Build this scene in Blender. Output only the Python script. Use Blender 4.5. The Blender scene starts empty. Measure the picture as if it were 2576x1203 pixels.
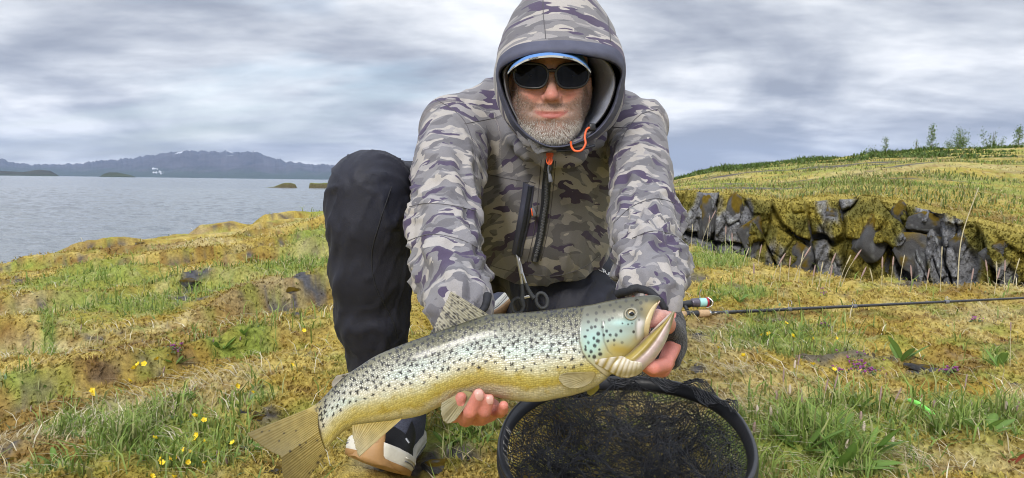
import bpy, bmesh, math, random
import numpy as np
from mathutils import Vector, Matrix
from mathutils.bvhtree import BVHTree

rng = np.random.default_rng(7)
random.seed(7)
SC = bpy.context.scene
COL = SC.collection

# ------------------------------------------------------------------ camera
FPX, CU, CV = 2022.0, 1288.0, 601.5          # focal length and centre, in units of 1/2576 of the picture width
CAM = np.array([0.0, 0.0, 0.55])
_p, _r = math.radians(4.06), math.radians(0.759)
_R0, _U0 = np.array([1.0, 0, 0]), np.array([0, math.sin(_p), math.cos(_p)])
CF = np.array([0, math.cos(_p), -math.sin(_p)])
CR = math.cos(_r) * _R0 + math.sin(_r) * _U0
CUP = -math.sin(_r) * _R0 + math.cos(_r) * _U0


def P(u, v, d):
    """world point on the sight line of (u, v) at depth d"""
    return CAM + d * (CF + (u - CU) / FPX * CR - (v - CV) / FPX * CUP)


def PX(n, d):
    return n * d / FPX


def hor(u):
    return 441.0 + 0.01325 * u


cam_data = bpy.data.cameras.new('camera')
cam = bpy.data.objects.new('camera', cam_data)
COL.objects.link(cam)
cam.matrix_world = Matrix(((CR[0], CUP[0], -CF[0], CAM[0]), (CR[1], CUP[1], -CF[1], CAM[1]),
                           (CR[2], CUP[2], -CF[2], CAM[2]), (0, 0, 0, 1)))
cam_data.sensor_width = 36.0
cam_data.lens = 36.0 * FPX / 2576.0
cam_data.clip_start = 0.05
cam_data.clip_end = 60000
cam_data.dof.use_dof = True
cam_data.dof.focus_distance = 1.2
cam_data.dof.aperture_fstop = 26.0
SC.camera = cam

# ------------------------------------------------------------------ light and exposure
SUN_EL, SUN_AZ = math.radians(34), math.radians(200)      # azimuth clockwise from +Y: behind the camera, to the left
world = bpy.data.worlds.new('World')
SC.world = world
world.use_nodes = True
SC.view_settings.view_transform = 'Standard'
SC.view_settings.look = 'None'
SC.view_settings.gamma = 1.0
SC.view_settings.use_curve_mapping = False
SC.view_settings.exposure = 0.8
SC.cycles.use_denoising = True
SC.cycles.filter_width = 1.0
SC.cycles.max_bounces = 8
SC.cycles.transparent_max_bounces = 8
SC.cycles.volume_bounces = 1
SC.cycles.caustics_reflective = False
SC.cycles.caustics_refractive = False

sun_data = bpy.data.lights.new('sun', 'SUN')
sun_data.energy = 1.5
sun_data.angle = math.radians(14)
sun_data.color = (1.0, 0.96, 0.9)
sun = bpy.data.objects.new('sun', sun_data)
COL.objects.link(sun)
_sd = Vector((math.sin(SUN_AZ) * math.cos(SUN_EL), math.cos(SUN_AZ) * math.cos(SUN_EL), math.sin(SUN_EL)))
sun.rotation_euler = _sd.to_track_quat('Z', 'Y').to_euler()


# ------------------------------------------------------------------ node helper
class NT:
    def __init__(s, tree):
        s.t = tree
        s.n = tree.nodes
        s.l = tree.links

    def put(s, sock, v):
        if v is None:
            return
        if hasattr(v, 'is_output') or hasattr(v, 'links'):
            s.l.new(v, sock)
        else:
            if sock.type == 'RGBA' and hasattr(v, '__len__') and len(v) == 3:
                v = (*v, 1.0)
            sock.default_value = v

    def new(s, typ, **kw):
        nd = s.n.new(typ)
        for k, v in kw.items():
            setattr(nd, k, v)
        return nd

    def math(s, op, a, b=None, c=None, clamp=False):
        nd = s.new('ShaderNodeMath', operation=op, use_clamp=clamp)
        s.put(nd.inputs[0], a); s.put(nd.inputs[1], b); s.put(nd.inputs[2], c)
        return nd.outputs[0]

    def vmath(s, op, a, b=None):
        nd = s.new('ShaderNodeVectorMath', operation=op)
        s.put(nd.inputs[0], a); s.put(nd.inputs[1], b)
        return nd.outputs[0]

    def scale(s, v, sc):
        return s.vmath('MULTIPLY', v, sc)

    def xyz(s, v):
        nd = s.new('ShaderNodeSeparateXYZ')
        s.put(nd.inputs[0], v)
        return nd.outputs

    def comb(s, x, y, z):
        nd = s.new('ShaderNodeCombineXYZ')
        s.put(nd.inputs[0], x); s.put(nd.inputs[1], y); s.put(nd.inputs[2], z)
        return nd.outputs[0]

    def obj(s):
        return s.new('ShaderNodeTexCoord').outputs['Object']

    def gen(s):
        return s.new('ShaderNodeTexCoord').outputs['Generated']

    def attr(s, name, out='Color'):
        return s.new('ShaderNodeAttribute', attribute_name=name).outputs[out]

    def noise(s, vec, scale, detail=3.0, rough=0.55, dist=0.0, out=0):
        nd = s.new('ShaderNodeTexNoise')
        s.put(nd.inputs['Vector'], vec)
        nd.inputs['Scale'].default_value = scale
        nd.inputs['Detail'].default_value = detail
        nd.inputs['Roughness'].default_value = rough
        nd.inputs['Distortion'].default_value = dist
        return nd.outputs[out]

    def voro(s, vec, scale, feature='F1', rnd=1.0, out='Distance'):
        nd = s.new('ShaderNodeTexVoronoi', feature=feature)
        s.put(nd.inputs['Vector'], vec)
        nd.inputs['Scale'].default_value = scale
        nd.inputs['Randomness'].default_value = rnd
        return nd.outputs[out]

    def ramp(s, fac, stops, interp='LINEAR'):
        nd = s.new('ShaderNodeValToRGB')
        cr = nd.color_ramp
        cr.interpolation = interp
        while len(cr.elements) < len(stops):
            cr.elements.new(0.5)
        for e, (p, c) in zip(cr.elements, stops):
            e.position = p
            e.color = (*c, 1.0) if hasattr(c, '__len__') else (c, c, c, 1.0)
        s.put(nd.inputs[0], fac)
        return nd.outputs[0]

    def mix(s, fac, a, b, typ='MIX'):
        nd = s.new('ShaderNodeMix', data_type='RGBA', blend_type=typ)
        s.put(nd.inputs[0], fac); s.put(nd.inputs[6], a); s.put(nd.inputs[7], b)
        return nd.outputs[2]

    def maprange(s, v, a, b, c=0.0, d=1.0):
        nd = s.new('ShaderNodeMapRange')
        nd.interpolation_type = 'SMOOTHSTEP'
        s.put(nd.inputs[0], v)
        for i, q in enumerate((a, b, c, d)):
            nd.inputs[i + 1].default_value = q
        return nd.outputs[0]

    def bump(s, h, strength=0.5, dist=0.01, normal=None):
        nd = s.new('ShaderNodeBump')
        nd.inputs['Strength'].default_value = strength
        nd.inputs['Distance'].default_value = dist
        s.put(nd.inputs['Height'], h)
        s.put(nd.inputs['Normal'], normal)
        return nd.outputs[0]


def material(name):
    m = bpy.data.materials.new(name)
    m.use_nodes = True
    nt = NT(m.node_tree)
    bs = m.node_tree.nodes['Principled BSDF']
    m.cycles.emission_sampling = 'NONE'
    return m, nt, bs


def simple(name, col, rough=0.6, metal=0.0, var=0.25, vscale=40.0, bump=0.0, bscale=200.0, bdist=0.002, spec=0.5, sheen=0.0, coat=0.0):
    m, n, b = material(name)
    c = np.array(col)
    o = n.obj()
    f = n.noise(o, vscale, 4.0)
    n.put(b.inputs['Base Color'], n.ramp(f, [(0.25, tuple(c * (1 - var))), (0.75, tuple(np.minimum(c * (1 + var), 1)))]))
    b.inputs['Roughness'].default_value = rough
    b.inputs['Metallic'].default_value = metal
    b.inputs['Specular IOR Level'].default_value = spec
    b.inputs['Sheen Weight'].default_value = sheen
    b.inputs['Coat Weight'].default_value = coat
    if bump:
        n.put(b.inputs['Normal'], n.bump(n.noise(o, bscale, 3.0), bump, bdist))
    return m


def vcol_mat(name, rough=0.7, bump=0.0, bscale=200.0, bdist=0.002, var=0.2, vscale=120.0, spec=0.4, sss=0.0, sheen=0.0):
    """material whose colour is the mesh's own colour attribute times fine grain"""
    m, n, b = material(name)
    o = n.obj()
    f = n.noise(o, vscale, 4.0)
    g = n.ramp(f, [(0.25, 1 - var), (0.75, 1 + var)])
    n.put(b.inputs['Base Color'], n.mix(1.0, n.attr('Col'), g, 'MULTIPLY'))
    b.inputs['Roughness'].default_value = rough
    b.inputs['Specular IOR Level'].default_value = spec
    b.inputs['Sheen Weight'].default_value = sheen
    if sss:
        b.inputs['Subsurface Weight'].default_value = sss
        b.inputs['Subsurface Radius'].default_value = (0.006, 0.0025, 0.0015)
        b.inputs['Subsurface Scale'].default_value = 1.0
    if bump:
        n.put(b.inputs['Normal'], n.bump(n.noise(o, bscale, 3.0), bump, bdist))
    return m


# ------------------------------------------------------------------ world: overcast sky with a little blue
wn = NT(world.node_tree)
bg = world.node_tree.nodes['Background']
sky = wn.new('ShaderNodeTexSky', sky_type='NISHITA')
sky.sun_disc = False
sky.sun_elevation = SUN_EL
sky.sun_rotation = SUN_AZ
sky.air_density = 1.2
sky.dust_density = 1.5
gv = wn.gen()
gx, gy, gz = wn.xyz(gv)
zz = wn.math('ADD', wn.math('MAXIMUM', gz, 0.0), 0.20)
cx = wn.math('DIVIDE', gx, zz)
cy = wn.math('DIVIDE', gy, zz)
cvec = wn.comb(cx, cy, 0.0)
big = wn.noise(wn.scale(wn.vmath('ADD', cvec, (1.3, 0.4, 0)), (1.05, 0.8, 1)), 1.0, 5.0, 0.5, 0.5)
fin = wn.noise(wn.scale(wn.vmath('ADD', cvec, (3.1, 7.7, 0)), (1.0, 1.5, 1)), 1.9, 6.0, 0.55, 0.15)
mixn = wn.math('ADD', wn.math('MULTIPLY', big, 0.62), wn.math('MULTIPLY', fin, 0.38))
cloudcol = wn.ramp(mixn, [(0.40, (2.15, 2.35, 2.8)), (0.46, (3.0, 3.2, 3.65)), (0.52, (4.3, 4.5, 4.85)), (0.59, (6.2, 6.3, 6.5))])
# overcast skies brighten upwards
lift = wn.maprange(gz, 0.25, 1.0, 1.0, 2.0)
cloudcol = wn.mix(1.0, cloudcol, wn.comb(lift, lift, lift), 'MULTIPLY')
hole = wn.noise(wn.scale(wn.vmath('ADD', cvec, (11.0, 2.0, 0)), (0.35, 0.8, 1)), 1.0, 5.0, 0.55, 0.3)
cover = wn.maprange(hole, 0.54, 0.72, 1.0, 0.45)
skymul = wn.mix(1.0, sky.outputs[0], (0.85, 0.9, 1.0), 'MULTIPLY')
wn.put(bg.inputs['Color'], wn.mix(cover, skymul, cloudcol))
bg.inputs['Strength'].default_value = 0.1


# ------------------------------------------------------------------ mesh and tag helpers
def tag(o, label=None, cat=None, group=None, kind=None):
    if label: o['label'] = label
    if cat: o['category'] = cat
    if group: o['group'] = group
    if kind: o['kind'] = kind
    return o


def empty(name, loc=(0, 0, 0)):
    o = bpy.data.objects.new(name, None)
    COL.objects.link(o)
    o.location = Vector(loc)
    o.empty_display_size = 0.05
    return o


def link(name, me, mat=None, parent=None):
    o = bpy.data.objects.new(name, me)
    COL.objects.link(o)
    if mat is not None and len(me.materials) == 0:
        me.materials.append(mat)
    if parent is not None:
        o.parent = parent
        p = parent
        off = Vector((0, 0, 0))
        while p is not None:
            off += p.location
            p = p.parent
        o.location = -off                     # mesh data are in world coordinates
    return o


def mesh_np(name, verts, faces, smooth=True, col=None, attrs=None):
    """fast mesh from arrays; faces: (n,3) or (n,4) array, or list of such arrays"""
    me = bpy.data.meshes.new(name)
    verts = np.asarray(verts, dtype=np.float32)
    fl = faces if isinstance(faces, list) else [faces]
    fl = [np.asarray(f, dtype=np.int32) for f in fl if len(f)]
    nl = sum(f.size for f in fl)
    nf = sum(len(f) for f in fl)
    me.vertices.add(len(verts))
    me.vertices.foreach_set('co', verts.ravel())
    me.loops.add(nl)
    me.loops.foreach_set('vertex_index', np.concatenate([f.ravel() for f in fl]))
    me.polygons.add(nf)
    tot = np.concatenate([np.full(len(f), f.shape[1], np.int32) for f in fl])
    st = np.concatenate([[0], np.cumsum(tot)[:-1]]).astype(np.int32)
    me.polygons.foreach_set('loop_start', st)
    me.polygons.foreach_set('loop_total', tot)
    if smooth:
        me.polygons.foreach_set('use_smooth', np.ones(nf, bool))
    me.update(calc_edges=True)
    if col is not None:
        a = me.attributes.new('Col', 'FLOAT_COLOR', 'POINT')
        c4 = np.ones((len(verts), 4), np.float32)
        c4[:, :3] = col
        a.data.foreach_set('color', c4.ravel())
    for k, v in (attrs or {}).items():
        v = np.asarray(v, np.float32)
        if v.ndim == 1:
            a = me.attributes.new(k, 'FLOAT', 'POINT'); a.data.foreach_set('value', v)
        else:
            a = me.attributes.new(k, 'FLOAT_VECTOR', 'POINT'); a.data.foreach_set('vector', v.ravel())
    return me


def grid_faces(nr, nc, wrap=False):
    i = np.arange(nr - 1)[:, None]
    j = np.arange(nc if wrap else nc - 1)[None, :]
    j2 = (j + 1) % nc
    a = i * nc + j; b = i * nc + j2; c = (i + 1) * nc + j2; d = (i + 1) * nc + j
    return np.stack([a, b, c, d], -1).reshape(-1, 4)


# ------------------------------------------------------------------ noise
_perm = np.random.default_rng(3).permutation(256).astype(np.int32)
_perm = np.concatenate([_perm, _perm, _perm])
_g3 = np.random.default_rng(4).normal(size=(256, 3)).astype(np.float32)
_g3 /= np.linalg.norm(_g3, axis=1, keepdims=True)


def perlin(p):
    p = np.asarray(p, np.float32)
    pi = np.floor(p).astype(np.int32)
    f = p - pi
    w = f * f * f * (f * (f * 6 - 15) + 10)
    pi &= 255
    res = 0
    for dx in (0, 1):
        wx = w[..., 0] if dx else 1 - w[..., 0]
        hx = _perm[(pi[..., 0] + dx) & 255]
        for dy in (0, 1):
            wy = w[..., 1] if dy else 1 - w[..., 1]
            hy = _perm[(hx + pi[..., 1] + dy) & 255]
            for dz in (0, 1):
                wz = w[..., 2] if dz else 1 - w[..., 2]
                h = _perm[(hy + pi[..., 2] + dz) & 255]
                g = _g3[h]
                dot = g[..., 0] * (f[..., 0] - dx) + g[..., 1] * (f[..., 1] - dy) + g[..., 2] * (f[..., 2] - dz)
                res = res + wx * wy * wz * dot
    return res * 1.6


def fbm(p, octv=4, gain=0.5, lac=2.03):
    a, s, t = 1.0, 0.0, 0.0
    p = np.asarray(p, np.float32)
    for i in range(octv):
        s = s + a * perlin(p + i * 17.3)
        t += a
        a *= gain
        p = p * lac
    return s / t


def n2(x, y, sx, sy=None, octv=4, seed=0.0, gain=0.5):
    sy = sx if sy is None else sy
    x, y = np.broadcast_arrays(np.asarray(x, np.float32), np.asarray(y, np.float32))
    x, y = x * np.float32(sx) + np.float32(seed * 7.31), y * np.float32(sy) - np.float32(seed * 3.17)
    a, s, t = 1.0, 0.0, 0.0
    for i in range(octv):
        s = s + np.float32(a) * _perlin2(x + np.float32(i * 17.3), y + np.float32(i * 9.1))
        t += a
        a *= gain
        x = x * np.float32(2.03); y = y * np.float32(2.03)
    return s / np.float32(t)


_g2x = np.cos(np.arange(256) * 2 * np.pi / 256 * 37).astype(np.float32)
_g2y = np.sin(np.arange(256) * 2 * np.pi / 256 * 37).astype(np.float32)


def _perlin2(x, y):
    xi, yi = np.floor(x), np.floor(y)
    fx, fy = x - xi, y - yi
    xi = xi.astype(np.int32) & 255; yi = yi.astype(np.int32) & 255
    wx = fx * fx * fx * (fx * (fx * 6 - 15) + 10)
    wy = fy * fy * fy * (fy * (fy * 6 - 15) + 10)
    h0, h1 = _perm[xi], _perm[xi + 1]
    def dot(h, dx, dy):
        return _g2x[h] * (fx - dx) + _g2y[h] * (fy - dy)
    a = dot(_perm[h0 + yi], 0, 0); b = dot(_perm[h1 + yi], 1, 0)
    c = dot(_perm[h0 + yi + 1], 0, 1); d = dot(_perm[h1 + yi + 1], 1, 1)
    a = a + wx * (b - a); c = c + wx * (d - c)
    return (a + wy * (c - a)) * np.float32(1.45)


def worley(x, y, seed=0):
    """nearest and second nearest jittered cell point, and a random id vector (3) of the nearest"""
    xi, yi = np.floor(x).astype(np.int32), np.floor(y).astype(np.int32)
    f1 = np.full(x.shape, 9.0, np.float32); f2 = f1.copy()
    rid = np.zeros(x.shape + (4,), np.float32)
    tab = np.random.default_rng(100 + seed).random((256, 4)).astype(np.float32)
    for dx in (-1, 0, 1):
        for dy in (-1, 0, 1):
            cx_, cy_ = xi + dx, yi + dy
            h = _perm[(_perm[cx_ & 255] + cy_) & 255]
            r = tab[h]
            d = np.hypot(cx_ + r[..., 0] - x, cy_ + r[..., 1] - y).astype(np.float32)
            near = d < f1
            f2 = np.where(near, f1, np.minimum(f2, d))
            rid = np.where(near[..., None], tab[(h + 77) & 255], rid)
            f1 = np.where(near, d, f1)
    return f1, f2, rid


def sstep(a, b, x):
    t = np.clip((x - a) / (b - a), 0, 1)
    return t * t * (3 - 2 * t)


def srgb(r, g, b):
    c = np.array([r, g, b], float) / 255.0
    return np.where(c <= 0.04045, c / 12.92, ((c + 0.055) / 1.055) ** 2.4)
# ================================================================== terrain
QN = np.array([(0.0, 8.0), (.125, 7.2), (.219, 6.4), (.29, 5.35), (.367, 4.5), (.5, 4.3), (.637, 4.25), (1, 4.2), (1.8, 4.2)])
QF = np.array([(0.0, 9.6), (.128, 9.3), (.2125, 8.8), (.287, 8.3), (.339, 7.75), (.392, 7.7), (.434, 7.3), (.498, 6.8), (.562, 6.15), (.637, 5.75), (1, 5.1), (1.8, 5.0)])
ZF = np.array([(0.0, .42), (.2125, .47), (.287, .446), (.339, .385), (.392, .449), (.434, .44), (.498, .413), (.562, .315), (.637, .23), (1, .15), (1.8, .15)])
EL = np.array([(-.2, -.03), (0.05, -.012), (.2, .016), (.253, .031), (.352, .0405), (.451, .049), (.55, .0544), (.637, .057), (.9, .06), (2.0, .06)])
LAKE = -1.5
SKY_D = 38.0
LEDGE = .12


def ip(tab, q):
    return np.interp(q, tab[:, 0], tab[:, 1])


def ground_z(x, y, detail=True):
    x = np.asarray(x, np.float64); y = np.asarray(y, np.float64)
    ys = np.where(y > 0.3, y, 0.3)
    q = np.clip(x / ys, -3, 3)
    front = y > 0.5
    # near and left ground, tilted down to the lake
    z = np.where(x < 0, .105 * x, -.012 * x) + .034 * (y - 1.5)
    z = np.where(y < 1.5, z - .0 * y, z)
    z = np.clip(z, -1.2, 0.6)
    wx_ = sstep(-1.6, .9, x - .05 * y)
    z = z * (1 - wx_) + np.minimum(z, .10) * wx_
    und = 0.05 * n2(x, y, 1.1, 1.6, 3, 1.0) + .05 * n2(x, y, .35, .5, 2, 2.0) * sstep(2.5, 7, np.hypot(x, y))
    z = z + und
    # ledges that run down to the left, with small broken edges
    lv = y * 0.86 - x * 0.36 + 0.35 * n2(x, y, .7, .7, 2, 5.0)
    st = (lv * 1.15) % 1.0
    left = sstep(0.35, -0.5, x) * sstep(1.6, 2.6, y)
    z = z + left * (LEDGE * (sstep(0.0, 0.09, st) - st) * (.5 + .8 * sstep(-.2, .3, n2(x, y, .9, .9, 2, 12.0))))
    s = (x + 4.9) * -.871 + (y - 7.7) * .49 + .35 * n2(x, y, .6, .6, 3, 9.0)
    # the far side of the rift and its hill
    yn, yf = ip(QN, q), ip(QF, q)
    rho = np.hypot(x, y)
    rf = yf * np.sqrt(1 + q * q)
    zs = .55 + (ip(EL, q) - .0125) * SKY_D
    t = np.clip((rho - rf) / (SKY_D - rf), 0, 1)
    zfar = ip(ZF, q) + (zs - ip(ZF, q)) * t ** 1.02
    zfar = zfar + np.where(rho > SKY_D, -.03 * (rho - SKY_D), 0)
    zfar = zfar + (.10 * n2(x, y, .45, .45, 3, 3.0) + .16 * n2(x, y, .16, .16, 2, 4.0)) * sstep(0, 5, rho - rf)
    wr = sstep(0.02, 0.16, q) * front * sstep(yn, yf, y)
    drop = np.clip(s, 0, None)
    z = z - np.minimum(drop * .9 + drop ** 2 * .2, 3.0) * (1 - wr)
    z = z * (1 - wr) + zfar * wr
    # the trench
    dep = sstep(0.03, 0.14, q) * front
    wob = .12 * n2(x, y, 2.2, 2.2, 3, 6.0)
    tr = sstep(yn + wob - .22, yn + wob + .30, y) * (1 - sstep(yf + .28, yf + .34, y)) * dep
    z = z * (1 - tr) + (-1.0) * tr
    z = np.where(y < -1, np.clip(z, -0.6, 0.4), z)
    if detail:
        near = sstep(14, 3, rho)
        z = z + near * (.016 * n2(x, y, 5.0, 6.5, 3, 7.0) + .030 * (np.minimum(np.abs(n2(x, y, 3.6, 5.2, 2, 70.0)) * 2.2, .9) - .4) + .011 * (np.abs(n2(x, y, 15, 19, 2, 72.0)) * 2 - .4) + .005 * n2(x, y, 34, 40, 2, 8.0))
    return z


def ground_hit(u, v):
    """first meeting of the sight line with the ground, by marching"""
    d = np.geomspace(0.9, 60, 900)
    pts = CAM[None] + d[:, None] * (CF + (u - CU) / FPX * CR - (v - CV) / FPX * CUP)[None]
    gz_ = ground_z(pts[:, 0], pts[:, 1], False)
    below = np.nonzero(pts[:, 2] < gz_)[0]
    return pts[below[0]] if len(below) else pts[-1]


# patches of green, straw and bare rock, given by where they lie
def zone(lst):
    out = []
    for (u, v, ru, rv) in lst:
        c = ground_hit(u, v)
        a = ground_hit(u + ru, v); b = ground_hit(u, v - rv * .8)
        bb = float(np.clip(abs(b[1] - c[1]), .03, .16 * c[1]))
        aa = float(np.clip(abs(a[0] - c[0]), .03, ru * c[1] / FPX * 1.5))
        out.append((c[0], c[1], aa, bb, c[0] / c[1]))
    return out


GREEN = zone([(120, 805, 130, 42), (330, 765, 150, 36), (560, 735, 130, 26), (760, 670, 90, 28), (220, 690, 120, 16), (60, 680, 70, 12), (560, 880, 130, 40),
              (640, 850, 60, 30), (450, 1110, 190, 100), (620, 1010, 80, 30), (230, 1060, 110, 40), (60, 960, 120, 30), (1150, 1110, 110, 60), (1960, 845, 130, 52),
              (2060, 1080, 200, 100), (2440, 1060, 190, 60), (1850, 740, 90, 22), (1800, 650, 80, 30), (2100, 880, 60, 20), (2510, 900, 30, 30),
              (1545, 590, 20, 60), (780, 590, 60, 18), (1930, 1150, 60, 40), (300, 1150, 100, 30), (120, 1190, 130, 25), (1700, 1000, 60, 20)])
ROCK = zone([(500, 985, 34, 15), (400, 1010, 30, 14), (640, 1000, 22, 8), (640, 660, 60, 12), (480, 690, 55, 10), (30, 710, 40, 18), (760, 700, 60, 14),
             (700, 780, 70, 12), (650, 1050, 55, 26), (1130, 1160, 90, 40), (1720, 930, 60, 28), (690, 1180, 50, 20), (2330, 930, 60, 28), (30, 1140, 40, 14),
             (1230, 800, 30, 10), (380, 940, 40, 12), (1740, 850, 40, 20), (260, 850, 60, 12), (2560, 960, 40, 16)])
BROWN = zone([(420, 870, 230, 40), (230, 940, 200, 40), (560, 640, 160, 30), (330, 620, 130, 24), (650, 590, 120, 16), (300, 640, 100, 20), (150, 700, 140, 12), (2380, 940, 150, 60), (1800, 820, 90, 30),
              (2480, 870, 90, 40), (700, 1060, 60, 40), (1100, 1170, 140, 40), (100, 1000, 100, 20), (2150, 800, 200, 14)])
STRAW = zone([(400, 835, 220, 26), (120, 880, 160, 20), (1900, 950, 90, 30), (2480, 800, 110, 36), (1940, 1180, 80, 40), (2350, 1165, 230, 45), (560, 960, 120, 30), (700, 720, 110, 20),
              (330, 1040, 230, 36), (90, 1110, 120, 30), (2020, 990, 50, 40), (540, 690, 220, 16), (2560, 1000, 50, 40)])


def zmask(zn, x, y, soft=0.55):
    m = np.zeros(np.shape(x))
    wob = .45 * n2(x, y, 3.1, 3.1, 3, 21.0)
    for (cx_, cy_, a, b, sh) in zn:
        dx = (x - cx_ - sh * (y - cy_)) / a
        dy = (y - cy_) / b
        sel = (np.abs(dx) < 2.2) & (np.abs(dy) < 2.2)
        if not sel.any():
            continue
        rr = np.hypot(dx[sel], dy[sel]) + wob[sel]
        m[sel] = np.maximum(m[sel], 1 - sstep(1 - soft, 1 + soft, rr))
    return m


def ground_cover(x, y):
    """weights of green, rock, brown, straw at ground points"""
    rho = np.hypot(x, y)
    q = x / np.where(y > .3, y, .3)
    far = sstep(0, .6, y - ip(QF, q)) * (q > .05) * (y > 0.5)
    g = zmask(GREEN, x, y)
    gn = n2(x, y, .55, .8, 4, 31.0)
    g = np.maximum(g, sstep(.20, .42, gn) * sstep(2.0, 5.0, rho) * .7 * sstep(.3, -.6, x))
    g = np.where(far > .1, np.maximum(g * (1 - far), far * np.clip(sstep(-.20, .25, n2(x, y, .30, .55, 4, 33.0)) * .65 * sstep(7.5, 12, rho) + .12, 0, 1)), g)
    rn_ = n2(x, y, 9, 11, 4, 34.0)
    r = np.maximum(zmask(ROCK, x, y, .4) * sstep(.0, .25, rn_ + .05), sstep(.36, .46, n2(x, y, 1.7, 2.6, 4, 35.0)) * .8 * (1 - far))
    lv = y * 0.86 - x * 0.36 + 0.35 * n2(x, y, .7, .7, 2, 5.0)
    st = (lv * 1.15) % 1.0
    ledge = sstep(0.35, -0.5, x) * sstep(1.6, 2.6, y) * sstep(.10, .04, st) * sstep(-.15, .25, n2(x, y, .9, .9, 2, 12.0)) * (1 - far)
    r = np.maximum(r, ledge * sstep(.02, .25, rn_) * .9)
    r = np.maximum(r, far * sstep(.14, .26, n2(x, y, .30, .85, 4, 36.0)) * sstep(34, 18, rho) * .9)
    b = np.maximum(np.maximum(np.maximum(zmask(BROWN, x, y) * sstep(-.35, .15, rn_), ledge), far * sstep(.0, .3, n2(x, y, .35, .9, 4, 38.0)) * sstep(36, 22, rho)), sstep(.18, .40, n2(x, y, .8, 1.5, 4, 37.0)) * .8 * (1 - far))
    s = np.maximum(zmask(STRAW, x, y), sstep(.12, .36, n2(x, y, .9, 1.3, 4, 39.0)) * .9)
    s = np.where(far > .1, np.maximum(s * (1 - far), far * sstep(-.1, .3, n2(x, y, .5, .5, 3, 40.0)) * .9 * sstep(8, 14, rho)), s)
    return g * (1 - r * .8), r, b * (1 - g * .7), s * (1 - r * .7)


C_MOSS = np.array([.43, .315, .062])
C_MOSS2 = np.array([.56, .44, .13])
C_BROWN = np.array([.19, .098, .030])
C_GREEN = np.array([.25, .33, .065])
C_STRAW = np.array([.62, .54, .32])
C_ROCK = np.array([.095, .095, .105])


def ground_col(x, y):
    g, r, b, s = ground_cover(x, y)
    m = sstep(-.3, .3, n2(x, y, 2.3, 3.2, 4, 41.0))[:, None]
    c = C_MOSS * (1 - m) + C_MOSS2 * m
    olive = sstep(.0, .4, n2(x, y, 1.4, 2.2, 3, 43.0))[:, None] * .35
    c = c * (1 - olive) + np.array([.23, .19, .035]) * olive
    mix = lambda c, w, k: c * (1 - w[:, None]) + k * w[:, None]
    c = mix(c, np.clip(b, 0, 1) * .85, C_BROWN)
    c = mix(c, np.clip(s, 0, 1) * .42, C_STRAW)
    c = mix(c, np.clip(g, 0, 1) * .85, C_GREEN)
    speck = sstep(.02, .40, n2(x, y, 14, 18, 3, 45.0))
    c = mix(c, speck * .62 * (1 - .6 * g), C_BROWN)
    tint = sstep(.05, .4, n2(x, y, 4.5, 6.5, 3, 47.0))
    c = mix(c, tint * .6 * (1 - r), np.array([.26, .31, .055]))
    pale = sstep(.15, .45, n2(x, y, 8, 12, 3, 48.0))
    c = mix(c, pale * .3 * (1 - r), C_STRAW)
    c = mix(c, np.clip(r, 0, 1), C_ROCK * (1 + .5 * n2(x, y, 30, 30, 3, 46.0)[:, None]))
    return np.clip(c, 0.01, 1)


# polar sheet round the camera's foot: fine ahead, coarse elsewhere
fine = np.linspace(-40, 40, 560)
coarse = np.concatenate([np.linspace(40, 75, 40)[1:], np.linspace(75, 285, 90)[1:-1], np.linspace(285, 320, 40)[:-1]])
ang = np.radians(np.concatenate([fine, coarse]))
rad = np.concatenate([[0.02], np.linspace(.25, .85, 9), np.geomspace(.9, 75, 440), np.geomspace(76, 500, 30)])
RR, AA = np.meshgrid(rad, ang, indexing='ij')
gx_, gy_ = (RR * np.sin(AA)).ravel(), (RR * np.cos(AA)).ravel()
gz_ = ground_z(gx_, gy_)
gc = ground_col(gx_, gy_)
GV = np.stack([gx_, gy_, gz_], 1)
gm, gn_, gb_ = material('moss_and_heath')
o = gn_.obj()
fn1 = gn_.noise(o, 55.0, 5.0, 0.65)
fn2 = gn_.noise(o, 260.0, 3.0, 0.6)
gg = gn_.ramp(fn1, [(0.28, .55), (0.5, 1.0), (0.75, 1.45)])
gn_.put(gb_.inputs['Base Color'], gn_.mix(1.0, gn_.attr('Col'), gg, 'MULTIPLY'))
gb_.inputs['Roughness'].default_value = 0.95
gb_.inputs['Specular IOR Level'].default_value = 0.15
h1 = gn_.math('ADD', fn1, gn_.math('MULTIPLY', fn2, 0.35))
gn_.put(gb_.inputs['Normal'], gn_.bump(h1, 0.8, 0.02))
gr = link('ground', mesh_np('ground', GV, grid_faces(len(rad), len(ang), True)[:, ::-1], True, gc), gm)
tag(gr, 'golden mossy heath ground sloping down to the lake', 'ground', kind='structure')

# ================================================================== lake
wm, w_, wb = material('lake_water')
geo = w_.new('ShaderNodeNewGeometry').outputs['Position']
wv1 = w_.noise(w_.scale(geo, (.55, 1.0, 1)), 1.1, 4.0, 0.6, 0.4)
wv2 = w_.noise(w_.scale(geo, (.8, 1.7, 1)), 0.28, 3.0, 0.6, 0.3)
wv3 = w_.noise(w_.scale(geo, (.8, 1.2, 1)), 6.0, 3.0, 0.6)
hh = w_.math('ADD', w_.math('ADD', wv1, w_.math('MULTIPLY', wv2, 1.6)), w_.math('MULTIPLY', wv3, .18))
wb.inputs['Base Color'].default_value = (.22, .245, .265, 1)
wb.inputs['Roughness'].default_value = 0.13
wb.inputs['IOR'].default_value = 1.333
w_.put(wb.inputs['Normal'], w_.bump(hh, 0.9, 0.26))
me = mesh_np('water', [(-16000, -16000, LAKE), (16000, -16000, LAKE), (16000, 16000, LAKE), (-16000, 16000, LAKE)], np.array([[0, 1, 2, 3]]), False)
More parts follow.
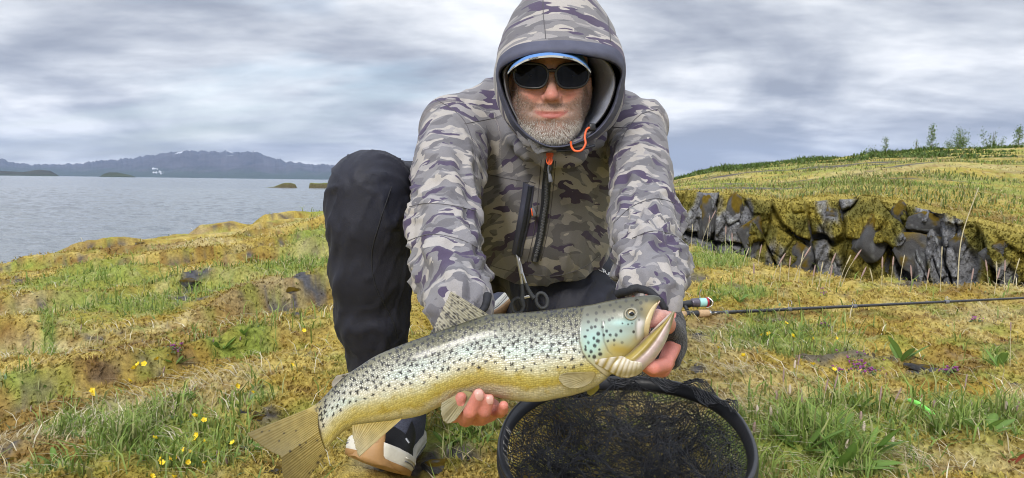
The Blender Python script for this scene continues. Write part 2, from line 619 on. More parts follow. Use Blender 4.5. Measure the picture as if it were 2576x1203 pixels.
tag(link('water', me, wm), 'choppy grey lake stretching to the far mountains', 'lake', kind='structure')

# real low waves where the lake lies near enough to show them
ngx, ngy = 420, 300
wx = np.linspace(-0.85, 0.12, ngx)
wy = np.geomspace(13, 190, ngy)
WY, WXq = np.meshgrid(wy, wx, indexing='ij')
X, Y = (WXq * WY).ravel(), WY.ravel()
Z = LAKE + .012 + .13 * (.5 + n2(X, Y, .8, 1.6, 4, 61.0)) + .08 * n2(X, Y, .18, .40, 2, 62.0)
edge = np.minimum.reduce([(WXq.ravel() - wx[0]) / .08, (wx[-1] - WXq.ravel()) / .08, (190 - Y) / 60, np.ones_like(X)])
Z = LAKE + .006 + (Z - LAKE) * np.clip(edge, 0, 1)
tag(link('waves', mesh_np('waves', np.stack([X, Y, Z], 1), grid_faces(ngy, ngx), True), wm), 'low wind waves on the lake near the shore', 'water', kind='structure')

# ================================================================== far mountains
def ridge(name, prof, d0, d1, label, colr, seed, base_v=None, nd=60, snow=0.0, nu=420, jag=0.0):
    """a mountain range whose crest follows the profile (u, v), rising from the far shore at d0 to the crest at d1"""
    prof = np.array(prof, float)
    us = np.linspace(prof[0, 0], prof[-1, 0], nu)
    crest = np.interp(us, prof[:, 0], prof[:, 1])
    crest = crest + jag * (n2(us, 0 * us, .055, 1, 3, seed) + .6 * np.abs(n2(us, 0 * us, .13, 1, 2, seed + 3)) - .3)
    elev = (hor(us) - crest) / FPX
    t = np.concatenate([np.linspace(0, 1, nd), 1 + np.linspace(0.05, 0.6, 14)])
    U, T = np.meshgrid(us, t)
    D = d0 + (d1 - d0) * T
    dirx = (U - CU) / FPX
    x = dirx * D; y = D
    E = np.broadcast_to(elev, U.shape)
    top = .55 + E * d1
    shape = np.where(T <= 1, np.clip(T, 0, 1) ** 1.35, 1 - (T - 1) * 1.2)
    w = d1 / 14000.0
    k = 1 / (900.0 * w)
    rn = n2(x, y, k, k * .7, 5, seed, .55)
    rid = 1 - np.abs(n2(x, y, k * 1.9, k * .6, 4, seed + 5))
    env = np.clip(T * (1.35 - T), 0, 1) * 1.6
    z = LAKE + (top - LAKE) * np.clip(shape + env * (.34 * rn + .42 * (rid - .75)), 0, 1.0)
    z = np.where((T > .985) & (T < 1.03), top, z)
    z = np.where(T == 0, LAKE - 4, z)
    V = np.stack([x.ravel(), y.ravel(), z.ravel()], 1)
    hrel = ((z - LAKE) / np.maximum(top.max() - LAKE, 1)).ravel()
    nn = n2(x.ravel(), y.ravel(), k * 2.5, k * 2.0, 5, seed + 9)
    c = np.outer(1 + .9 * nn, colr)
    low = sstep(.35, .08, hrel + .15 * nn)[:, None]
    c = c * (1 - low) + np.array([.035, .05, .022]) * low
    if snow:
        sm = sstep(.10, .2, n2(x.ravel(), y.ravel(), k * 4.5, k * 1.2, 3, seed + 13) * .6 + (hrel - snow) * .9) * (T.ravel() < 1.0) * sstep(snow - .22, snow - .08, hrel)
        c = c * (1 - sm[:, None]) + np.array([.8, .82, .86]) * sm[:, None]
    ob = link(name, mesh_np(name, V, grid_faces(len(t), nu), True, np.clip(c, .005, 1)), M_RIDGE)
    return tag(ob, label, 'mountain', kind='structure')


M_RIDGE = vcol_mat('mountain_rock', 0.95, var=.25, vscale=.004, spec=.1)
ridge('mountain', [(-420, 432), (-200, 415), (-60, 405), (0, 402), (18, 406), (50, 415), (120, 416), (190, 414), (250, 406), (300, 403), (350, 397), (400, 390), (430, 385), (470, 381), (500, 382), (530, 384),
                   (565, 383), (590, 385), (620, 384), (640, 383), (660, 390), (680, 400), (700, 402), (720, 408), (740, 411), (770, 414), (800, 415), (830, 416), (860, 420), (900, 424), (960, 430), (1000, 438), (1200, 446), (1500, 454)],
      9500, 14000, 'long blue mountain with snow streaks across the lake', np.array([.06, .052, .056]), 71.0, snow=.90, jag=7.0, nu=700)
ridge('mountain', [(-500, 444), (-100, 432), (0, 430), (60, 433), (100, 427), (128, 430), (145, 440), (150, 444), (160, 446)], 4300, 4800, 'low dark headland at the far left shore', np.array([.05, .05, .03]), 75.0, nd=16, nu=140)
ridge('mountain', [(248, 446), (262, 438), (275, 434), (295, 434), (315, 438), (330, 441), (345, 447)], 3800, 4100, 'small dark green headland below the mountain', np.array([.05, .06, .025]), 77.0, nd=16, nu=90)


# low islets in the lake
def islet(prof, d, depth, label, seed):
    prof = np.array(prof, float)
    us = np.linspace(prof[0, 0], prof[-1, 0], 90)
    top = np.interp(us, prof[:, 0], prof[:, 1])
    t = np.linspace(0, 1, 26)
    U, T = np.meshgrid(us, t)
    D = d + depth * T
    x = (U - CU) / FPX * D
    E = np.broadcast_to(.55 - (top - hor(us)) / FPX * d, U.shape) - LAKE
    pr = np.minimum(sstep(0, .10, T), sstep(1.0, .7, T))
    z = LAKE - .3 + (np.maximum(E, 0) + .3) * np.clip(pr * (1 + .15 * n2(x, D, .6, .6, 3, seed)), 0, 1.1) * np.where(T > .1, 1 + 0 * T, 1)
    side = sstep(.17, .05, T).ravel()
    nn = n2(x.ravel(), z.ravel() * 2, .8, .8, 3, seed)
    c = np.array([.16, .19, .045]) * (1 + .5 * nn[:, None])
    dark = np.clip(side + .2 * nn, 0, 1)[:, None]
    c = c * (1 - dark) + np.array([.10, .085, .05]) * dark
    tag(link('islet', mesh_np('islet', np.stack([x.ravel(), D.ravel(), z.ravel()], 1), grid_faces(26, 90), True, np.clip(c, .01, 1)), M_ISLE), label, 'islet', kind='structure')


M_ISLE = vcol_mat('islet_turf', 0.95, var=.3, vscale=3.0, spec=.1, bump=.6, bscale=4.0, bdist=.3)
islet([(664, 475), (672, 472), (690, 470), (700, 466), (712, 462), (730, 461), (742, 464), (747, 474), (749, 476)], 186, 7, 'grassy low islet with a stony tail out in the lake', 81.0)
islet([(776, 476), (778, 462), (785, 461), (800, 462), (815, 461), (840, 462), (870, 463), (876, 476)], 186, 8, 'flat topped islet half hidden by the dark trouser knee', 83.0)

# white steam of a hot spring at the mountain's foot
sv, sf = [], []
sr = np.random.default_rng(12)
stm, sn_, sb_ = material('steam')
sb_.inputs['Base Color'].default_value = (.9, .92, .95, 1)
sb_.inputs['Roughness'].default_value = 1.0
sn_.put(sb_.inputs['Alpha'], sn_.maprange(sn_.noise(sn_.obj(), .03, 4.0), .36, .60, 0.0, .6))
bm = bmesh.new()
for k in range(16):
    u_ = 385 + 28 * sr.random() ** 1.3
    v_ = 438 - (14 * sr.random() if u_ < 396 else 6 * sr.random())
    c_ = P(u_, v_, 9300)
    mt = Matrix.Translation(Vector(c_)) @ Matrix.Diagonal((10 + 8 * sr.random(), 9, 7 + 7 * sr.random(), 1))
    bmesh.ops.create_icosphere(bm, subdivisions=2, radius=1.0, matrix=mt)
me = bpy.data.meshes.new('steam_plume'); bm.to_mesh(me); bm.free()
tag(link('steam_plume', me, stm), 'white steam rising at the foot of the blue mountain', 'steam', kind='stuff')

# ================================================================== the rift's rock wall
nq, nt_ = 760, 150
qs = np.linspace(.03, 1.05, nq)
ts = np.concatenate([np.linspace(0, 1, nt_ - 34), 1 + np.linspace(0.02, 1, 34) ** 1.2])
Q, T = np.meshgrid(qs, ts)
yf = ip(QF, Q); zt = ip(ZF, Q)
dirx, diry = Q / np.sqrt(1 + Q * Q), 1 / np.sqrt(1 + Q * Q)
arc = np.concatenate([[0], np.cumsum(np.hypot(np.diff(ip(QF, qs)), np.diff(qs * ip(QF, qs))))])
S = np.broadcast_to(arc, Q.shape)
H = np.minimum(T, 1) * (zt + 1.05)                    # height above the trench floor
wq = .16 * n2(S, H, 2.0, 2.0, 3, 91.0)
f1, f2, rid = worley(S * 2.5 + .7 * (H + wq) + .5 * n2(S, H, 1.1, 1.1, 2, 88.0), (H + wq) * 1.7 + 3 + .4 * n2(S, H, 1.3, 1.3, 2, 87.0), 1)
crack = sstep(.0, .13, f2 - f1)
blk = rid[..., 0] * .34 + (rid[..., 1] - .5) * .22 * np.sin(S * 2.3 * 3) + (rid[..., 2] - .5) * .30 * (H * 1.5 - np.floor(H * 1.5))
f1b, f2b, ridb = worley(S * 6.1 + 7 + wq, H * 4.4 + wq, 2)
blk2 = ridb[..., 0] * .13 * sstep(0, .10, f2b - f1b) + (ridb[..., 1] - .5) * .10 * (S * 6.1 - np.floor(S * 6.1))
mossn = n2(S, H, 1.7, 1.1, 4, 93.0)
up = sstep(.55, 1.0, np.minimum(T, 1))
moss = sstep(-.04, .12, mossn + .30 * (rid[..., 3] - .55) + .22 * up ** 2)
moss = np.where(T > 1, np.maximum(moss, sstep(1.0, 1.18, T)), moss)
out = (blk + blk2) * crack - .10 * (1 - crack)
out = out * (1 - .35 * moss) + moss * (.07 + .06 * n2(S, H, 4.0, 3.2, 3, 94.0) + .02 * n2(S, H, 17, 14, 3, 96.0))
out = out + .022 * n2(S, H, 20, 20, 3, 95.0) + .05 * n2(S, H, 5.5, 4.0, 3, 89.0)
roll = np.sqrt(np.clip(1 - np.clip((np.minimum(T, 1) - .80) / .20, 0, 1) ** 2 * .97, 0, 1))
lean = .22 * (1 - np.minimum(T, 1))
fwd = (out + lean) * np.where(T > 1, 0.0, 1.0) * (0.30 + .70 * roll) - np.where(T > 1, (T - 1) * .55, 0.0) + .02
yy = yf - fwd
rr_ = yy * np.sqrt(1 + Q * Q)
xx, yw = rr_ * dirx, rr_ * diry
topwob = .05 * n2(S, S * 0, 1.6, 1.0, 3, 97.0) + .05 * (rid[..., 0] - .5) * (T > .85)
zz_ = -1.05 + H * (1 + 0 * Q) + topwob * np.minimum(T, 1) ** 4
gtop = ground_z(xx.ravel(), (yw + .32).ravel(), True).reshape(Q.shape)
wlip = np.clip((T - 1) / .8, 0, 1)
zz_ = np.where(T > 1, (zz_ + .025 * np.sin(np.pi * wlip)) * (1 - wlip ** 1.5) + (ground_z(xx.ravel(), yw.ravel(), True).reshape(Q.shape) - .02 * (wlip > .9)) * wlip ** 1.5, zz_)
mn = n2(S, H + T, 9, 9, 4, 98.0)[..., None]
olive = sstep(-.25, .35, n2(S, H + T, 2.2, 2.2, 3, 99.0))[..., None]
cm = (np.array([.31, .25, .05]) * olive + np.array([.16, .145, .038]) * (1 - olive)) * (1 + .45 * mn)
lipm = sstep(.93, 1.1, T)[..., None]
cm = cm * (1 - lipm) + (C_MOSS2 * .4 + np.array([.30, .26, .06]) * .6) * (1 + .3 * mn) * lipm
lich = sstep(.22, .4, n2(S, H, 9, 9, 4, 92.0))[..., None]
cr_ = np.array([.18, .18, .188]) * (1 + .6 * mn) * (1 - lich) + np.array([.33, .34, .34]) * lich
pit = sstep(.15, .4, n2(S, H, 40, 40, 2, 90.0))[..., None]
cr_ = cr_ * (1 - .5 * pit)
cc = cr_ * (1 - moss[..., None]) + cm * moss[..., None]
M_ROCK = vcol_mat('mossy_lava_rock', 0.96, bump=1.0, bscale=38.0, bdist=.035, var=.45, vscale=70.0, spec=.1)
wall = link('rift_wall', mesh_np('rift_wall', np.stack([xx.ravel(), yw.ravel(), zz_.ravel()], 1), grid_faces(len(ts), nq), True, np.clip(cc.reshape(-1, 3), .008, 1)), M_ROCK)
tag(wall, 'moss hung lava wall of the rift on the right', 'rock wall', kind='structure')
WALL_BVH = BVHTree.FromPolygons(np.stack([xx.ravel(), yw.ravel(), zz_.ravel()], 1).tolist(), grid_faces(len(ts), nq).tolist())


def rock_mesh(name, seed, flat=1.0, mossy=0.5):
    r = np.random.default_rng(seed)
    bm = bmesh.new()
    bmesh.ops.create_icosphere(bm, subdivisions=4, radius=1.0)
    v = np.array([q.co for q in bm.verts])
    pl = r.normal(size=(13, 3)); pl /= np.linalg.norm(pl, axis=1, keepdims=True)
    of = .62 + .3 * r.random(13)
    dist = np.min(of[None] / np.maximum(v @ pl.T, .05), axis=1)
    v = v * np.minimum(dist, 1.15)[:, None]
    v = v * (1 + .05 * fbm(v * 3 + seed, 4))[:, None] + .02 * fbm(v * 11 + seed, 3)[:, None]
    nrm = v / np.linalg.norm(v, axis=1, keepdims=True)
    v[:, 2] *= flat
    ms = sstep(.0, .25, fbm(v * 1.6 + seed * 3, 3) + (mossy - .5) + .5 * (nrm[:, 2] - .45))
    v = v + nrm * (ms * .06)[:, None]
    li = sstep(.2, .35, fbm(v * 5 + 9, 3))[:, None]
    c = (np.array([.17, .17, .178]) * (1 - li) + np.array([.30, .31, .31]) * li) * (1 + .5 * fbm(v * 12, 3))[:, None]
    m2 = (np.array([.27, .185, .028]) * (1 + .5 * fbm(v * 7, 3))[:, None])
    c = c * (1 - ms[:, None]) + m2 * ms[:, None]
    f = np.array([[q.index for q in p.verts] for p in bm.faces])
    bm.free()
    return mesh_np(name, v, f, True, np.clip(c, .01, 1))


BOUL = [rock_mesh('boulder', 200 + k, 1.0, .52) for k in range(6)]
for (u_, v_, ru, rv, k, rot) in [(2200, 590, 46, 62, 0, .2), (2265, 548, 30, 34, 1, .9), (2090, 545, 42, 30, 2, .4), (2040, 600, 60, 46, 4, .1),
                                 (1895, 590, 34, 46, 5, .5), (1850, 540, 26, 44, 1, .1), (2330, 560, 40, 26, 3, .8),
                                 (2330, 640, 60, 52, 4, .0), (2420, 620, 34, 46, 5, .6), (2520, 640, 44, 38, 1, .4),
                                 (2240, 660, 34, 40, 3, .3), (2000, 660, 40, 44, 5, .2), (1780, 545, 26, 52, 3, .1), (2570, 690, 36, 34, 2, .5)]:
    dr = Vector(P(u_, v_, 1.0) - CAM).normalized()
    hit = WALL_BVH.ray_cast(Vector(CAM), dr)
    if hit[0] is None:
        continue
    d_ = hit[3] * float(np.dot(np.array(dr), CF))
    ob = link('boulder', BOUL[k], M_ROCK, wall)
    ob.location = hit[0] + dr * PX(min(ru, rv), d_) * .98
    ob.rotation_euler = (0.12 * math.sin(rot * 9), rot * .3 - .15, rot * 7)
    ob.scale = (PX(ru, d_) * 1.2, PX(min(ru, rv), d_) * 1.1, PX(rv, d_) * 1.25)

# dark lava stones that break through the turf
STONE = [rock_mesh('lava_stone', 300 + k, .55, .5) for k in range(4)]
stones = [((640, 662), 54, 'long grey lava ledge beside the dark trouser leg, half up the slope'), ((480, 692), 50, 'grey lava ledge in the middle of the left slope'),
          ((12, 712), 36, 'dark lava stone at the left picture edge near the water'), ((80, 705), 30, 'rounded lava stone beside the bright green turf by the shore'),
          ((730, 705), 46, 'low grey lava slab touching the dark trouser leg'), ((500, 985), 24, 'small grey stone above the yellow flowers on the left'),
          ((405, 1012), 26, 'small flat stone left of the tail fin, in dry grass'), ((640, 1060), 42, 'dark lava stone under the trout tail'),
          ((1120, 1170), 60, 'brown mossy stone right of the tan shoe toe'), ((690, 1195), 40, 'dark stone at the bottom edge below the tail fin'),
          ((1735, 925), 46, 'grey stone behind the black net rim and glove'), ((2330, 925), 44, 'bare lava stone among golden moss right of the purple flowers'),
          ((30, 1150), 34, 'flat grey stone at the lower left corner'), ((330, 603), 28, 'dark rounded stone on the crest above the lake')]
for k, ((u_, v_), w_px, lab) in enumerate(stones):
    c_ = ground_hit(u_, v_)
    d_ = float(np.dot(c_ - CAM, CF))
    ob = link('lava_stone', STONE[k % 4], M_ROCK)
    s_ = PX(w_px, d_)
    ob.location = (c_[0], c_[1] + s_ * .2, float(min(ground_z(c_[0], c_[1] + s_ * .2), ground_z(c_[0], c_[1] - s_ * .4))) - s_ * .10)
    ob.scale = (s_ * 1.25, s_ * .8, s_ * .5)
    ob.rotation_euler = (0, .12, k * 1.7)
    tag(ob, lab, 'stone', 'lava stones in the turf')
# ================================================================== distance fields -> surfaces
class Field:
    def __init__(s, lo, hi, h):
        s.lo = np.array(lo, float); s.h = h
        s.n = np.ceil((np.array(hi) - s.lo) / h).astype(int) + 1
        s.d = np.full(s.n, 1e4, np.float32)
        s.ax = [(s.lo[i] + h * np.arange(s.n[i])).astype(np.float32) for i in range(3)]

    def _blk(s, lo, hi):
        a = np.clip(np.floor((np.array(lo) - s.lo) / s.h).astype(int), 0, s.n)
        b = np.clip(np.ceil((np.array(hi) - s.lo) / s.h).astype(int) + 1, 0, s.n)
        sl = tuple(slice(a[i], b[i]) for i in range(3))
        g = np.meshgrid(*[s.ax[i][sl[i]] for i in range(3)], indexing='ij', sparse=True)
        return sl, g

    def _op(s, lo, hi, fn, k, sub):
        m = k + 3 * s.h
        sl, g = s._blk(np.array(lo) - m, np.array(hi) + m)
        if min(q.stop - q.start for q in sl) <= 0:
            return
        b = fn(*g).astype(np.float32)
        a = s.d[sl]
        if sub:
            b = -b
            hh = np.maximum(k - np.abs(a - b), 0) / max(k, 1e-6)
            s.d[sl] = np.maximum(a, b) + hh * hh * k * .25
        else:
            hh = np.maximum(k - np.abs(a - b), 0) / max(k, 1e-6)
            s.d[sl] = np.minimum(a, b) - hh * hh * k * .25

    def seg(s, a, b, ra, rb=None, k=.02, sub=False, sq=(1, 1, 1)):
        a = np.array(a, float); b = np.array(b, float)
        rb = ra if rb is None else rb
        sq = np.array(sq, float)
        R = max(ra, rb) / sq.min()
        ab = (b - a) * sq
        L2 = max(float(ab @ ab), 1e-12)

        def fn(x, y, z):
            px, py, pz = (x - a[0]) * sq[0], (y - a[1]) * sq[1], (z - a[2]) * sq[2]
            t = np.clip((px * ab[0] + py * ab[1] + pz * ab[2]) / L2, 0, 1)
            return np.sqrt((px - t * ab[0]) ** 2 + (py - t * ab[1]) ** 2 + (pz - t * ab[2]) ** 2) - (ra + (rb - ra) * t)
        s._op(np.minimum(a, b) - R, np.maximum(a, b) + R, fn, k, sub)

    def ell(s, c, r, k=.02, sub=False):
        c = np.array(c, float); r = np.array(r, float)

        def fn(x, y, z):
            px, py, pz = (x - c[0]) / r[0], (y - c[1]) / r[1], (z - c[2]) / r[2]
            k0 = np.sqrt(px * px + py * py + pz * pz)
            k1 = np.sqrt((px / r[0]) ** 2 + (py / r[1]) ** 2 + (pz / r[2]) ** 2) + 1e-9
            return k0 * (k0 - 1) / k1
        s._op(c - r, c + r, fn, k, sub)

    def chain(s, pts, k=.02, sq=(1, 1, 1)):
        for (a, ra), (b, rb) in zip(pts[:-1], pts[1:]):
            s.seg(a, b, ra, rb, k, sq=sq)

    def cut(s, point, normal, k=.01):
        """remove the side the normal points to"""
        p = np.array(point); n = np.array(normal) / np.linalg.norm(normal)
        s._op(s.lo, s.lo + s.n * s.h, lambda x, y, z: -((x - p[0]) * n[0] + (y - p[1]) * n[1] + (z - p[2]) * n[2]), k, True)

    def mesh(s):
        d = s.d
        neg = d < 0
        c = neg[:-1, :-1, :-1].astype(np.int8)
        tot = sum(neg[i:neg.shape[0] - 1 + i, j:neg.shape[1] - 1 + j, q:neg.shape[2] - 1 + q].astype(np.int8) for i in (0, 1) for j in (0, 1) for q in (0, 1))
        act = np.nonzero((tot > 0) & (tot < 8))
        idm = np.full(tot.shape, -1, np.int32)
        n = len(act[0])
        idm[act] = np.arange(n)
        pos = np.zeros((n, 3)); cnt = np.zeros(n)
        off = [(i, j, q) for i in (0, 1) for j in (0, 1) for q in (0, 1)]
        cv = {o: d[act[0] + o[0], act[1] + o[1], act[2] + o[2]] for o in off}
        for o1 in off:
            for ax in range(3):
                if o1[ax]:
                    continue
                o2 = list(o1); o2[ax] = 1; o2 = tuple(o2)
                a, b = cv[o1], cv[o2]
                m = (a < 0) != (b < 0)
                t = a[m] / (a[m] - b[m])
                p = np.tile(np.array(o1, float), (m.sum(), 1)); p[:, ax] = t
                pos[m] += p; cnt[m] += 1
        V = (np.stack(act, 1) + pos / cnt[:, None]) * s.h + s.lo
        F = []
        for ax in range(3):
            o1, o2 = (ax + 1) % 3, (ax + 2) % 3
            sl0 = [slice(1, -1)] * 3; sl1 = [slice(1, -1)] * 3
            sl0[ax] = slice(0, -1); sl1[ax] = slice(1, None)
            a, b = neg[tuple(sl0)], neg[tuple(sl1)]
            e = np.nonzero(a != b)
            if not len(e[0]):
                continue
            base = [e[i] + (0 if i == ax else 1) for i in range(3)]
            inside = a[e]
            q = []
            for (da, db) in ((-1, -1), (0, -1), (0, 0), (-1, 0)):
                c_ = [base[0].copy(), base[1].copy(), base[2].copy()]
                c_[o1] = c_[o1] + da; c_[o2] = c_[o2] + db
                q.append(idm[tuple(c_)])
            q = np.stack(q, 1)
            q[~inside] = q[~inside][:, ::-1]
            F.append(q)
        F = np.concatenate(F)
        F = F[(F >= 0).all(1)]
        return V, F


def relax(V, F, it=2, w=.5):
    E = np.concatenate([F[:, [0, 1]], F[:, [1, 2]], F[:, [2, 3]], F[:, [3, 0]]])
    for _ in range(it):
        acc = np.zeros_like(V); cnt = np.zeros(len(V))
        for i in range(3):
            acc[:, i] = np.bincount(E[:, 0], V[E[:, 1], i], len(V)) + np.bincount(E[:, 1], V[E[:, 0], i], len(V))
        cnt = np.bincount(E[:, 0], minlength=len(V)) + np.bincount(E[:, 1], minlength=len(V))
        V = V * (1 - w) + w * acc / np.maximum(cnt, 1)[:, None]
    return V


def normals(V, F):
    a, b, c, d = (V[F[:, i]] for i in range(4)) if F.shape[1] == 4 else (V[F[:, 0]], V[F[:, 1]], V[F[:, 2]], V[F[:, 0]])
    fn = np.cross(c - a, (d - b) if F.shape[1] == 4 else (b - c))
    N = np.zeros_like(V)
    for i in range(3):
        for j in range(F.shape[1]):
            N[:, i] += np.bincount(F[:, j], fn[:, i], len(V))
    return N / np.maximum(np.linalg.norm(N, axis=1, keepdims=True), 1e-12)


def bounds(pts, pad):
    a = np.array(pts)
    return a.min(0) - pad, a.max(0) + pad


def spline(pts, n, closed=False):
    p = np.array(pts, float)
    m = len(p)
    t = np.linspace(0, m if closed else m - 1, n, endpoint=not closed)
    i = np.floor(t).astype(int)
    if not closed:
        i = np.minimum(i, m - 2)
    f = (t - i)[:, None]
    g = (lambda k: p[k % m]) if closed else (lambda k: p[np.clip(k, 0, m - 1)])
    a, b, c, d = g(i - 1), g(i), g(i + 1), g(i + 2)
    return .5 * (2 * b + (c - a) * f + (2 * a - 5 * b + 4 * c - d) * f ** 2 + (3 * b - a - 3 * c + d) * f ** 3)


def tube(pts, rad, seg=8, closed=False, caps=True):
    """tube along a polyline; rad scalar or per point; returns verts, faces (quads)"""
    p = np.array(pts, float); n = len(p)
    rad = np.broadcast_to(np.asarray(rad, float), (n,))
    tg = np.gradient(p, axis=0) if not closed else (np.roll(p, -1, 0) - np.roll(p, 1, 0))
    tg /= np.maximum(np.linalg.norm(tg, axis=1, keepdims=True), 1e-12)
    up = np.array([.123, .456, .881])
    nrm = np.zeros_like(p)
    v = np.cross(tg[0], up); v /= np.linalg.norm(v)
    for i in range(n):
        v = v - tg[i] * (v @ tg[i]); v /= max(np.linalg.norm(v), 1e-12)
        nrm[i] = v
    bi = np.cross(tg, nrm)
    a = np.linspace(0, 2 * np.pi, seg, endpoint=False)
    V = p[:, None] + rad[:, None, None] * (np.cos(a)[None, :, None] * nrm[:, None] + np.sin(a)[None, :, None] * bi[:, None])
    V = V.reshape(-1, 3)
    F = grid_faces(n, seg, True)
    if closed:
        j = np.arange(seg); j2 = (j + 1) % seg
        F = np.concatenate([F, np.stack([(n - 1) * seg + j, (n - 1) * seg + j2, j2, j], 1)])
    elif caps:
        V = np.concatenate([V, p[:1], p[-1:]])
        j = np.arange(seg); j2 = (j + 1) % seg
        k0, k1 = n * seg, n * seg + 1
        F = np.concatenate([F, np.stack([j2, j, np.full(seg, k0), np.full(seg, k0)], 1), np.stack([(n - 1) * seg + j, (n - 1) * seg + j2, np.full(seg, k1), np.full(seg, k1)], 1)])
    return V, F


def clean_quads(F):
    """split quads with a repeated corner into triangles"""
    t = F[:, 2] == F[:, 3]
    return [F[~t], F[t][:, :3]]


def tube_obj(name, pts, rad, mat, parent=None, seg=8, closed=False):
    V, F = tube(pts, rad, seg, closed)
    return link(name, mesh_np(name, V, clean_quads(F)), mat, parent)


def join(parts):
    vs, fs, n = [], [], 0
    for V, F in parts:
        fs.append(np.asarray(F) + n); vs.append(V); n += len(V)
    return np.concatenate(vs), np.concatenate(fs)


def box_mesh(c, ax, half, bevel=0.0, name='box', seg=2):
    """bevelled box; ax: 3 orthonormal rows"""
    bm = bmesh.new()
    bmesh.ops.create_cube(bm, size=2.0)
    for v in bm.verts:
        q = np.array(v.co) * np.array(half)
        v.co = Vector(np.array(c) + q @ np.array(ax))
    if bevel:
        bmesh.ops.bevel(bm, geom=list(bm.edges), offset=bevel, segments=seg, profile=.6, affect='EDGES')
    bmesh.ops.recalc_face_normals(bm, faces=list(bm.faces))
    me = bpy.data.meshes.new(name)
    bm.to_mesh(me); bm.free()
    me.polygons.foreach_set('use_smooth', np.ones(len(me.polygons), bool))
    return me


# ================================================================== the person
person = empty('person', P(1180, 1120, 1.75))
tag(person, 'person in grey camouflage hooded jacket kneeling and holding out a trout', 'person')

D_HEAD = 1.43
K = D_HEAD / FPX * 1000.0            # millimetres per picture unit at the face
_a = math.radians(7)
HO = P(1387, 190, D_HEAD)
HX = CR
HZ = -CF * math.cos(_a) - CUP * math.sin(_a)
HY = np.cross(HZ, HX)


def head_pt(v):
    v = np.asarray(v, float) * .00096
    return HO + v[..., 0:1] * HX + v[..., 1:2] * HY + v[..., 2:3] * HZ


# ---- head, in millimetres: x to the viewer's right, y up, z to the front
hf = Field((-98, -290, -235), (98, 140, 48), 2.2)
hf.ell((0, 22, -96), (76, 98, 100), 10)
hf.ell((0, -42, -66), (66, 84, 64), 20)
hf.ell((0, -104, -30), (27, 19, 25), 18)
for s_ in (-1, 1):
    hf.seg((s_ * 62, -48, -82), (s_ * 22, -102, -34), 17, 18, 22)
    hf.ell((s_ * 39, -33, -20), (22, 19, 19), 20)
    hf.seg((s_ * 12, 17, -5), (s_ * 44, 16, -16), 10, 9, 14)
    hf.ell((s_ * 14, -42, 2), (8.5, 7.5, 9), 5)
    hf.ell((s_ * 78, -18, -92), (7, 30, 17), 6)
    hf.ell((s_ * 40, -72, -28), (17, 24, 17), 20)
hf.ell((0, -68, -22), (35, 25, 24), 18)
hf.seg((0, 4, -8), (0, -33, 12), 8.5, 10.5, 9)
hf.ell((0, -38, 14), (12.5, 10, 12), 6)
for s_ in (-1, 1):
    hf.ell((s_ * 33, -2, 6), (18, 12, 14), 10, True)
    hf.ell((s_ * 33, -2, -15), (15, 12, 14), 4)
    hf.ell((s_ * 6.5, -48, 9), (4.2, 3.0, 5), 3, True)
    hf.seg((s_ * 20, -44, 2), (s_ * 36, -66, -8), 2.4, 2.0, 9, True)          # smile fold
for i in range(10):                                                            # lips follow the dental arch
    a0, a1 = (i / 10 * 2 - 1), ((i + 1) / 10 * 2 - 1)
    arch = lambda t, y, z: (t * 33, y + 7.0 * t * t, z - 16 * t * t)
    up = 4.6 * (1 - .8 * abs((a0 + a1) / 2))
    hf.seg(arch(a0, -66.5, -1.5), arch(a1, -66.5, -1.5), max(up, 1.4), max(up, 1.4), 4)
    lo = 6.2 * (1 - .85 * abs((a0 + a1) / 2) ** 1.3)
    hf.seg(arch(a0, -76.5, -2.0), arch(a1, -76.5, -2.0), max(lo, 1.4), max(lo, 1.4), 4)
for i in range(10):
    a0, a1 = (i / 10 * 2 - 1) * 1.06, ((i + 1) / 10 * 2 - 1) * 1.06
    hf.seg(arch(a0, -71.2, 3.2), arch(a1, -71.2, 3.2), 1.6, 1.6, 2, True)
hf.ell((0, -88, 2), (20, 5, 5), 8, True)
hf.seg((0, -70, -108), (0, -128, -170), 54, 50, 20)
HV, HF = hf.mesh()
HV = relax(HV, HF, 1, .4)
HW = head_pt(HV)

# ---- hands, in metres; each finger its own chain rooted in the palm
PR = lambda u, v, d, r: (P(u, v, d), PX(r, d))
RFING = [[PR(1185, 1036, 1.00, 21), PR(1171, 1056, .945, 19), PR(1183, 1036, .912, 17.5), PR(1204, 992, .905, 15.5)],
         [PR(1205, 1036, 1.00, 20), PR(1213, 1054, .947, 17), PR(1220, 1036, .914, 16.0), PR(1231, 1004, .908, 14)],
         [PR(1235, 1030, 1.00, 18), PR(1258, 1037, .95, 15), PR(1265, 1031, .925, 14.5), PR(1267, 1020, .915, 13)],
         [PR(1165, 1036, 1.00, 20), PR(1142, 1046, .955, 18), PR(1146, 1030, .930, 16.5), PR(1160, 1000, .925, 15)]]
RTHUMB = [PR(1160, 990, 1.05, 23), PR(1140, 960, 1.03, 19), PR(1140, 930, 1.015, 17)]
RPALM = [PR(1160, 820, 1.09, 46), PR(1172, 930, 1.07, 42), PR(1190, 1000, 1.03, 44), PR(1205, 1034, .995, 34)]
rf_ = Field(*bounds([p for c in RFING + [RTHUMB, RPALM] for p, _ in c], .035), .0021)
for c in RFING:
    rf_.chain(c, .002)
rf_.chain(RTHUMB, .012)
rf_.chain(RPALM, .012)
rf_.seg(RFING[3][0][0], RFING[2][0][0], .012, .011, .012)
RV, RF = rf_.mesh()

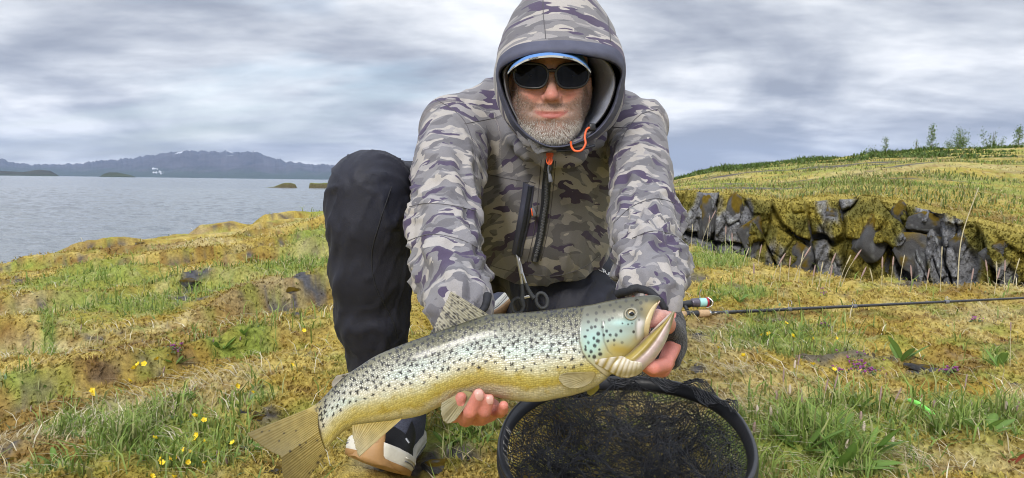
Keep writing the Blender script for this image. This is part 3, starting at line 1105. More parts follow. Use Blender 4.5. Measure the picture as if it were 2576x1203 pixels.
LFING = [[PR(1690, 876, 1.015, 22), PR(1672, 918, .975, 20), PR(1645, 925, .955, 18.5), PR(1626, 918, .955, 16)],
         [PR(1690, 890, 1.03, 21), PR(1668, 932, .99, 18), PR(1643, 932, .975, 17), PR(1626, 924, .975, 15)],
         [PR(1692, 868, 1.045, 20), PR(1662, 924, 1.02, 17), PR(1640, 926, 1.005, 16), PR(1622, 918, 1.0, 14)],
         [PR(1684, 850, 1.05, 18), PR(1652, 908, 1.035, 15), PR(1632, 914, 1.03, 14), PR(1618, 908, 1.03, 12)]]
LTHUMB = [PR(1690, 838, 1.02, 27), PR(1668, 808, .985, 24), PR(1652, 800, .968, 19), PR(1628, 812, .955, 16)]
LPALM = [PR(1650, 770, 1.07, 44), PR(1672, 815, 1.05, 40), PR(1688, 860, 1.035, 36)]
lf_ = Field(*bounds([p for c in LFING + [LTHUMB, LPALM] for p, _ in c], .035), .0021)
for c in LFING:
    lf_.chain(c, .002)
lf_.chain(LTHUMB, .010)
lf_.chain(LPALM, .012)
LV, LF = lf_.mesh()

# ---- slender body inside the clothes, so that head and hands belong to one surface
ARM_R = [PR(1150, 330, 1.68, 90), PR(1128, 430, 1.54, 86), PR(1114, 570, 1.37, 82), PR(1132, 690, 1.19, 84), PR(1151, 765, 1.085, 75), PR(1165, 812, 1.07, 62)]
ARM_L = [PR(1598, 322, 1.68, 78), PR(1611, 430, 1.54, 71), PR(1626, 560, 1.37, 83), PR(1638, 660, 1.19, 80), PR(1632, 735, 1.085, 73), PR(1640, 775, 1.065, 60)]
thin = lambda ch, r: [(p, r) for p, _ in ch]
LEG_R = [PR(1240, 610, 2.10, 118), PR(1060, 520, 1.78, 100), PR(928, 480, 1.53, 92), PR(929, 560, 1.54, 95), PR(932, 680, 1.57, 92), PR(938, 800, 1.61, 83), PR(957, 920, 1.65, 68), PR(968, 1010, 1.68, 58)]
LEG_L = [PR(1390, 640, 2.04, 150), PR(1420, 730, 1.97, 128), PR(1462, 880, 1.88, 102)]
SHIN_L = [PR(1462, 900, 1.92, 96), PR(1390, 860, 2.15, 80), PR(1330, 800, 2.42, 62)]
bf = Field(*bounds([p for c in (ARM_R, ARM_L, LEG_R, LEG_L, SHIN_L) for p, _ in c] + [P(1387, 120, 1.5), P(965, 1080, 1.7)], .09), .011)
bf.chain(thin(ARM_R, .032), .02); bf.chain(thin(ARM_L, .032), .02)
bf.chain(thin(LEG_R, .042), .02); bf.chain(thin(LEG_L, .05), .02); bf.chain(thin(SHIN_L, .04), .02)
bf.seg(P(1385, 330, 1.66), P(1385, 600, 2.05), .085, .10, .03)
bf.seg(ARM_R[0][0], ARM_L[0][0], .05, .05, .03)
bf.seg(P(1387, 330, 1.64), P(1387, 250, 1.60), .05, .05, .03)
BV, BF = bf.mesh()
vv, ff = join([(HW, HF), (RV, RF), (LV, LF), (BV, BF)])
tmp = bpy.data.objects.new('tmp', mesh_np('tmp', vv, ff))
COL.objects.link(tmp)
rm = tmp.modifiers.new('remesh', 'REMESH')
rm.mode = 'VOXEL'
rm.voxel_size = .0024
dg = bpy.context.evaluated_depsgraph_get()
em = tmp.evaluated_get(dg).to_mesh()
nv = len(em.vertices)
V = np.empty(nv * 3, np.float32); em.vertices.foreach_get('co', V); V = V.reshape(-1, 3).astype(float)
Fq = np.array([tuple(p.vertices) for p in em.polygons if len(p.vertices) == 4], np.int32)
tmp.evaluated_get(dg).to_mesh_clear()
bpy.data.objects.remove(tmp)
V = relax(V, Fq, 1, .35)

# knuckle wrinkles
NNk = normals(V, Fq)
for ch in RFING + LFING + [LTHUMB]:
    for j in (1, 2):
        J, rj = ch[j]
        ax_ = ch[j + 1][0] - ch[j - 1][0]; ax_ = ax_ / np.linalg.norm(ax_)
        q_ = V - J
        dd_ = np.linalg.norm(q_, axis=1)
        m_ = dd_ < rj * 2
        s_ = q_[m_] @ ax_
        w_ = np.exp(-(dd_[m_] / (rj * 1.35)) ** 6) * np.exp(-(s_ / .0045) ** 2)
        V[m_] -= NNk[m_] * (w_ * .0009 * (.5 + .5 * np.cos(s_ / .0030 * 2 * np.pi + 3 * perlin(V[m_] * 90))))[:, None]

# skin colours
rel = V - HO
L3 = np.stack([rel @ HX, rel @ HY, rel @ HZ], 1) / .00096
skin = np.tile(np.array([.60, .355, .285]), (len(V), 1))
x_, y_, z_ = L3.T
ishead = (np.abs(x_) < 100) & (y_ > -200) & (y_ < 140) & (z_ > -215)
g = lambda cx, cy, sx, sy: np.exp(-((x_ - cx) / sx) ** 2 - ((y_ - cy) / sy) ** 2) * ishead * (z_ > -70)
red = np.clip(.85 * g(0, -36, 17, 14) + .75 * g(38, -36, 20, 17) + .75 * g(-38, -36, 20, 17) + .35 * g(0, 30, 60, 18), 0, 1)[:, None]
skin = skin * (1 - red) + np.array([.57, .195, .155]) * red
mott = fbm(V * 160, 3)[:, None] + .8 * fbm(V * 50 + 5, 2)[:, None]
skin = skin * (1 + .13 * mott * np.array([.6, 1.1, 1.2]))
lipc = y_ + 71.5 - 7.0 * (x_ / 33) ** 2
liph = np.where(lipc > 0, 5.4, 8.2) * np.clip(1 - (x_ / 32.5) ** 2, 0, 1) ** .7
lipw = sstep(1.8, -1.8, np.abs(lipc) - liph) * (np.abs(x_) < 32) * (z_ > -26) * ishead
lipw = lipw[:, None]
skin = skin * (1 - lipw) + np.array([.46, .15, .13]) * lipw


def beard_mask(x, y, z):
    ax = np.abs(x)
    cheek = -52 - 0.0 * ax + np.where(ax > 30, (ax - 30) * .95, 0)                 # beard line climbs towards the ears
    m = sstep(cheek + 9, cheek - 9, y) * (ax > 0)
    must = sstep(40, 30, ax) * sstep(-48, -53, y) * (y > -66)
    low = sstep(-66, -74, y + .0 * ax)
    m = np.where(y > -66, np.maximum(m * sstep(26, 38, ax) * (.45 + .55 * sstep(-20, -60, y)), must * .9), m)
    mouth = np.exp(-((x / 33) ** 6) - ((y + 72.5 - 5 * (x / 31) ** 2) / 10.5) ** 4)
    soul = np.exp(-((np.abs(x) - 19) / 9) ** 2 - ((y + 90) / 7) ** 2) * .5
    return np.clip(m * (1 - mouth) * (1 - soul), 0, 1) * (y > -150) * (z > -95)


bmk = (beard_mask(x_, y_, z_) * ishead)[:, None]
skin = skin * (1 - .7 * bmk) + np.array([.21, .155, .135]) * .7 * bmk
# hands redder with cold, pale nails are separate parts
ishand = (~ishead) & (V[:, 1] < 1.12)
knk = fbm(V * 55 + 3, 2)[:, None]
skin = np.where(ishand[:, None], np.array([.58, .215, .17]) * (1 + .22 * knk), skin)
thumb = np.exp(-(np.linalg.norm(V - P(1660, 800, .965), axis=1) / .034) ** 4)[:, None]
skin = skin * (1 - thumb) + np.array([.66, .35, .29]) * thumb
M_SKIN = vcol_mat('skin', .48, bump=.5, bscale=700.0, bdist=.0012, var=.10, vscale=420.0, spec=.5, sss=.15)
body = link('body', mesh_np('body', V, Fq, True, np.clip(skin, .01, 1)), M_SKIN, person)
tag(body, 'ruddy skin of the face and bare fingertips')
BODY_BVH = BVHTree.FromPolygons(V.tolist(), Fq.tolist())


def onto(bvh, u, v, lift=0.0, dmax=9.0):
    dr = Vector(P(u, v, 1.0) - CAM).normalized()
    h = bvh.ray_cast(Vector(CAM), dr, dmax)
    if h[0] is None:
        return None, None
    nn = np.array(h[1]); nn = -nn if nn @ np.array(dr) > 0 else nn
    return np.array(h[0]) + nn * lift, nn


# finger nails
M_NAIL = simple('finger_nail', (.60, .34, .29), .3, var=.08)
for (u_, v_, w_, h_, tl) in ((1205, 994, 10, 13, .15), (1232, 1006, 8, 10.5, .1)):
    q = []
    for j in range(9):
        for i in range(9):
            a, b = (i / 8 * 2 - 1), (j / 8 * 2 - 1)
            a *= math.sqrt(max(1 - .75 * abs(b) ** 3, .05))
            p_, _ = onto(BODY_BVH, u_ + a * w_ - b * h_ * tl * -1, v_ + b * h_, .0007)
            q.append(p_ if p_ is not None else P(u_, v_, .9))
    link('finger_nail', mesh_np('finger_nail', np.array(q), grid_faces(9, 9)[:, ::-1]), M_NAIL, body)

# ---- short grey beard
br = np.random.default_rng(5)
cen = V[Fq].mean(1)
cl = (cen - HO)
cl = np.stack([cl @ HX, cl @ HY, cl @ HZ], 1) / .00096
hd = (np.abs(cl[:, 0]) < 95) & (cl[:, 1] > -150) & (cl[:, 1] < -15) & (cl[:, 2] > -90)
bmw = beard_mask(*cl.T) * hd
NN = normals(V, Fq)
fnm = NN[Fq].mean(1)
cand = np.nonzero(bmw > .05)[0]
pr_ = bmw[cand] / bmw[cand].sum()
nh = 17000
pick = br.choice(cand, nh, p=pr_)
jit = br.normal(size=(nh, 3)) * .0011
root = cen[pick] + jit * .9
hl = cl[pick]
down = -HY + .35 * HZ + .35 * HX * np.sign(hl[:, :1]) * (np.abs(hl[:, :1]) > 8)
chin = sstep(-74, -98, hl[:, 1])
lng = (.0017 + .0034 * chin + .0010 * br.random(nh))
dirv = fnm[pick] * .75 + down * (.55 + .2 * chin[:, None]) + br.normal(size=(nh, 3)) * .34
dirv /= np.linalg.norm(dirv, axis=1, keepdims=True)
root -= fnm[pick] * .0008
side = np.cross(dirv, br.normal(size=(nh, 3))); side /= np.linalg.norm(side, axis=1, keepdims=True)
wd = (.00019 + .00014 * br.random(nh))[:, None]
mid = root + dirv * (lng * .55)[:, None]
tip = root + (dirv + down * .35) * lng[:, None]
hv_ = np.stack([root - side * wd, root + side * wd, mid + side * wd * .85, mid - side * wd * .85, tip], 1).reshape(-1, 3)
b0 = np.arange(nh)[:, None] * 5
hq = b0 + np.array([[0, 1, 2, 3]]); ht = b0 + np.array([[3, 2, 4]])
white = np.clip(.62 * chin + .35 * br.random(nh) - .28 * np.exp(-(hl[:, 0] / 26) ** 2) * sstep(-76, -60, hl[:, 1]), 0, 1)[:, None]
hc = np.array([.20, .135, .095]) * (1 - white) + np.array([.84, .82, .79]) * white
link('beard', mesh_np('beard', hv_, [hq, ht], True, np.repeat(hc, 5, 0)), vcol_mat('beard_hair', .55, var=.05), person)['kind'] = 'stuff'

# ---- sunglasses
M_FRAME = simple('black_plastic', (.012, .012, .014), .35, var=.1)
M_LENS, ln_, lb_ = material('dark_lens')
lb_.inputs['Base Color'].default_value = (.008, .008, .010, 1)
lb_.inputs['Roughness'].default_value = .04
lb_.inputs['Specular IOR Level'].default_value = .10
glasses = link('sunglasses', mesh_np('sunglasses', *(lambda a: (a[0], clean_quads(a[1])))(tube(head_pt(spline([(-9, 6, 17.5), (0, 8, 19), (9, 6, 17.5)], 9)), .0032, 10))), M_FRAME, person)
glasses['label'] = 'black wraparound sunglasses with dark lenses'
gz = lambda x: 19.0 - (x / 66.0) ** 2 * 19.0


def lens_outline(sx, k, n=64):
    t = np.linspace(0, 2 * np.pi, n, endpoint=False)
    ex = 2 / 3.1
    px = np.sign(np.cos(t)) * np.abs(np.cos(t)) ** ex * 31.0 * k
    py = np.sign(np.sin(t)) * np.abs(np.sin(t)) ** ex * 22.0 * k
    py = py + np.where(py < 0, 0, 0) + 2.2 * (px / 29) * 1.0
    px = px * (1 - .15 * (py < 0) * np.abs(py) / 21)                 # narrower at the bottom
    px = sx * (px + 38)
    return np.stack([px, py - 1.5, gz(px)], 1)


for s_ in (-1, 1):
    rim = lens_outline(s_, 1.0)
    V_, F_ = tube(head_pt(rim), .0024, 10, True)
    link('rim', mesh_np('rim', V_, F_), M_FRAME, glasses)
    rings = [lens_outline(s_, k) for k in (1.0, .75, .5, .25, .02)]
    for r_ in rings:
        r_[:, 2] = gz(r_[:, 0]) + .6
    lv = head_pt(np.concatenate(rings))
    lf = grid_faces(5, 64, True)
    link('lens', mesh_np('lens', lv, lf if s_ < 0 else lf[:, ::-1]), M_LENS, glasses)
    tp = spline([(s_ * 64, 12, 1), (s_ * 72, 11, -18), (s_ * 78, 8, -60), (s_ * 80, 2, -100)], 16)
    V_, F_ = tube(head_pt(tp), np.linspace(.0052, .0025, 16), 8)
    link('temple', mesh_np('temple', V_, clean_quads(F_)), M_FRAME, glasses)

# ---- cap with a curved blue peak
M_BLUE = simple('blue_cap_fabric', (.10, .24, .55), .8, var=.12, bump=.3, bscale=900)
M_UNDER = simple('cap_peak_underside', (.012, .014, .022), .8)
M_STRIP = simple('cap_edge_strip', (.42, .42, .40), .7)
front = spline([(1277, 183, 1.405), (1292, 168, 1.388), (1330, 148, 1.368), (1385, 140, 1.36), (1440, 147, 1.368), (1470, 163, 1.388), (1486, 180, 1.405)], 60)
back = spline([(1288, 160, 1.46), (1305, 138, 1.45), (1335, 124, 1.44), (1385, 118, 1.435), (1435, 124, 1.44), (1462, 138, 1.45), (1478, 160, 1.46)], 60)
fw = np.array([P(*q) for q in front]); bw = np.array([P(*q) for q in back])
rows = np.array([fw * (1 - t) + bw * t for t in np.linspace(0, 1, 8)])
pk = link('cap', mesh_np('cap', rows.reshape(-1, 3), grid_faces(8, 60)), M_BLUE, person)
pk['label'] = 'blue cap peak with a printed white edge under the hood'
lowr = rows - CUP * .0030
link('peak_underside', mesh_np('peak_underside', lowr.reshape(-1, 3), grid_faces(8, 60)[:, ::-1]), M_UNDER, pk)
edge = np.stack([fw + CUP * .0004 - CF * .0004, fw - CUP * .0030 - CF * .0004], 0)
link('peak_edge', mesh_np('peak_edge', edge.reshape(-1, 3), grid_faces(2, 60)[:, ::-1], False), M_STRIP, pk)
crown = []
for i, t in enumerate(np.linspace(0, 1, 14)):
    a = t * math.pi / 2
    ph = np.linspace(0, 2 * np.pi, 48, endpoint=False)
    crown.append(np.stack([78 * np.cos(a) * np.cos(ph), 44 + 80 * np.sin(a) + 0 * ph, -99 + 102 * np.cos(a) ** .8 * np.sin(ph)], 1))
link('cap_crown', mesh_np('cap_crown', head_pt(np.concatenate(crown)), grid_faces(14, 48, True)), M_BLUE, pk)


def text_mesh(txt, size, name, shear=0.0, bold=0.0, cap=True):
    cu = bpy.data.curves.new(name, 'FONT')
    cu.body = txt
    cu.size = size
    cu.align_x = 'CENTER'; cu.align_y = 'CENTER'
    cu.shear = shear
    cu.offset = bold
    ob = bpy.data.objects.new(name, cu)
    COL.objects.link(ob)
    me = bpy.data.meshes.new_from_object(ob.evaluated_get(bpy.context.evaluated_depsgraph_get()))
    bpy.data.objects.remove(ob)
    bpy.data.curves.remove(cu)
    me.name = name
    return me


def place_text(me, o, ex, ey, warp=None):
    """move flat letters to the point o with axes ex, ey (or through warp(x, y))"""
    v = np.empty(len(me.vertices) * 3, np.float32)
    me.vertices.foreach_get('co', v); v = v.reshape(-1, 3)
    if warp is None:
        w = o + v[:, :1] * ex + v[:, 1:2] * ey
    else:
        w = np.array([warp(a, b) for a, b, _ in v])
    me.vertices.foreach_set('co', w.astype(np.float32).ravel())
    me.update()
    return me


M_INK = simple('dark_print', (.02, .02, .02), .7)
for k, c in enumerate((8, 22, 37, 51)):
    ex = fw[c + 1] - fw[c - 1]; ex /= np.linalg.norm(ex)
    tm = place_text(text_mesh('PLUGGIN', .0040, 'edge_print', bold=.00008), (fw[c] - CUP * .0015 - CF * .0010), ex, np.cross(-CF, ex))
    link('edge_print', tm, M_INK, pk)
# ================================================================== clothing
def camo_material(name):
    m, n, b = material(name)
    v = n.attr('camo', 'Vector')
    w = n.noise(v, 20.0, 2.0, .5, out=1)
    wv_ = n.vmath('ADD', v, n.scale(n.vmath('SUBTRACT', w, (.5, .5, .5)), (.030, .016, 0)))
    st = n.scale(wv_, (1.12, 2.45, 1.0))
    def layer(off, sc, th):
        q = n.noise(n.vmath('ADD', st, off), sc, 2.4, .55)
        return n.ramp(q, [(0.0, 0.0), (th, 1.0)], 'CONSTANT')
    base = (.205, .198, .212)
    c = n.mix(layer((3.3, 1.2, 0), 11.0, .53), base, (.140, .135, .150))
    c = n.mix(layer((7.1, 5.2, 0), 11.5, .545), c, (.40, .372, .352))
    c = n.mix(layer((1.9, 9.4, 0), 11.5, .565), c, (.070, .053, .100))
    c = n.mix(n.math('MULTIPLY', layer((5.9, 2.4, 0), 13.0, .60), 1.0), c, (.30, .285, .29))
    weave = n.noise(n.obj(), 900.0, 2.0)
    c = n.mix(1.0, c, n.ramp(weave, [(.3, .88), (.7, 1.1)]), 'MULTIPLY')
    n.put(b.inputs['Base Color'], c)
    b.inputs['Roughness'].default_value = .78
    b.inputs['Specular IOR Level'].default_value = .3
    b.inputs['Sheen Weight'].default_value = .15
    wr = n.noise(n.obj(), 26.0, 3.0, .5, .3)
    n.put(b.inputs['Normal'], n.bump(weave, .12, .0006, n.bump(wr, .28, .006)))
    return m


M_CAMO = camo_material('grey_camouflage_softshell')
M_NAVY = simple('navy_trim', (.075, .08, .125), .7, var=.2, vscale=30, bump=.3, bscale=60, bdist=.003)
M_BLACKFAB = simple('black_fabric', (.016, .017, .022), .75, var=.2, bump=.3, bscale=300)
M_FLEECE = simple('grey_fleece', (.235, .235, .265), .95, var=.18, vscale=160, bump=.6, bscale=500, bdist=.002, sheen=.3)
M_LINING = simple('blue_grey_lining', (.34, .37, .46), .8, var=.15, vscale=60, bump=.4, bscale=120, bdist=.003)
M_ORANGE = simple('orange_plastic', (.80, .13, .035), .45, var=.08)
M_GREYTAB = simple('grey_rubber', (.14, .145, .165), .6)
M_SEAM = simple('seam_thread', (.11, .105, .115), .85)
M_ZIP = simple('zip_teeth', (.030, .034, .048), .45, var=.3, vscale=300)


def chain_coords(V, ch):
    """distance ratio, length and angle of points about a limb"""
    best = np.full(len(V), 1e9); Ls = np.zeros(len(V)); An = np.zeros(len(V)); Rr = np.zeros(len(V))
    L0 = 0.0
    for (a, ra), (b, rb) in zip(ch[:-1], ch[1:]):
        ab = b - a; l = np.linalg.norm(ab)
        tu = (V - a) @ ab / l ** 2
        t = np.clip(tu, 0, 1)
        q = V - (a + t[:, None] * ab)
        dist = np.linalg.norm(q, axis=1)
        r = ra + (rb - ra) * t
        tg = ab / l
        e1 = np.array([0, -1.0, 0]) - tg * (tg @ np.array([0, -1.0, 0])); e1 /= np.linalg.norm(e1)
        e2 = np.cross(tg, e1)
        an = np.arctan2(q @ e2, q @ e1)
        sd = dist - r
        m = sd < best
        best[m] = sd[m]; Ls[m] = L0 + tu[m] * l; An[m] = an[m]; Rr[m] = r[m]
        L0 += l
    return best, Ls, An, Rr


# ---- jacket
TORSO = [P(1372, 330, 1.72), P(1378, 470, 1.80), P(1385, 600, 1.96), P(1388, 680, 2.08)]
jf = Field(*bounds([p for c in (ARM_R, ARM_L) for p, _ in c] + TORSO, .20), .0055)
jf.ell(P(1372, 400, 1.79), (PX(205, 1.74), .150, PX(190, 1.74)), .05)
jf.ell(P(1366, 500, 1.82), (PX(182, 1.82), .155, PX(170, 1.82)), .06)
jf.ell(P(1362, 590, 1.88), (PX(168, 1.88), .150, PX(120, 1.88)), .06)
jf.ell(P(1365, 645, 1.92), (PX(158, 1.92), .140, PX(95, 1.92)), .05)
jf.seg(P(1300, 275, 1.74), ARM_R[0][0], PX(100, 1.74), PX(86, 1.68), .05)
jf.seg(P(1485, 275, 1.74), ARM_L[0][0], PX(84, 1.74), PX(72, 1.68), .05)
jf.seg(P(1384, 400, 1.60), P(1374, 500, 1.80), PX(48, 1.6), PX(150, 1.8), .06)
jf.seg(P(1335, 330, 1.66), P(1440, 330, 1.66), PX(75, 1.66), PX(75, 1.66), .05)
for a, b in ((P(1298, 340, 1.60), P(1330, 372, 1.545)), (P(1330, 372, 1.545), P(1385, 392, 1.53)), (P(1385, 392, 1.53), P(1445, 384, 1.53)), (P(1445, 384, 1.53), P(1500, 345, 1.57))):
    jf.seg(a, b, PX(25, 1.53), PX(25, 1.53), .035)
arm_k = .018
jf2 = Field(jf.lo, jf.lo + (jf.n - 1) * jf.h, jf.h)
jf2.chain(ARM_R, .02); jf2.chain(ARM_L, .02)
n_ = tuple(slice(0, min(a, b)) for a, b in zip(jf.n, jf2.n))
a_, b_ = jf.d[n_], jf2.d[n_]
hh_ = np.maximum(arm_k - np.abs(a_ - b_), 0) / arm_k
jf.d[n_] = np.minimum(a_, b_) - hh_ * hh_ * arm_k * .25
hem0, hem1, hem2 = P(1392, 708, 1.81), P(1512, 628, 1.93), P(1212, 655, 1.93)
hn_ = np.cross(hem1 - hem0, hem2 - hem0); hn_ /= np.linalg.norm(hn_)
hn_ = hn_ if hn_[2] < 0 else -hn_
pt0 = hem0.copy()


def _hemcut(x, y, z):
    d1 = -((x - pt0[0]) * hn_[0] + (y - pt0[1]) * hn_[1] + (z - pt0[2]) * hn_[2])
    bx = .30 - np.maximum(np.abs(x - pt0[0] + .02), 0) * 1.0
    return np.maximum(d1, -bx + 0 * y + 0 * z)


# the hem only cuts the trunk, not the sleeves in front of it
sl_, gg_ = jf._blk((P(1180, 0, 2.0)[0], 1.66, -.2), (P(1545, 0, 1.9)[0], 2.6, .45))
cutv = _hemcut(*gg_).astype(np.float32)
jf.d[sl_] = np.where(jf2.d[sl_] > .0, np.maximum(jf.d[sl_], -cutv), jf.d[sl_])
JV, JF = jf.mesh()
JV = relax(JV, JF, 2, .5)
JN = normals(JV, JF)
sR, LR, AR, rR = chain_coords(JV, ARM_R)
sL, LL, AL, rL = chain_coords(JV, ARM_L)
onR = (sR < .022) & (sR < sL) & (LR > .02)
onL = (sL < .022) & (sL <= sR) & (LL > .02)
# folds: soft bulges with sharp creases between them
disp = np.zeros(len(JV))
for on, L_, A_, sd in ((onR, LR, AR, 1.0), (onL, LL, AL, 40.0)):
    wr_ = fbm(JV * 7 + sd, 2)
    p = np.stack([L_ * 13 + 1.4 * np.sin(A_ * 1.0 + sd) + 1.6 * wr_, np.cos(A_) * .9 + sd, np.sin(A_) * .9], 1)
    p2 = np.stack([L_ * 27 - 1.8 * np.sin(A_ + 1 + sd) + 2.0 * wr_, np.cos(A_) * 1.2 + sd, np.sin(A_) * 1.2], 1)
    p3 = np.stack([L_ * 60 + 3.0 * wr_, np.cos(A_) * 2.4 + sd, np.sin(A_) * 2.4], 1)
    bil = lambda q: np.minimum(np.abs(perlin(q)) * 1.6, .62) - .32
    rdg = lambda q, w: np.exp(-(perlin(q) / w) ** 2) - .35
    f = .25 * bil(p) + .44 * rdg(p * np.array([.8, .8, .8]) + 5, .20) + .30 * rdg(p2 * np.array([.7, .8, .8]) + 9, .19) + .05 * bil(p3 + 4)
    amp = .010 + .014 * sstep(.12, .32, L_) * sstep(.75, .55, L_) + .007 * sstep(.42, .60, L_)
    disp = np.where(on, f * amp * sstep(.02, .10, L_), disp)
tor = ~(onR | onL)
p = np.stack([JV[:, 0] * 9, JV[:, 1] * 2.0, JV[:, 2] * 3.2 + .8 * JV[:, 0] * 4], 1)
p2 = np.stack([JV[:, 0] * 22, JV[:, 1] * 4, JV[:, 2] * 7.0], 1)
f = (np.abs(perlin(p + 3)) - .26) * .016 + (np.exp(-(perlin(p2 * np.array([.8, 1, .7]) + 5) / .16) ** 2) - .3) * .0045
disp = np.where(tor, f, disp)
JV = JV + JN * disp[:, None]
JV = relax(JV, JF, 1, .25)
cam_co = np.stack([JV[:, 0], JV[:, 2] + .35 * (JV[:, 1] - 1.8), np.zeros(len(JV))], 1)
cam_co[onR] = np.stack([AR[onR] * np.maximum(rR[onR], .06) * .95 * 1.15 + .7, -LR[onR] * 1.0 + .3, 0 * LR[onR]], 1)
cam_co[onL] = np.stack([AL[onL] * np.maximum(rL[onL], .06) * .95 * 1.15 + 1.9, -LL[onL] * 1.0 + .1, 0 * LL[onL]], 1)
jacket = link('jacket', mesh_np('jacket', JV, JF, True, None, {'camo': cam_co}), M_CAMO, person)
jacket['label'] = 'grey, taupe and purple camouflage softshell jacket'
JB = BVHTree.FromPolygons(JV.tolist(), JF.tolist())


def on_cloth(bvh, pts, n=40, lift=.0015):
    out, nr = [], []
    for q in spline([(a, b, 0) for a, b in pts], n):
        p, nn = onto(bvh, q[0], q[1], lift)
        if p is not None:
            if out and abs(np.linalg.norm(p - CAM) - np.linalg.norm(out[-1] - CAM)) > .16:
                continue
            out.append(p); nr.append(nn)
    return np.array(out), np.array(nr)


def ribbon(name, bvh, pts, half, mat, parent, lift=.003, n=50, thick=.0022, cols=5):
    """raised strip that follows the cloth"""
    c, nr = on_cloth(bvh, pts, n, lift)
    c = np.array(spline(c, n)); 
    tg = np.gradient(c, axis=0); tg /= np.linalg.norm(tg, axis=1, keepdims=True)
    nr = np.array(spline(nr, n)); nr /= np.linalg.norm(nr, axis=1, keepdims=True)
    sd = np.cross(tg, nr); sd /= np.linalg.norm(sd, axis=1, keepdims=True)
    half = np.broadcast_to(half, (n,))
    w = np.linspace(-1, 1, cols)
    prof = thick * (1 - w ** 4)
    top = c[:, None] + sd[:, None] * (w[None, :, None] * half[:, None, None]) + nr[:, None] * prof[None, :, None]
    eL = (c - sd * half[:, None] - nr * .008)[:, None]; eR = (c + sd * half[:, None] - nr * .008)[:, None]
    g = np.concatenate([eL, top, eR], 1)
    F = grid_faces(n, cols + 2)
    return link(name, mesh_np(name, g.reshape(-1, 3), F, True), mat, parent), c, nr, sd


def seam(pts, n=46, r=.0008):
    c, nr = on_cloth(JB, pts, n, .0002)
    if len(c) > 3:
        tube_obj('seam', c, r, M_SEAM, jacket, 6)


# front zip, chest pocket, pulls
ZIPL = [(1383, 402), (1376, 450), (1370, 520), (1360, 590), (1345, 655)]
zp, zc, zn, zs = ribbon('front_zip', JB, ZIPL, .0085, M_ZIP, jacket, .002, 70, .003)
teeth = []
cc_ = spline(zc, 150)
tt = np.gradient(cc_, axis=0); tt /= np.linalg.norm(tt, axis=1, keepdims=True)
nn_ = spline(zn, 150); ss_ = spline(zs, 150)
bxs = []
for i in range(2, 148):
    o_ = cc_[i] + nn_[i] * .0035 + ss_[i] * (.0012 if i % 2 else -.0012)
    ax = np.stack([ss_[i], tt[i], nn_[i]])
    co = np.array([(x, y, z) for x in (-1, 1) for y in (-1, 1) for z in (-1, 1)]) * np.array([.0024, .0008, .0010])
    bxs.append((o_ + co @ ax, np.array([[0, 1, 3, 2], [4, 6, 7, 5], [0, 4, 5, 1], [2, 3, 7, 6], [0, 2, 6, 4], [1, 5, 7, 3]])))
tv, tf = join(bxs)
link('zip_teeth', mesh_np('zip_teeth', tv, tf, False), M_GREYTAB, jacket)['kind'] = 'stuff'
pkt = ribbon('chest_pocket_trim', JB, [(1331, 462), (1325, 510), (1314, 570), (1300, 640)], .0125, M_NAVY, jacket, .002, 50, .003)[0]
ribbon('pocket_zip', JB, [(1337, 466), (1330, 510), (1319, 570), (1306, 638)], .0045, M_ZIP, jacket, .0058, 50, .002)
seam([(1316, 460), (1331, 457), (1347, 462)])
seam([(1398, 405), (1392, 470), (1384, 540), (1374, 600), (1360, 656)])
seam([(1362, 402), (1356, 470), (1350, 530), (1340, 600), (1326, 660)])
seam([(1095, 250), (1130, 270), (1165, 300), (1185, 345), (1195, 395), (1200, 440)])
seam([(1168, 312), (1205, 305), (1250, 296)])
seam([(1655, 275), (1610, 290), (1575, 330), (1556, 380), (1545, 430)])
seam([(1512, 312), (1545, 320), (1580, 322)])
seam([(1030, 520), (1070, 512), (1130, 516), (1195, 530)])
seam([(1545, 560), (1590, 520), (1650, 500), (1698, 512)])
seam([(1022, 608), (1080, 590), (1150, 600), (1200, 622)])
seam([(1590, 600), (1640, 582), (1690, 590), (1725, 615)])
seam([(1222, 662), (1260, 676), (1330, 690), (1400, 694), (1470, 672), (1508, 640)])
seam([(1230, 440), (1270, 448), (1310, 455)])


def patch(name, outline, d, thick, mat, parent, bend=None):
    """small thick tab whose outline (u, v) lies at depth d (number or function)"""
    o2 = np.array(outline, float)
    c = o2.mean(0)
    fr, bk = [], []
    dd = [d(a, b) if callable(d) else d for a, b in o2]
    rings = []
    for k, off in ((.0, -thick), (.86, -thick), (1.0, -thick * .5), (1.0, thick * .5)):
        q = c + (o2 - c) * k
        rings.append([P(a, b, dd[i] + off) for i, (a, b) in enumerate(q)])
    V_ = np.array(rings).reshape(-1, 3)
    return link(name, mesh_np(name, V_, grid_faces(4, len(o2), True)[:, ::-1]), mat, parent)


# orange puller, its grey tab, and the pocket's tab
def at_cloth(u, v, lift):
    return onto(JB, u, v, lift)[0]


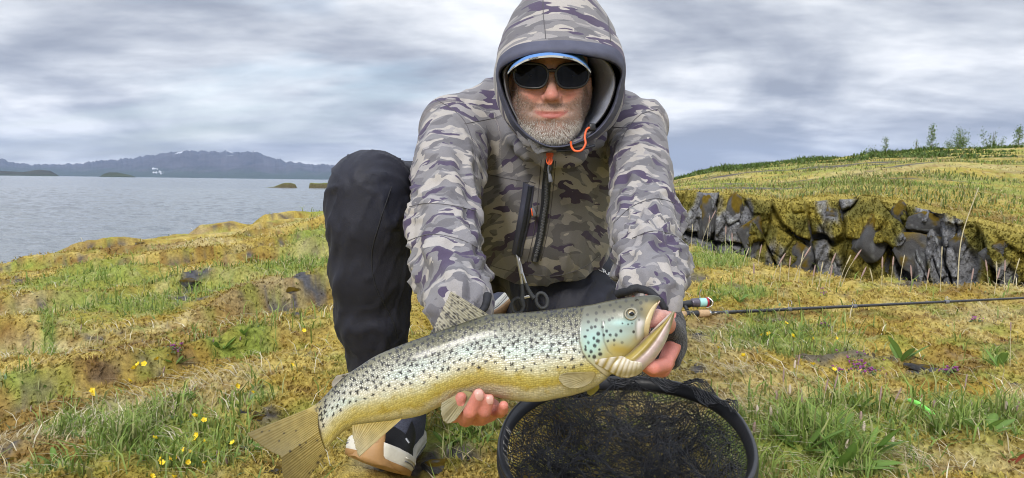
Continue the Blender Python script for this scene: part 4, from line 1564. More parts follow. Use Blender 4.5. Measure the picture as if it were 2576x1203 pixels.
zt0 = at_cloth(1383, 402, .004)
zd = float((zt0 - CAM) @ CF) - .004
patch('zip_slider', [(1375, 381), (1391, 381), (1393, 390), (1388, 402), (1389, 412), (1386, 416), (1381, 416), (1377, 411), (1379, 402), (1373, 390)], zd - .004, .003, M_ORANGE, jacket)
ring = np.array([P(1382 + 7 * math.cos(t), 404 + 10 * math.sin(t), zd - .009) for t in np.linspace(0, 2 * math.pi, 24, endpoint=False)])
tube_obj('pull_ring', ring, .0013, M_ORANGE, jacket, 6, True)
tube_obj('pull_cord', spline([P(1382, 412, zd - .009), P(1379, 424, zd - .006), P(1381, 440, zd - .004)], 12), .0016, M_GREYTAB, jacket)
patch('pull_tab', [(1379, 436), (1386, 437), (1391, 458), (1380, 460)], zd - .003, .003, M_GREYTAB, jacket)
pd = float((at_cloth(1341, 535, .004) - CAM) @ CF)
patch('pocket_pull', [(1337, 522), (1343, 521), (1350, 540), (1347, 546), (1340, 544)], pd - .006, .003, M_GREYTAB, jacket)
patch('pocket_pull_tip', [(1335, 524), (1338, 524), (1341, 543), (1338, 544)], pd - .0095, .002, M_ORANGE, jacket)
# orange elastic cord with its stopper
cd = 1.455
tube_obj('elastic_cord', spline([P(1487, 320, cd), P(1476, 326, cd - .006), P(1471, 345, cd - .010), P(1473, 362, cd - .012), P(1463, 378, cd - .012), P(1447, 380, cd - .010), P(1438, 370, cd - .004), P(1436, 357, cd + .008)], 50), .0021, M_ORANGE, jacket, 8)
tube_obj('elastic_cord', spline([P(1305, 319, 1.475), P(1311, 322, 1.468), P(1317, 326, 1.475)], 8), .0021, M_ORANGE, jacket, 8)
link('cord_stopper', box_mesh(P(1489, 321, cd + .002), np.stack([CR, CF, CUP]), (.0065, .006, .007), .003, 'cord_stopper'), M_FRAME, jacket)
# collar: turned-out fleece fold, zip end and lapel
cf = lambda u, v: 1.462 + abs(u - 1372) * .00018 + (v - 350) * .0003
patch('collar_fold', [(1322, 336), (1340, 346), (1362, 354), (1385, 358), (1404, 356), (1396, 372), (1386, 380), (1366, 384), (1350, 391), (1340, 378), (1330, 358)], cf, .005, M_FLEECE, jacket)
lp = patch('collar_lapel', [(1402, 362), (1440, 352), (1470, 335), (1500, 322), (1512, 318), (1503, 345), (1494, 366), (1470, 372), (1440, 374), (1408, 378)], lambda u, v: 1.475 + abs(u - 1420) * .0002, .006, M_CAMO, jacket)
zz2 = spline([P(1400, 380, 1.468), P(1440, 377, 1.468), P(1470, 373, 1.47), P(1496, 366, 1.475)], 24)
tube_obj('collar_zip', zz2, .0028, M_ZIP, jacket, 6)
lp2 = patch('collar_lapel', [(1296, 316), (1310, 330), (1325, 345), (1336, 360), (1334, 372), (1316, 366), (1302, 345)], 1.478, .006, M_CAMO, jacket)
for l_ in (lp, lp2):
    co = np.array([v.co for v in l_.data.vertices])
    a = l_.data.attributes.new('camo', 'FLOAT_VECTOR', 'POINT')
    a.data.foreach_set('vector', np.stack([co[:, 0] + 4, co[:, 2] + 2, 0 * co[:, 0]], 1).astype(np.float32).ravel())

# sleeve cuffs: dark openings and straps near the trout
for ch, uvs in ((ARM_L, [(1556, 742), (1575, 733), (1605, 727), (1640, 738), (1662, 760), (1672, 778)]), (ARM_R, [(1224, 745), (1219, 768), (1205, 790), (1180, 806)])):
    c, nr = on_cloth(JB, uvs, 24, .002)
    if len(c) > 3:
        tube_obj('cuff_strap', c, np.linspace(.006, .004, len(c)), M_BLACKFAB, jacket, 8)

# ---- hood
def ring_w(pts, d_of, n=128):
    q = spline([(a, b, 0) for a, b in pts], n, True)
    return np.array([P(a, b, d_of(a, b)) for a, b, _ in q])


LIP = [(1390, 368), (1345, 350), (1302, 312), (1276, 262), (1260, 215), (1256, 182), (1280, 158), (1339, 137), (1415, 134), (1480, 140), (1540, 156), (1564, 182), (1556, 225), (1540, 275), (1505, 325), (1450, 358)]
SEAM = [(1390, 378), (1335, 362), (1288, 318), (1263, 264), (1250, 215), (1248, 176), (1262, 138), (1310, 110), (1400, 101), (1485, 106), (1545, 120), (1570, 150), (1572, 205), (1560, 268), (1522, 328), (1455, 366)]
C1 = [(1390, 385), (1328, 368), (1281, 322), (1258, 266), (1248, 212), (1250, 165), (1262, 110), (1305, 62), (1400, 40), (1485, 52), (1543, 88), (1568, 140), (1574, 205), (1563, 272), (1526, 334), (1458, 374)]
C2 = [(1395, 385), (1332, 362), (1290, 318), (1268, 262), (1258, 200), (1262, 128), (1279, 55), (1322, -8), (1402, -38), (1482, -14), (1533, 48), (1556, 115), (1562, 200), (1552, 272), (1520, 330), (1460, 372)]
sc_ = lambda pts, k, c=(1408, 190): [(c[0] + (a - c[0]) * k, c[1] + (b - c[1]) * k) for a, b in pts]
dl = lambda o: (lambda u, v: 1.388 + .00030 * max(v - 140, 0) + .034 * ((u - 1408) / 165) ** 2 + o)
turn = [(a + (1405 - a) * .03, b + (230 - b) * .03) for a, b in LIP]
rings = [ring_w(turn, dl(.035)), ring_w(sc_(LIP, .992, (1405, 230)), dl(.010)), ring_w(LIP, dl(.0)), ring_w(sc_(LIP, 1.015), dl(-.004)), ring_w([((a + c) / 2, (b + d) / 2 - 2) for (a, b), (c, d) in zip(LIP, SEAM)], dl(.004)), ring_w(SEAM, dl(.016))]
bv = np.array(rings)
bv[3:5] += (fbm(bv[3:5] * np.array([28, 28, 60]), 3)[..., None]) * .004 * -CF
HR = []
r1, r2, r3 = ring_w(SEAM, dl(.0175)), ring_w(C1, dl(.055)), ring_w(C2, dl(.12))
r4 = ring_w(sc_(C2, .97), dl(.19)); r5 = ring_w(sc_(C2, .80), dl(.25)); r6 = ring_w(sc_(C2, .45), dl(.285)); r7 = ring_w(sc_(C2, .05), dl(.295))
key = np.array([r1, r2, r3, r4, r5, r6, r7])
tq = np.linspace(0, 6, 70)
HR = np.stack([spline(key[:, j], 70) for j in range(128)], 1)
HVv = HR.reshape(-1, 3)
Fh = grid_faces(70, 128, True)
Nh = normals(HVv, Fh)
sgn = np.sign((Nh * (HVv - P(1408, 190, 1.6))).sum(1).mean())
fo = (np.abs(perlin(HVv * np.array([11, 7, 6.0]) + 2)) - .25) * .010 + (np.abs(perlin(HVv * np.array([24, 12, 14.]) + 7)) - .25) * .0045
rowi = np.repeat(np.arange(70), 128)
HVv = HVv + Nh * sgn * (fo * sstep(0, 8, rowi))[:, None]
hco = np.stack([HVv[:, 0] * .8 + 3.1, HVv[:, 2] * .75 + .9 * HVv[:, 1] + 1.7, 0 * HVv[:, 0]], 1)
hood = link('hood', mesh_np('hood', HVv, Fh, True, None, {'camo': hco}), M_CAMO, person)
hood['label'] = 'raised camouflage hood with a navy edge band'
band = link('hood_band', mesh_np('hood_band', bv.reshape(-1, 3), grid_faces(6, 128, True)), M_NAVY, hood)
HB = BVHTree.FromPolygons(HVv.tolist(), Fh.tolist())
for pts in ([(1366, -2), (1367, 40), (1371, 75), (1373, 98)], [(1522, -2), (1528, 40), (1533, 75), (1536, 105)]):
    c, nr = on_cloth(HB, pts, 30, .0004)
    if len(c) > 3:
        tube_obj('seam', c, .0008, M_SEAM, hood, 6)
# lining inside the hood and the soft inner hood round the face
lin = np.array([ring_w(turn, dl(.03)), ring_w(sc_(turn, .985), dl(.09)), ring_w(sc_(turn, .93), dl(.16)), ring_w(sc_(turn, .6), dl(.22)), ring_w(sc_(turn, .1), dl(.24))])
link('hood_lining', mesh_np('hood_lining', lin.reshape(-1, 3), grid_faces(5, 128, True)), M_BLACKFAB, hood)
H0 = [(1388, 372), (1340, 346), (1304, 303), (1280, 252), (1269, 206), (1270, 176), (1300, 150), (1345, 136), (1412, 126), (1480, 134), (1526, 158), (1545, 200), (1538, 246), (1513, 294), (1474, 332), (1430, 358)]
H1 = [(1388, 366), (1345, 334), (1312, 292), (1294, 246), (1288, 205), (1290, 170), (1315, 145), (1345, 128), (1400, 120), (1450, 128), (1484, 155), (1496, 200), (1490, 248), (1470, 294), (1448, 326), (1418, 350)]
dh = lambda o: (lambda u, v: 1.432 + .00024 * max(v - 140, 0) + o)
ihr = [ring_w(sc_(H0, 1.03, (1400, 240)), dh(.03)), ring_w(sc_(H0, 1.01, (1400, 240)), dh(.006)), ring_w(H0, dh(.0)), ring_w(sc_(H0, .985, (1400, 240)), dh(.003)),
       ring_w([((2 * a + c) / 3, (2 * b + d) / 3) for (a, b), (c, d) in zip(H0, H1)], dh(.03)), ring_w([((a + 2 * c) / 3, (b + 2 * d) / 3) for (a, b), (c, d) in zip(H0, H1)], dh(.06)), ring_w(H1, dh(.10)), ring_w(sc_(H1, .97, (1400, 240)), dh(.16))]
ih = np.array(ihr)
ih[3:] += (fbm(ih[3:] * np.array([18, 18, 30]), 3)[..., None]) * .005 * -CF
link('inner_hood', mesh_np('inner_hood', ih[3:].reshape(-1, 3), grid_faces(5, 128, True)), M_LINING, hood)
link('inner_hood_edge', mesh_np('inner_hood_edge', ih[:4].reshape(-1, 3), grid_faces(4, 128, True)), M_FLEECE, hood)

# ---- trousers
M_TROU = simple('black_trousers', (.0165, .0178, .0300), .62, var=.18, vscale=50, bump=.35, bscale=420, bdist=.0012, sheen=.03, spec=.35)
tf_ = Field(*bounds([p for c in (LEG_R, LEG_L, SHIN_L) for p, _ in c], .14), .0065)
tf_.chain(LEG_R, .03)
tf_.chain(LEG_L, .03)
tf_.chain(SHIN_L, .03)
tf_.seg(P(1240, 600, 2.12), P(1440, 610, 2.14), PX(115, 2.12), PX(118, 2.14), .05)
tf_.cut(P(968, 1012, 1.68), np.array([.05, .3, -1.0]), .004) if False else None
TV, TF_ = tf_.mesh()
TV = relax(TV, TF_, 2, .5)
TN = normals(TV, TF_)
s1, L1, A1, q1 = chain_coords(TV, LEG_R)
s2, L2, A2, q2 = chain_coords(TV, LEG_L)
disp = np.zeros(len(TV))
for s_, L_, A_, sd in ((s1, L1, A1, 3.0), (s2, L2, A2, 9.0)):
    p = np.stack([L_ * 5.5 + 1.3 * A_, np.cos(A_) * 1.3 + sd, np.sin(A_) * 1.3], 1)
    p2 = np.stack([L_ * 13 - 1.5 * A_, np.cos(A_) * 1.8 + sd, np.sin(A_) * 1.8], 1)
    f = perlin(p * np.array([.7, .5, .5])) * .003 + np.exp(-(perlin(p2 * np.array([.55, .5, .5])) / .09) ** 2) * .0048 + np.exp(-(perlin(p2 * np.array([1.1, .9, .9]) + 7) / .09) ** 2) * .0026
    disp = np.where((s_ < .02) & (s_ <= np.minimum(s1, s2)), f, disp)
TV = TV + TN * disp[:, None]
trousers = link('trousers', mesh_np('trousers', TV, TF_), M_TROU, person)
trousers['label'] = 'plain black outdoor trousers'
TB = BVHTree.FromPolygons(TV.tolist(), TF_.tolist())
c, nr = on_cloth(TB, [(985, 470), (955, 560), (935, 640), (945, 720), (985, 800), (1000, 850)], 50, .0002)
tube_obj('seam', c, .0012, M_BLACKFAB, trousers, 6)
# white letters on the thigh
M_WHITE = simple('white_print', (.75, .76, .78), .6, var=.05)
tm = text_mesh('CRAFT', 1.0, 'thigh_print', bold=.02)


def warp(a, b):
    u = 1530 + a * 20 + b * -4
    v = 690 + a * 11 - b * 15
    p, nn = onto(TB, u, v, .002)
    return p if p is not None else P(u, v, 2.0)


link('thigh_print', place_text(tm, None, None, None, warp), M_WHITE, trousers)

# ---- gloves without finger tips
M_WOOL = simple('black_wool', (.012, .012, .016), .95, var=.3, vscale=200, bump=1.0, bscale=420, bdist=.003, sheen=.25)
glf = Field(*bounds([p for p, _ in LPALM] + [P(1700, 935, 1.0), P(1600, 760, 1.0)], .05), .0035)
glf.chain([PR(1652, 775, 1.075, 48), PR(1672, 815, 1.055, 45), PR(1682, 862, 1.035, 40), PR(1682, 898, 1.02, 34)], .015)
glf.seg(P(1690, 838, 1.02), P(1681, 824, 1.003), PX(31, 1.02), PX(29, 1.0), .012)
glf.ell(P(1662, 800, .945), (.018, .040, .016), .006, True)
glf.ell(P(1640, 915, .97), (.018, .06, .024), .006, True)
gv_, gf_ = glf.mesh()
gv_ = relax(gv_, gf_, 2)
gv_ += normals(gv_, gf_) * (.0018 * fbm(gv_ * 160, 3))[:, None]
gl = link('glove', mesh_np('glove', gv_, gf_), M_WOOL, person)
gl['label'] = 'black fingerless wool glove behind the trout jaw'
grf = Field(*bounds([p for p, _ in RPALM], .07), .004)
grf.chain([PR(1160, 800, 1.09, 50), PR(1172, 930, 1.07, 47), PR(1188, 1000, 1.035, 47), PR(1180, 1030, 1.005, 38)], .015)
grf.seg(P(1160, 1030, 1.0), P(1144, 1040, .962), PX(24, 1.0), PX(22, .96), .01)
gv_, gf_ = grf.mesh()
gl2 = link('glove', mesh_np('glove', relax(gv_, gf_, 2), gf_), M_WOOL, person)
gl2['label'] = 'black fingerless glove under the trout belly'


# ---- shoes
M_KNIT = simple('grey_knit_upper', (.075, .08, .115), .85, var=.4, vscale=260, bump=.8, bscale=500, bdist=.002)
M_TOE = simple('black_toe_overlay', (.012, .012, .014), .6, var=.3, vscale=90, bump=.3, bscale=400)
M_FOAM = simple('cream_foam', (.72, .69, .60), .7, var=.08, vscale=40, bump=.3, bscale=150, bdist=.002)
M_GUM = simple('tan_gum_rubber', (.42, .235, .095), .5, var=.12, vscale=40, bump=.25, bscale=200)
M_REFL = simple('pale_reflector', (.55, .58, .62), .3)


def shoe(o, fwd, roll, scale=1.0, flat=None):
    """training shoe: y from heel (0) to toe (1); returns the group of parts"""
    fwd = np.array(fwd, float); fwd /= np.linalg.norm(fwd)
    upv = np.array([0, 0, 1.0]); upv = upv - fwd * (upv @ fwd); upv /= np.linalg.norm(upv)
    rt = np.cross(fwd, upv)
    c, s = math.cos(roll), math.sin(roll)
    rt, upv = rt * c + upv * s, upv * c - rt * s
    W = lambda x, y, z: np.array(o) + scale * (x * rt + (y - .0) * .295 * fwd + z * upv)
    ys = np.linspace(0, 1, 40)
    hw = np.interp(ys, [0, .04, .12, .3, .5, .7, .85, .94, .985, 1], [.010, .028, .037, .038, .040, .052, .050, .036, .018, .003])
    hw = np.convolve(np.pad(hw, 2, 'edge'), np.ones(5) / 5, 'valid')
    spring = np.interp(ys, [0, .1, .7, 1], [.008, 0, 0, .030]) ** 1.0
    top = np.interp(ys, [0, .05, .2, .35, .5, .7, .85, .95, 1], [.085, .105, .108, .10, .088, .068, .058, .050, .036])
    sole_t = np.interp(ys, [0, .2, .7, 1], [.040, .038, .030, .030])
    # upper
    ph = np.linspace(0, np.pi, 31)
    up_ = []
    for y, h, sp, t, st_ in zip(ys, hw, spring, top, sole_t):
        zb = sp + st_ * .75
        up_.append([W(np.cos(a) * h * 1.0 * (1 - .10 * np.sin(a)), y, zb + (t - zb) * np.sin(a) ** .75) for a in ph])
    up_ = np.array(up_)
    root = link('shoe', mesh_np('shoe', up_.reshape(-1, 3), grid_faces(40, 31)), M_KNIT, person)
    # black overlay on the toe, wrapped 2 mm proud
    nrm = normals(up_.reshape(-1, 3), grid_faces(40, 31)).reshape(up_.shape)
    ctr = W(0, .6, .03)
    sg = np.sign((nrm * (up_ - ctr)).sum())
    ov = []
    j0 = 27
    for i in range(j0, 40):
        ov.append(up_[i] + nrm[i] * sg * .0022)
    ov = np.array(ov)
    # the overlay's edge is higher on the sides than over the instep
    first = up_[j0 - 6:j0 + 1] + nrm[j0 - 6:j0 + 1] * sg * .0018
    link('toe_overlay', mesh_np('toe_overlay', ov.reshape(-1, 3), grid_faces(len(ov), 31)), M_TOE, root)
    for lo_, hi_ in ((2, 9), (21, 28)):
        sd_ = np.array([up_[i][lo_:hi_] + nrm[i][lo_:hi_] * sg * .0020 for i in range(20, 28)])
        link('side_overlay', mesh_np('side_overlay', sd_.reshape(-1, 3), grid_faces(8, hi_ - lo_)), M_TOE, root)
    for jj in (7, 23):
        pq = up_[29][jj] + nrm[29][jj] * sg * .0035
        n1 = nrm[29][jj] * sg
        t1 = up_[29][jj + 1] - up_[29][jj]; t1 /= np.linalg.norm(t1)
        link('reflector', box_mesh(pq, np.stack([t1, np.cross(n1, t1), n1]), (.0055, .003, .001), .0006, 'reflector'), M_REFL, root)
    # midsole
    ms = []
    prof = [(.0, 0.90), (.12, .99), (.35, 1.06), (.6, 1.04), (.85, 1.05), (1.0, .98), (1.04, .86)]
    for y, h, sp, st_ in zip(ys, hw, spring, sole_t):
        rowp = [W(s_ * (h * k + .006), y * 1.02 - .008, sp + st_ * f) for s_, seq in ((-1, prof[::-1]), (1, prof)) for f, k in seq]
        ms.append(rowp)
    ms = np.array(ms)
    ms += (fbm(ms * 90, 2)[..., None]) * .0012
    nc = ms.shape[1]
    Vm = ms.reshape(-1, 3)
    Fm = grid_faces(40, nc, True)
    c0, c1 = Vm[:nc].mean(0), Vm[-nc:].mean(0)
    Vm = np.concatenate([Vm, [c0, c1]])
    j = np.arange(nc); j2 = (j + 1) % nc
    capf = np.concatenate([np.stack([j2, j, np.full(nc, len(Vm) - 2)], 1), np.stack([39 * nc + j, 39 * nc + j2, np.full(nc, len(Vm) - 1)], 1)])
    link('midsole', mesh_np('midsole', Vm, [Fm, capf]), M_FOAM, root)
    for kk in (.42, .62):
        for s_ in (-1, 1):
            gl_ = np.array([W(s_ * (h * 1.052 + .0066), y * 1.02 - .008, sp + st_ * (kk + .08 * math.sin(y * 9))) for y, h, sp, st_ in zip(ys[3:36], hw[3:36], spring[3:36], sole_t[3:36])])
            tube_obj('midsole_groove', gl_, .0011, M_GREYTAB if kk < .5 else M_FOAM, root, 6)
    # outsole with the toe bumper
    os_ = []
    for y, h, sp, st_ in zip(ys, hw, spring, sole_t):
        os_.append([W(x * (h + .007), y * 1.025 - .010, sp + z) for x, z in ((-1.02, .006), (-1.0, -.002), (-.5, -.005), (0, -.006), (.5, -.005), (1.0, -.002), (1.02, .006))])
    os_ = np.array(os_)
    link('outsole', mesh_np('outsole', os_.reshape(-1, 3), grid_faces(40, 7)[:, ::-1]), M_GUM, root)
    bmp = []
    for a in np.linspace(-1, 1, 41):
        x = a * .047
        yb = 1.038 - .17 * abs(a) ** 2.4 * 1.0
        hgt = .010 + .050 * (1 / (1 + math.exp((abs(a) - .30) * 20)))
        spb = np.interp(yb, [.7, 1], [0, .030])
        bmp.append([W(x * (1 - .03 * f), yb - .035 * f ** 2 * (hgt / .05), spb - .006 + hgt * f) for f in np.linspace(0, 1, 9)])
    bmp = np.array(bmp)
    bo = link('toe_bumper', mesh_np('toe_bumper', bmp.reshape(-1, 3), grid_faces(41, 9)[:, ::-1]), M_GUM, root)
    so = bo.modifiers.new('thick', 'SOLIDIFY'); so.thickness = .003; so.offset = 0
    # embossed letter on the bumper
    e = bmp[20][5]
    ex = bmp[22][5] - bmp[18][5]; ex /= np.linalg.norm(ex)
    ey = bmp[20][7] - bmp[20][4]; ey /= np.linalg.norm(ey)
    en = np.cross(ex, ey)
    en = en if en @ (CAM - e) > 0 else -en
    tx = place_text(text_mesh('S', .017, 'bumper_letter', .35), e + en * .0028, ex if ex @ CR > 0 else -ex, ey)
    link('bumper_letter', tx, M_GUM, root)
    # ankle collar
    col_ = [W(np.cos(t) * .036, .17 + np.sin(t) * .16, .104) for t in np.linspace(0, 2 * np.pi, 40, endpoint=False)]
    tube_obj('ankle_collar', np.array(col_), .009, M_KNIT, root, 8, True)
    return root


toe = P(930, 1184, 1.475)
dirf = toe - P(1000, 1130, 1.70)
heel = toe - dirf / np.linalg.norm(dirf) * .30
sh = shoe(heel + np.array([0, 0, -.004]), dirf, math.radians(15), 1.1)
sh['label'] = 'black and grey shoe with cream sole and tan toe bumper'
# the other shoe lies on its side behind the kneeling leg
d2 = P(1250, 850, 2.28) - P(1325, 735, 2.52)
sh2 = shoe(P(1318, 752, 2.50), P(1222, 842, 2.32) - P(1318, 752, 2.50), math.radians(-75))
sh2['label'] = 'pale soled shoe of the folded leg, mostly hidden'
# ================================================================== the trout
DF = .955
trout = empty('trout', P(1250, 900, DF))
tag(trout, 'large spotted brown trout held out across the picture', 'fish')
ST = np.array([(772, 1030, 808, 1140, .02), (801, 1012, 828, 1122, .30), (832, 980, 850, 1098, .42), (867, 947, 886, 1074, .46), (905, 921, 938, 1066, .50), (950, 893, 1000, 1057, .52),
               (1019, 864, 1060, 1045, .54), (1083, 841, 1112, 1021, .55), (1155, 815, 1160, 1001, .55), (1229, 792, 1222, 994, .55), (1290, 788, 1285, 1007, .55), (1350, 783, 1352, 1011, .54),
               (1409, 776, 1410, 1001, .53), (1450, 771, 1458, 990, .53), (1490, 766, 1500, 972, .52), (1530, 757, 1540, 940, .55), (1570, 750, 1575, 905, .62), (1600, 746, 1600, 880, .66),
               (1625, 743, 1620, 852, .70), (1645, 743, 1637, 812, .80), (1657, 746, 1650, 776, .9), (1662, 751, 1659, 763, 1.0)], float)
NS, NTH = 1000, 230
sp_ = spline(ST, NS)
top2, bot2, thk = sp_[:, :2], sp_[:, 2:4], sp_[:, 4]
mid2 = (top2 + bot2) / 2
hv2 = (top2 - bot2) / 2
hlen = np.linalg.norm(hv2, axis=1)
th = np.linspace(0, 2 * np.pi, NTH, endpoint=False)      # 0 = top, pi/2 = near side, pi = bottom
ct, st = np.cos(th), np.sin(th)
pw = np.sign(ct) * np.abs(ct) ** .92
belly = np.where(st > 0, 1.0, 1.0)
U2 = mid2[:, None] + hv2[:, None] * pw[None, :, None]
# the rounded body: its widest part lies a little below the middle, back and belly narrow
wdt = np.abs(st) ** .86 * (1 + .10 * ct * -1)
DD = DF - np.sign(st)[None] * wdt[None] * (thk * hlen)[:, None] * DF / FPX
al = np.concatenate([[0], np.cumsum(np.linalg.norm(np.diff(mid2, axis=0), axis=1))])
hgt = np.broadcast_to(pw, (NS, NTH))
uu, vv_ = U2[..., 0], U2[..., 1]
near = st[None] > -.05
# gill cover stands proud of the flank
ge = np.array([(740, 1478), (790, 1464), (830, 1456), (860, 1458), (885, 1464), (905, 1476), (920, 1492), (940, 1515), (960, 1545)], float)
gu = np.interp(vv_, ge[:, 0], ge[:, 1])
gill = sstep(-1.5, 5, uu - gu) * sstep(790, 830, vv_)
pe = np.interp(vv_, [790, 830, 860, 885, 900], [1515, 1516, 1520, 1530, 1548])
pre = np.exp(-((uu - pe) / 2.5) ** 2) * sstep(800, 830, vv_) * sstep(905, 880, vv_)
prox = gill * 2.6 - 1.6 * pre + 3.0 * np.exp(-((uu - 1587) / 22) ** 2 - ((vv_ - 790) / 17) ** 2)
eyeh = np.exp(-(((uu - 1587) ** 2 + (vv_ - 790) ** 2) / 15.0 ** 2) ** 3)
prox = prox - 4.0 * eyeh
cheekl = np.exp(-((uu - 1600) / 3.0) ** 2) * sstep(806, 815, vv_) * sstep(862, 848, vv_)
prox = prox - 1.4 * cheekl
DD = DD - np.sign(st)[None] * np.abs(st)[None] ** .5 * PX(1, DF) * prox
FW = CAM + DD[..., None] * (CF + ((uu - CU) / FPX)[..., None] * CR - ((vv_ - CV) / FPX)[..., None] * CUP)


def ramp_np(x, stops):
    xs = np.array([s[0] for s in stops]); cs = np.array([s[1] for s in stops], float)
    return np.stack([np.interp(x, xs, cs[:, i]) for i in range(3)], -1)


nz = fbm(np.stack([uu / 60, vv_ / 42, 0 * uu], -1), 4)
hq = hgt + .16 * nz
fc = ramp_np(hq, [(-1, (.56, .52, .38)), (-.82, (.58, .53, .36)), (-.66, (.48, .38, .085)), (-.46, (.50, .42, .12)), (-.28, (.62, .58, .38)), (-.05, (.64, .62, .52)), (.18, (.50, .53, .49)), (.42, (.34, .345, .30)),
                  (.62, (.205, .20, .145)), (.82, (.11, .105, .058)), (1, (.065, .065, .034))])
rear = sstep(1130, 840, uu)[..., None]
fc = fc * (1 - rear) + ramp_np(hq, [(-1, (.48, .42, .20)), (-.7, (.47, .38, .10)), (-.3, (.56, .50, .26)), (.1, (.62, .60, .50)), (.5, (.44, .44, .38)), (.85, (.24, .23, .16)), (1, (.15, .14, .09))]) * rear
patchy = sstep(.05, .4, fbm(np.stack([uu / 34, vv_ / 26, 5 + 0 * uu], -1), 3)) * sstep(-.15, -.35, hgt) * sstep(-.95, -.75, hgt)
fc = fc * (1 - .6 * patchy[..., None]) + np.array([.42, .31, .045]) * .6 * patchy[..., None]
irid = (np.exp(-((hgt - .12) / .28) ** 2) * .5 * sstep(.0, .4, fbm(np.stack([uu / 90, vv_ / 50, 9 + 0 * uu], -1), 3) + .2))[..., None]
fc = fc * (1 - irid) + np.array([.50, .66, .64]) * irid
tailb = sstep(822, 780, uu + .0 * vv_)[..., None]
fc = fc * (1 - tailb) + np.array([.44, .35, .13]) * tailb
# head colours
hd_ = sstep(-4, 6, uu - gu)[..., None]
hc_ = ramp_np(vv_ - .0 * uu, [(742, (.055, .055, .032)), (760, (.095, .092, .055)), (788, (.14, .14, .105)), (810, (.22, .24, .20)), (840, (.40, .46, .42)), (880, (.50, .47, .26)), (900, (.46, .36, .12)), (925, (.56, .50, .36))])
nose_y = sstep(1600, 1640, uu)[..., None] * sstep(752, 772, vv_)[..., None]
hc_ = hc_ * (1 - nose_y * .8) + np.array([.44, .36, .17]) * nose_y * .8
blob = lambda cu, cv, su, sv: np.exp(-((uu - cu) / su) ** 2 - ((vv_ - cv) / sv) ** 2)[..., None]
turq = .82 * np.clip(1.1 * blob(1488, 868, 30, 36) + .8 * blob(1568, 812, 34, 9) + .5 * blob(1540, 840, 40, 18), 0, 1)
hc_ = hc_ * (1 - turq) + np.array([.42, .68, .66]) * turq
yel = np.clip(blob(1572, 882, 40, 12) + .8 * blob(1606, 856, 16, 12) + .5 * blob(1545, 870, 20, 14), 0, 1)
hc_ = hc_ * (1 - .85 * yel) + np.array([.46, .34, .07]) * .85 * yel
wh = np.clip(blob(1607, 832, 8, 20) + .8 * blob(1612, 812, 10, 10), 0, 1)
hc_ = hc_ * (1 - wh) + np.array([.70, .66, .66]) * wh
fc = fc * (1 - hd_) + hc_ * hd_
line = np.clip(np.exp(-((uu - gu) / 2.2) ** 2) * sstep(800, 830, vv_) + .6 * pre + .5 * cheekl, 0, 1)[..., None] * near[..., None]
fc = fc * (1 - .75 * line) + np.array([.10, .085, .06]) * .75 * line
# spots: star-shaped on the flank, round on the gill cover
fr = np.random.default_rng(21)
pts = []
tries = 0
while tries < 11000:
    tries += 1
    i = fr.integers(10, 720)
    h = fr.uniform(-.62, 1.05)
    a = al[i]; yv = h * hlen[i]
    lim = np.interp(mid2[i, 0], [800, 900, 1050, 1200, 1350, 1500], [-.10, -.12, -.20, -.30, -.36, -.42])
    if h < lim:
        continue
    if h < lim + .22 and fr.random() < .55:
        continue
    gap = np.interp(h, [-.4, .1, .6, 1.0], [19, 14.5, 11.5, 9.5]) * np.interp(mid2[i, 0], [820, 1000, 1500], [1.0, 1.0, .98])
    if any((a - q[0]) ** 2 + ((yv - q[1]) * 1.0) ** 2 < gap * gap for q in pts):
        continue
    pts.append((a, yv, i, h))
spot = np.zeros((NS, NTH))
YV = hgt * hlen[:, None]
for (a, yv, i, h) in pts:
    i0, i1 = max(i - 14, 0), min(i + 15, NS)
    for sgn_ in (1, -1):
        cols = np.nonzero((np.abs(ct - np.sign(h) * min(abs(h), 1) ** (1 / .92)) < .22) & (st * sgn_ >= -.02))[0]
        if not len(cols):
            continue
        dx = al[i0:i1][:, None] - a
        dy = (YV[i0:i1][:, cols] - yv)
        ph = np.arctan2(dy, dx)
        k_ = fr.integers(3, 6)
        p0, r0 = fr.uniform(0, 6.28), fr.uniform(3.8, 7.0) * np.interp(h, [-.4, .2, 1.0], [.85, 1.0, .9])
        rad_ = r0 * (.74 + .30 * np.cos(k_ * ph + p0) + .12 * np.cos(2 * ph + p0 * 2))
        sv_ = 1 - sstep(-1.0, 1.1, np.hypot(dx, dy) - rad_)
        spot[i0:i1, cols] = np.maximum(spot[i0:i1, cols], sv_)
spot *= (1 - hd_[..., 0]) * sstep(782, 806, uu)
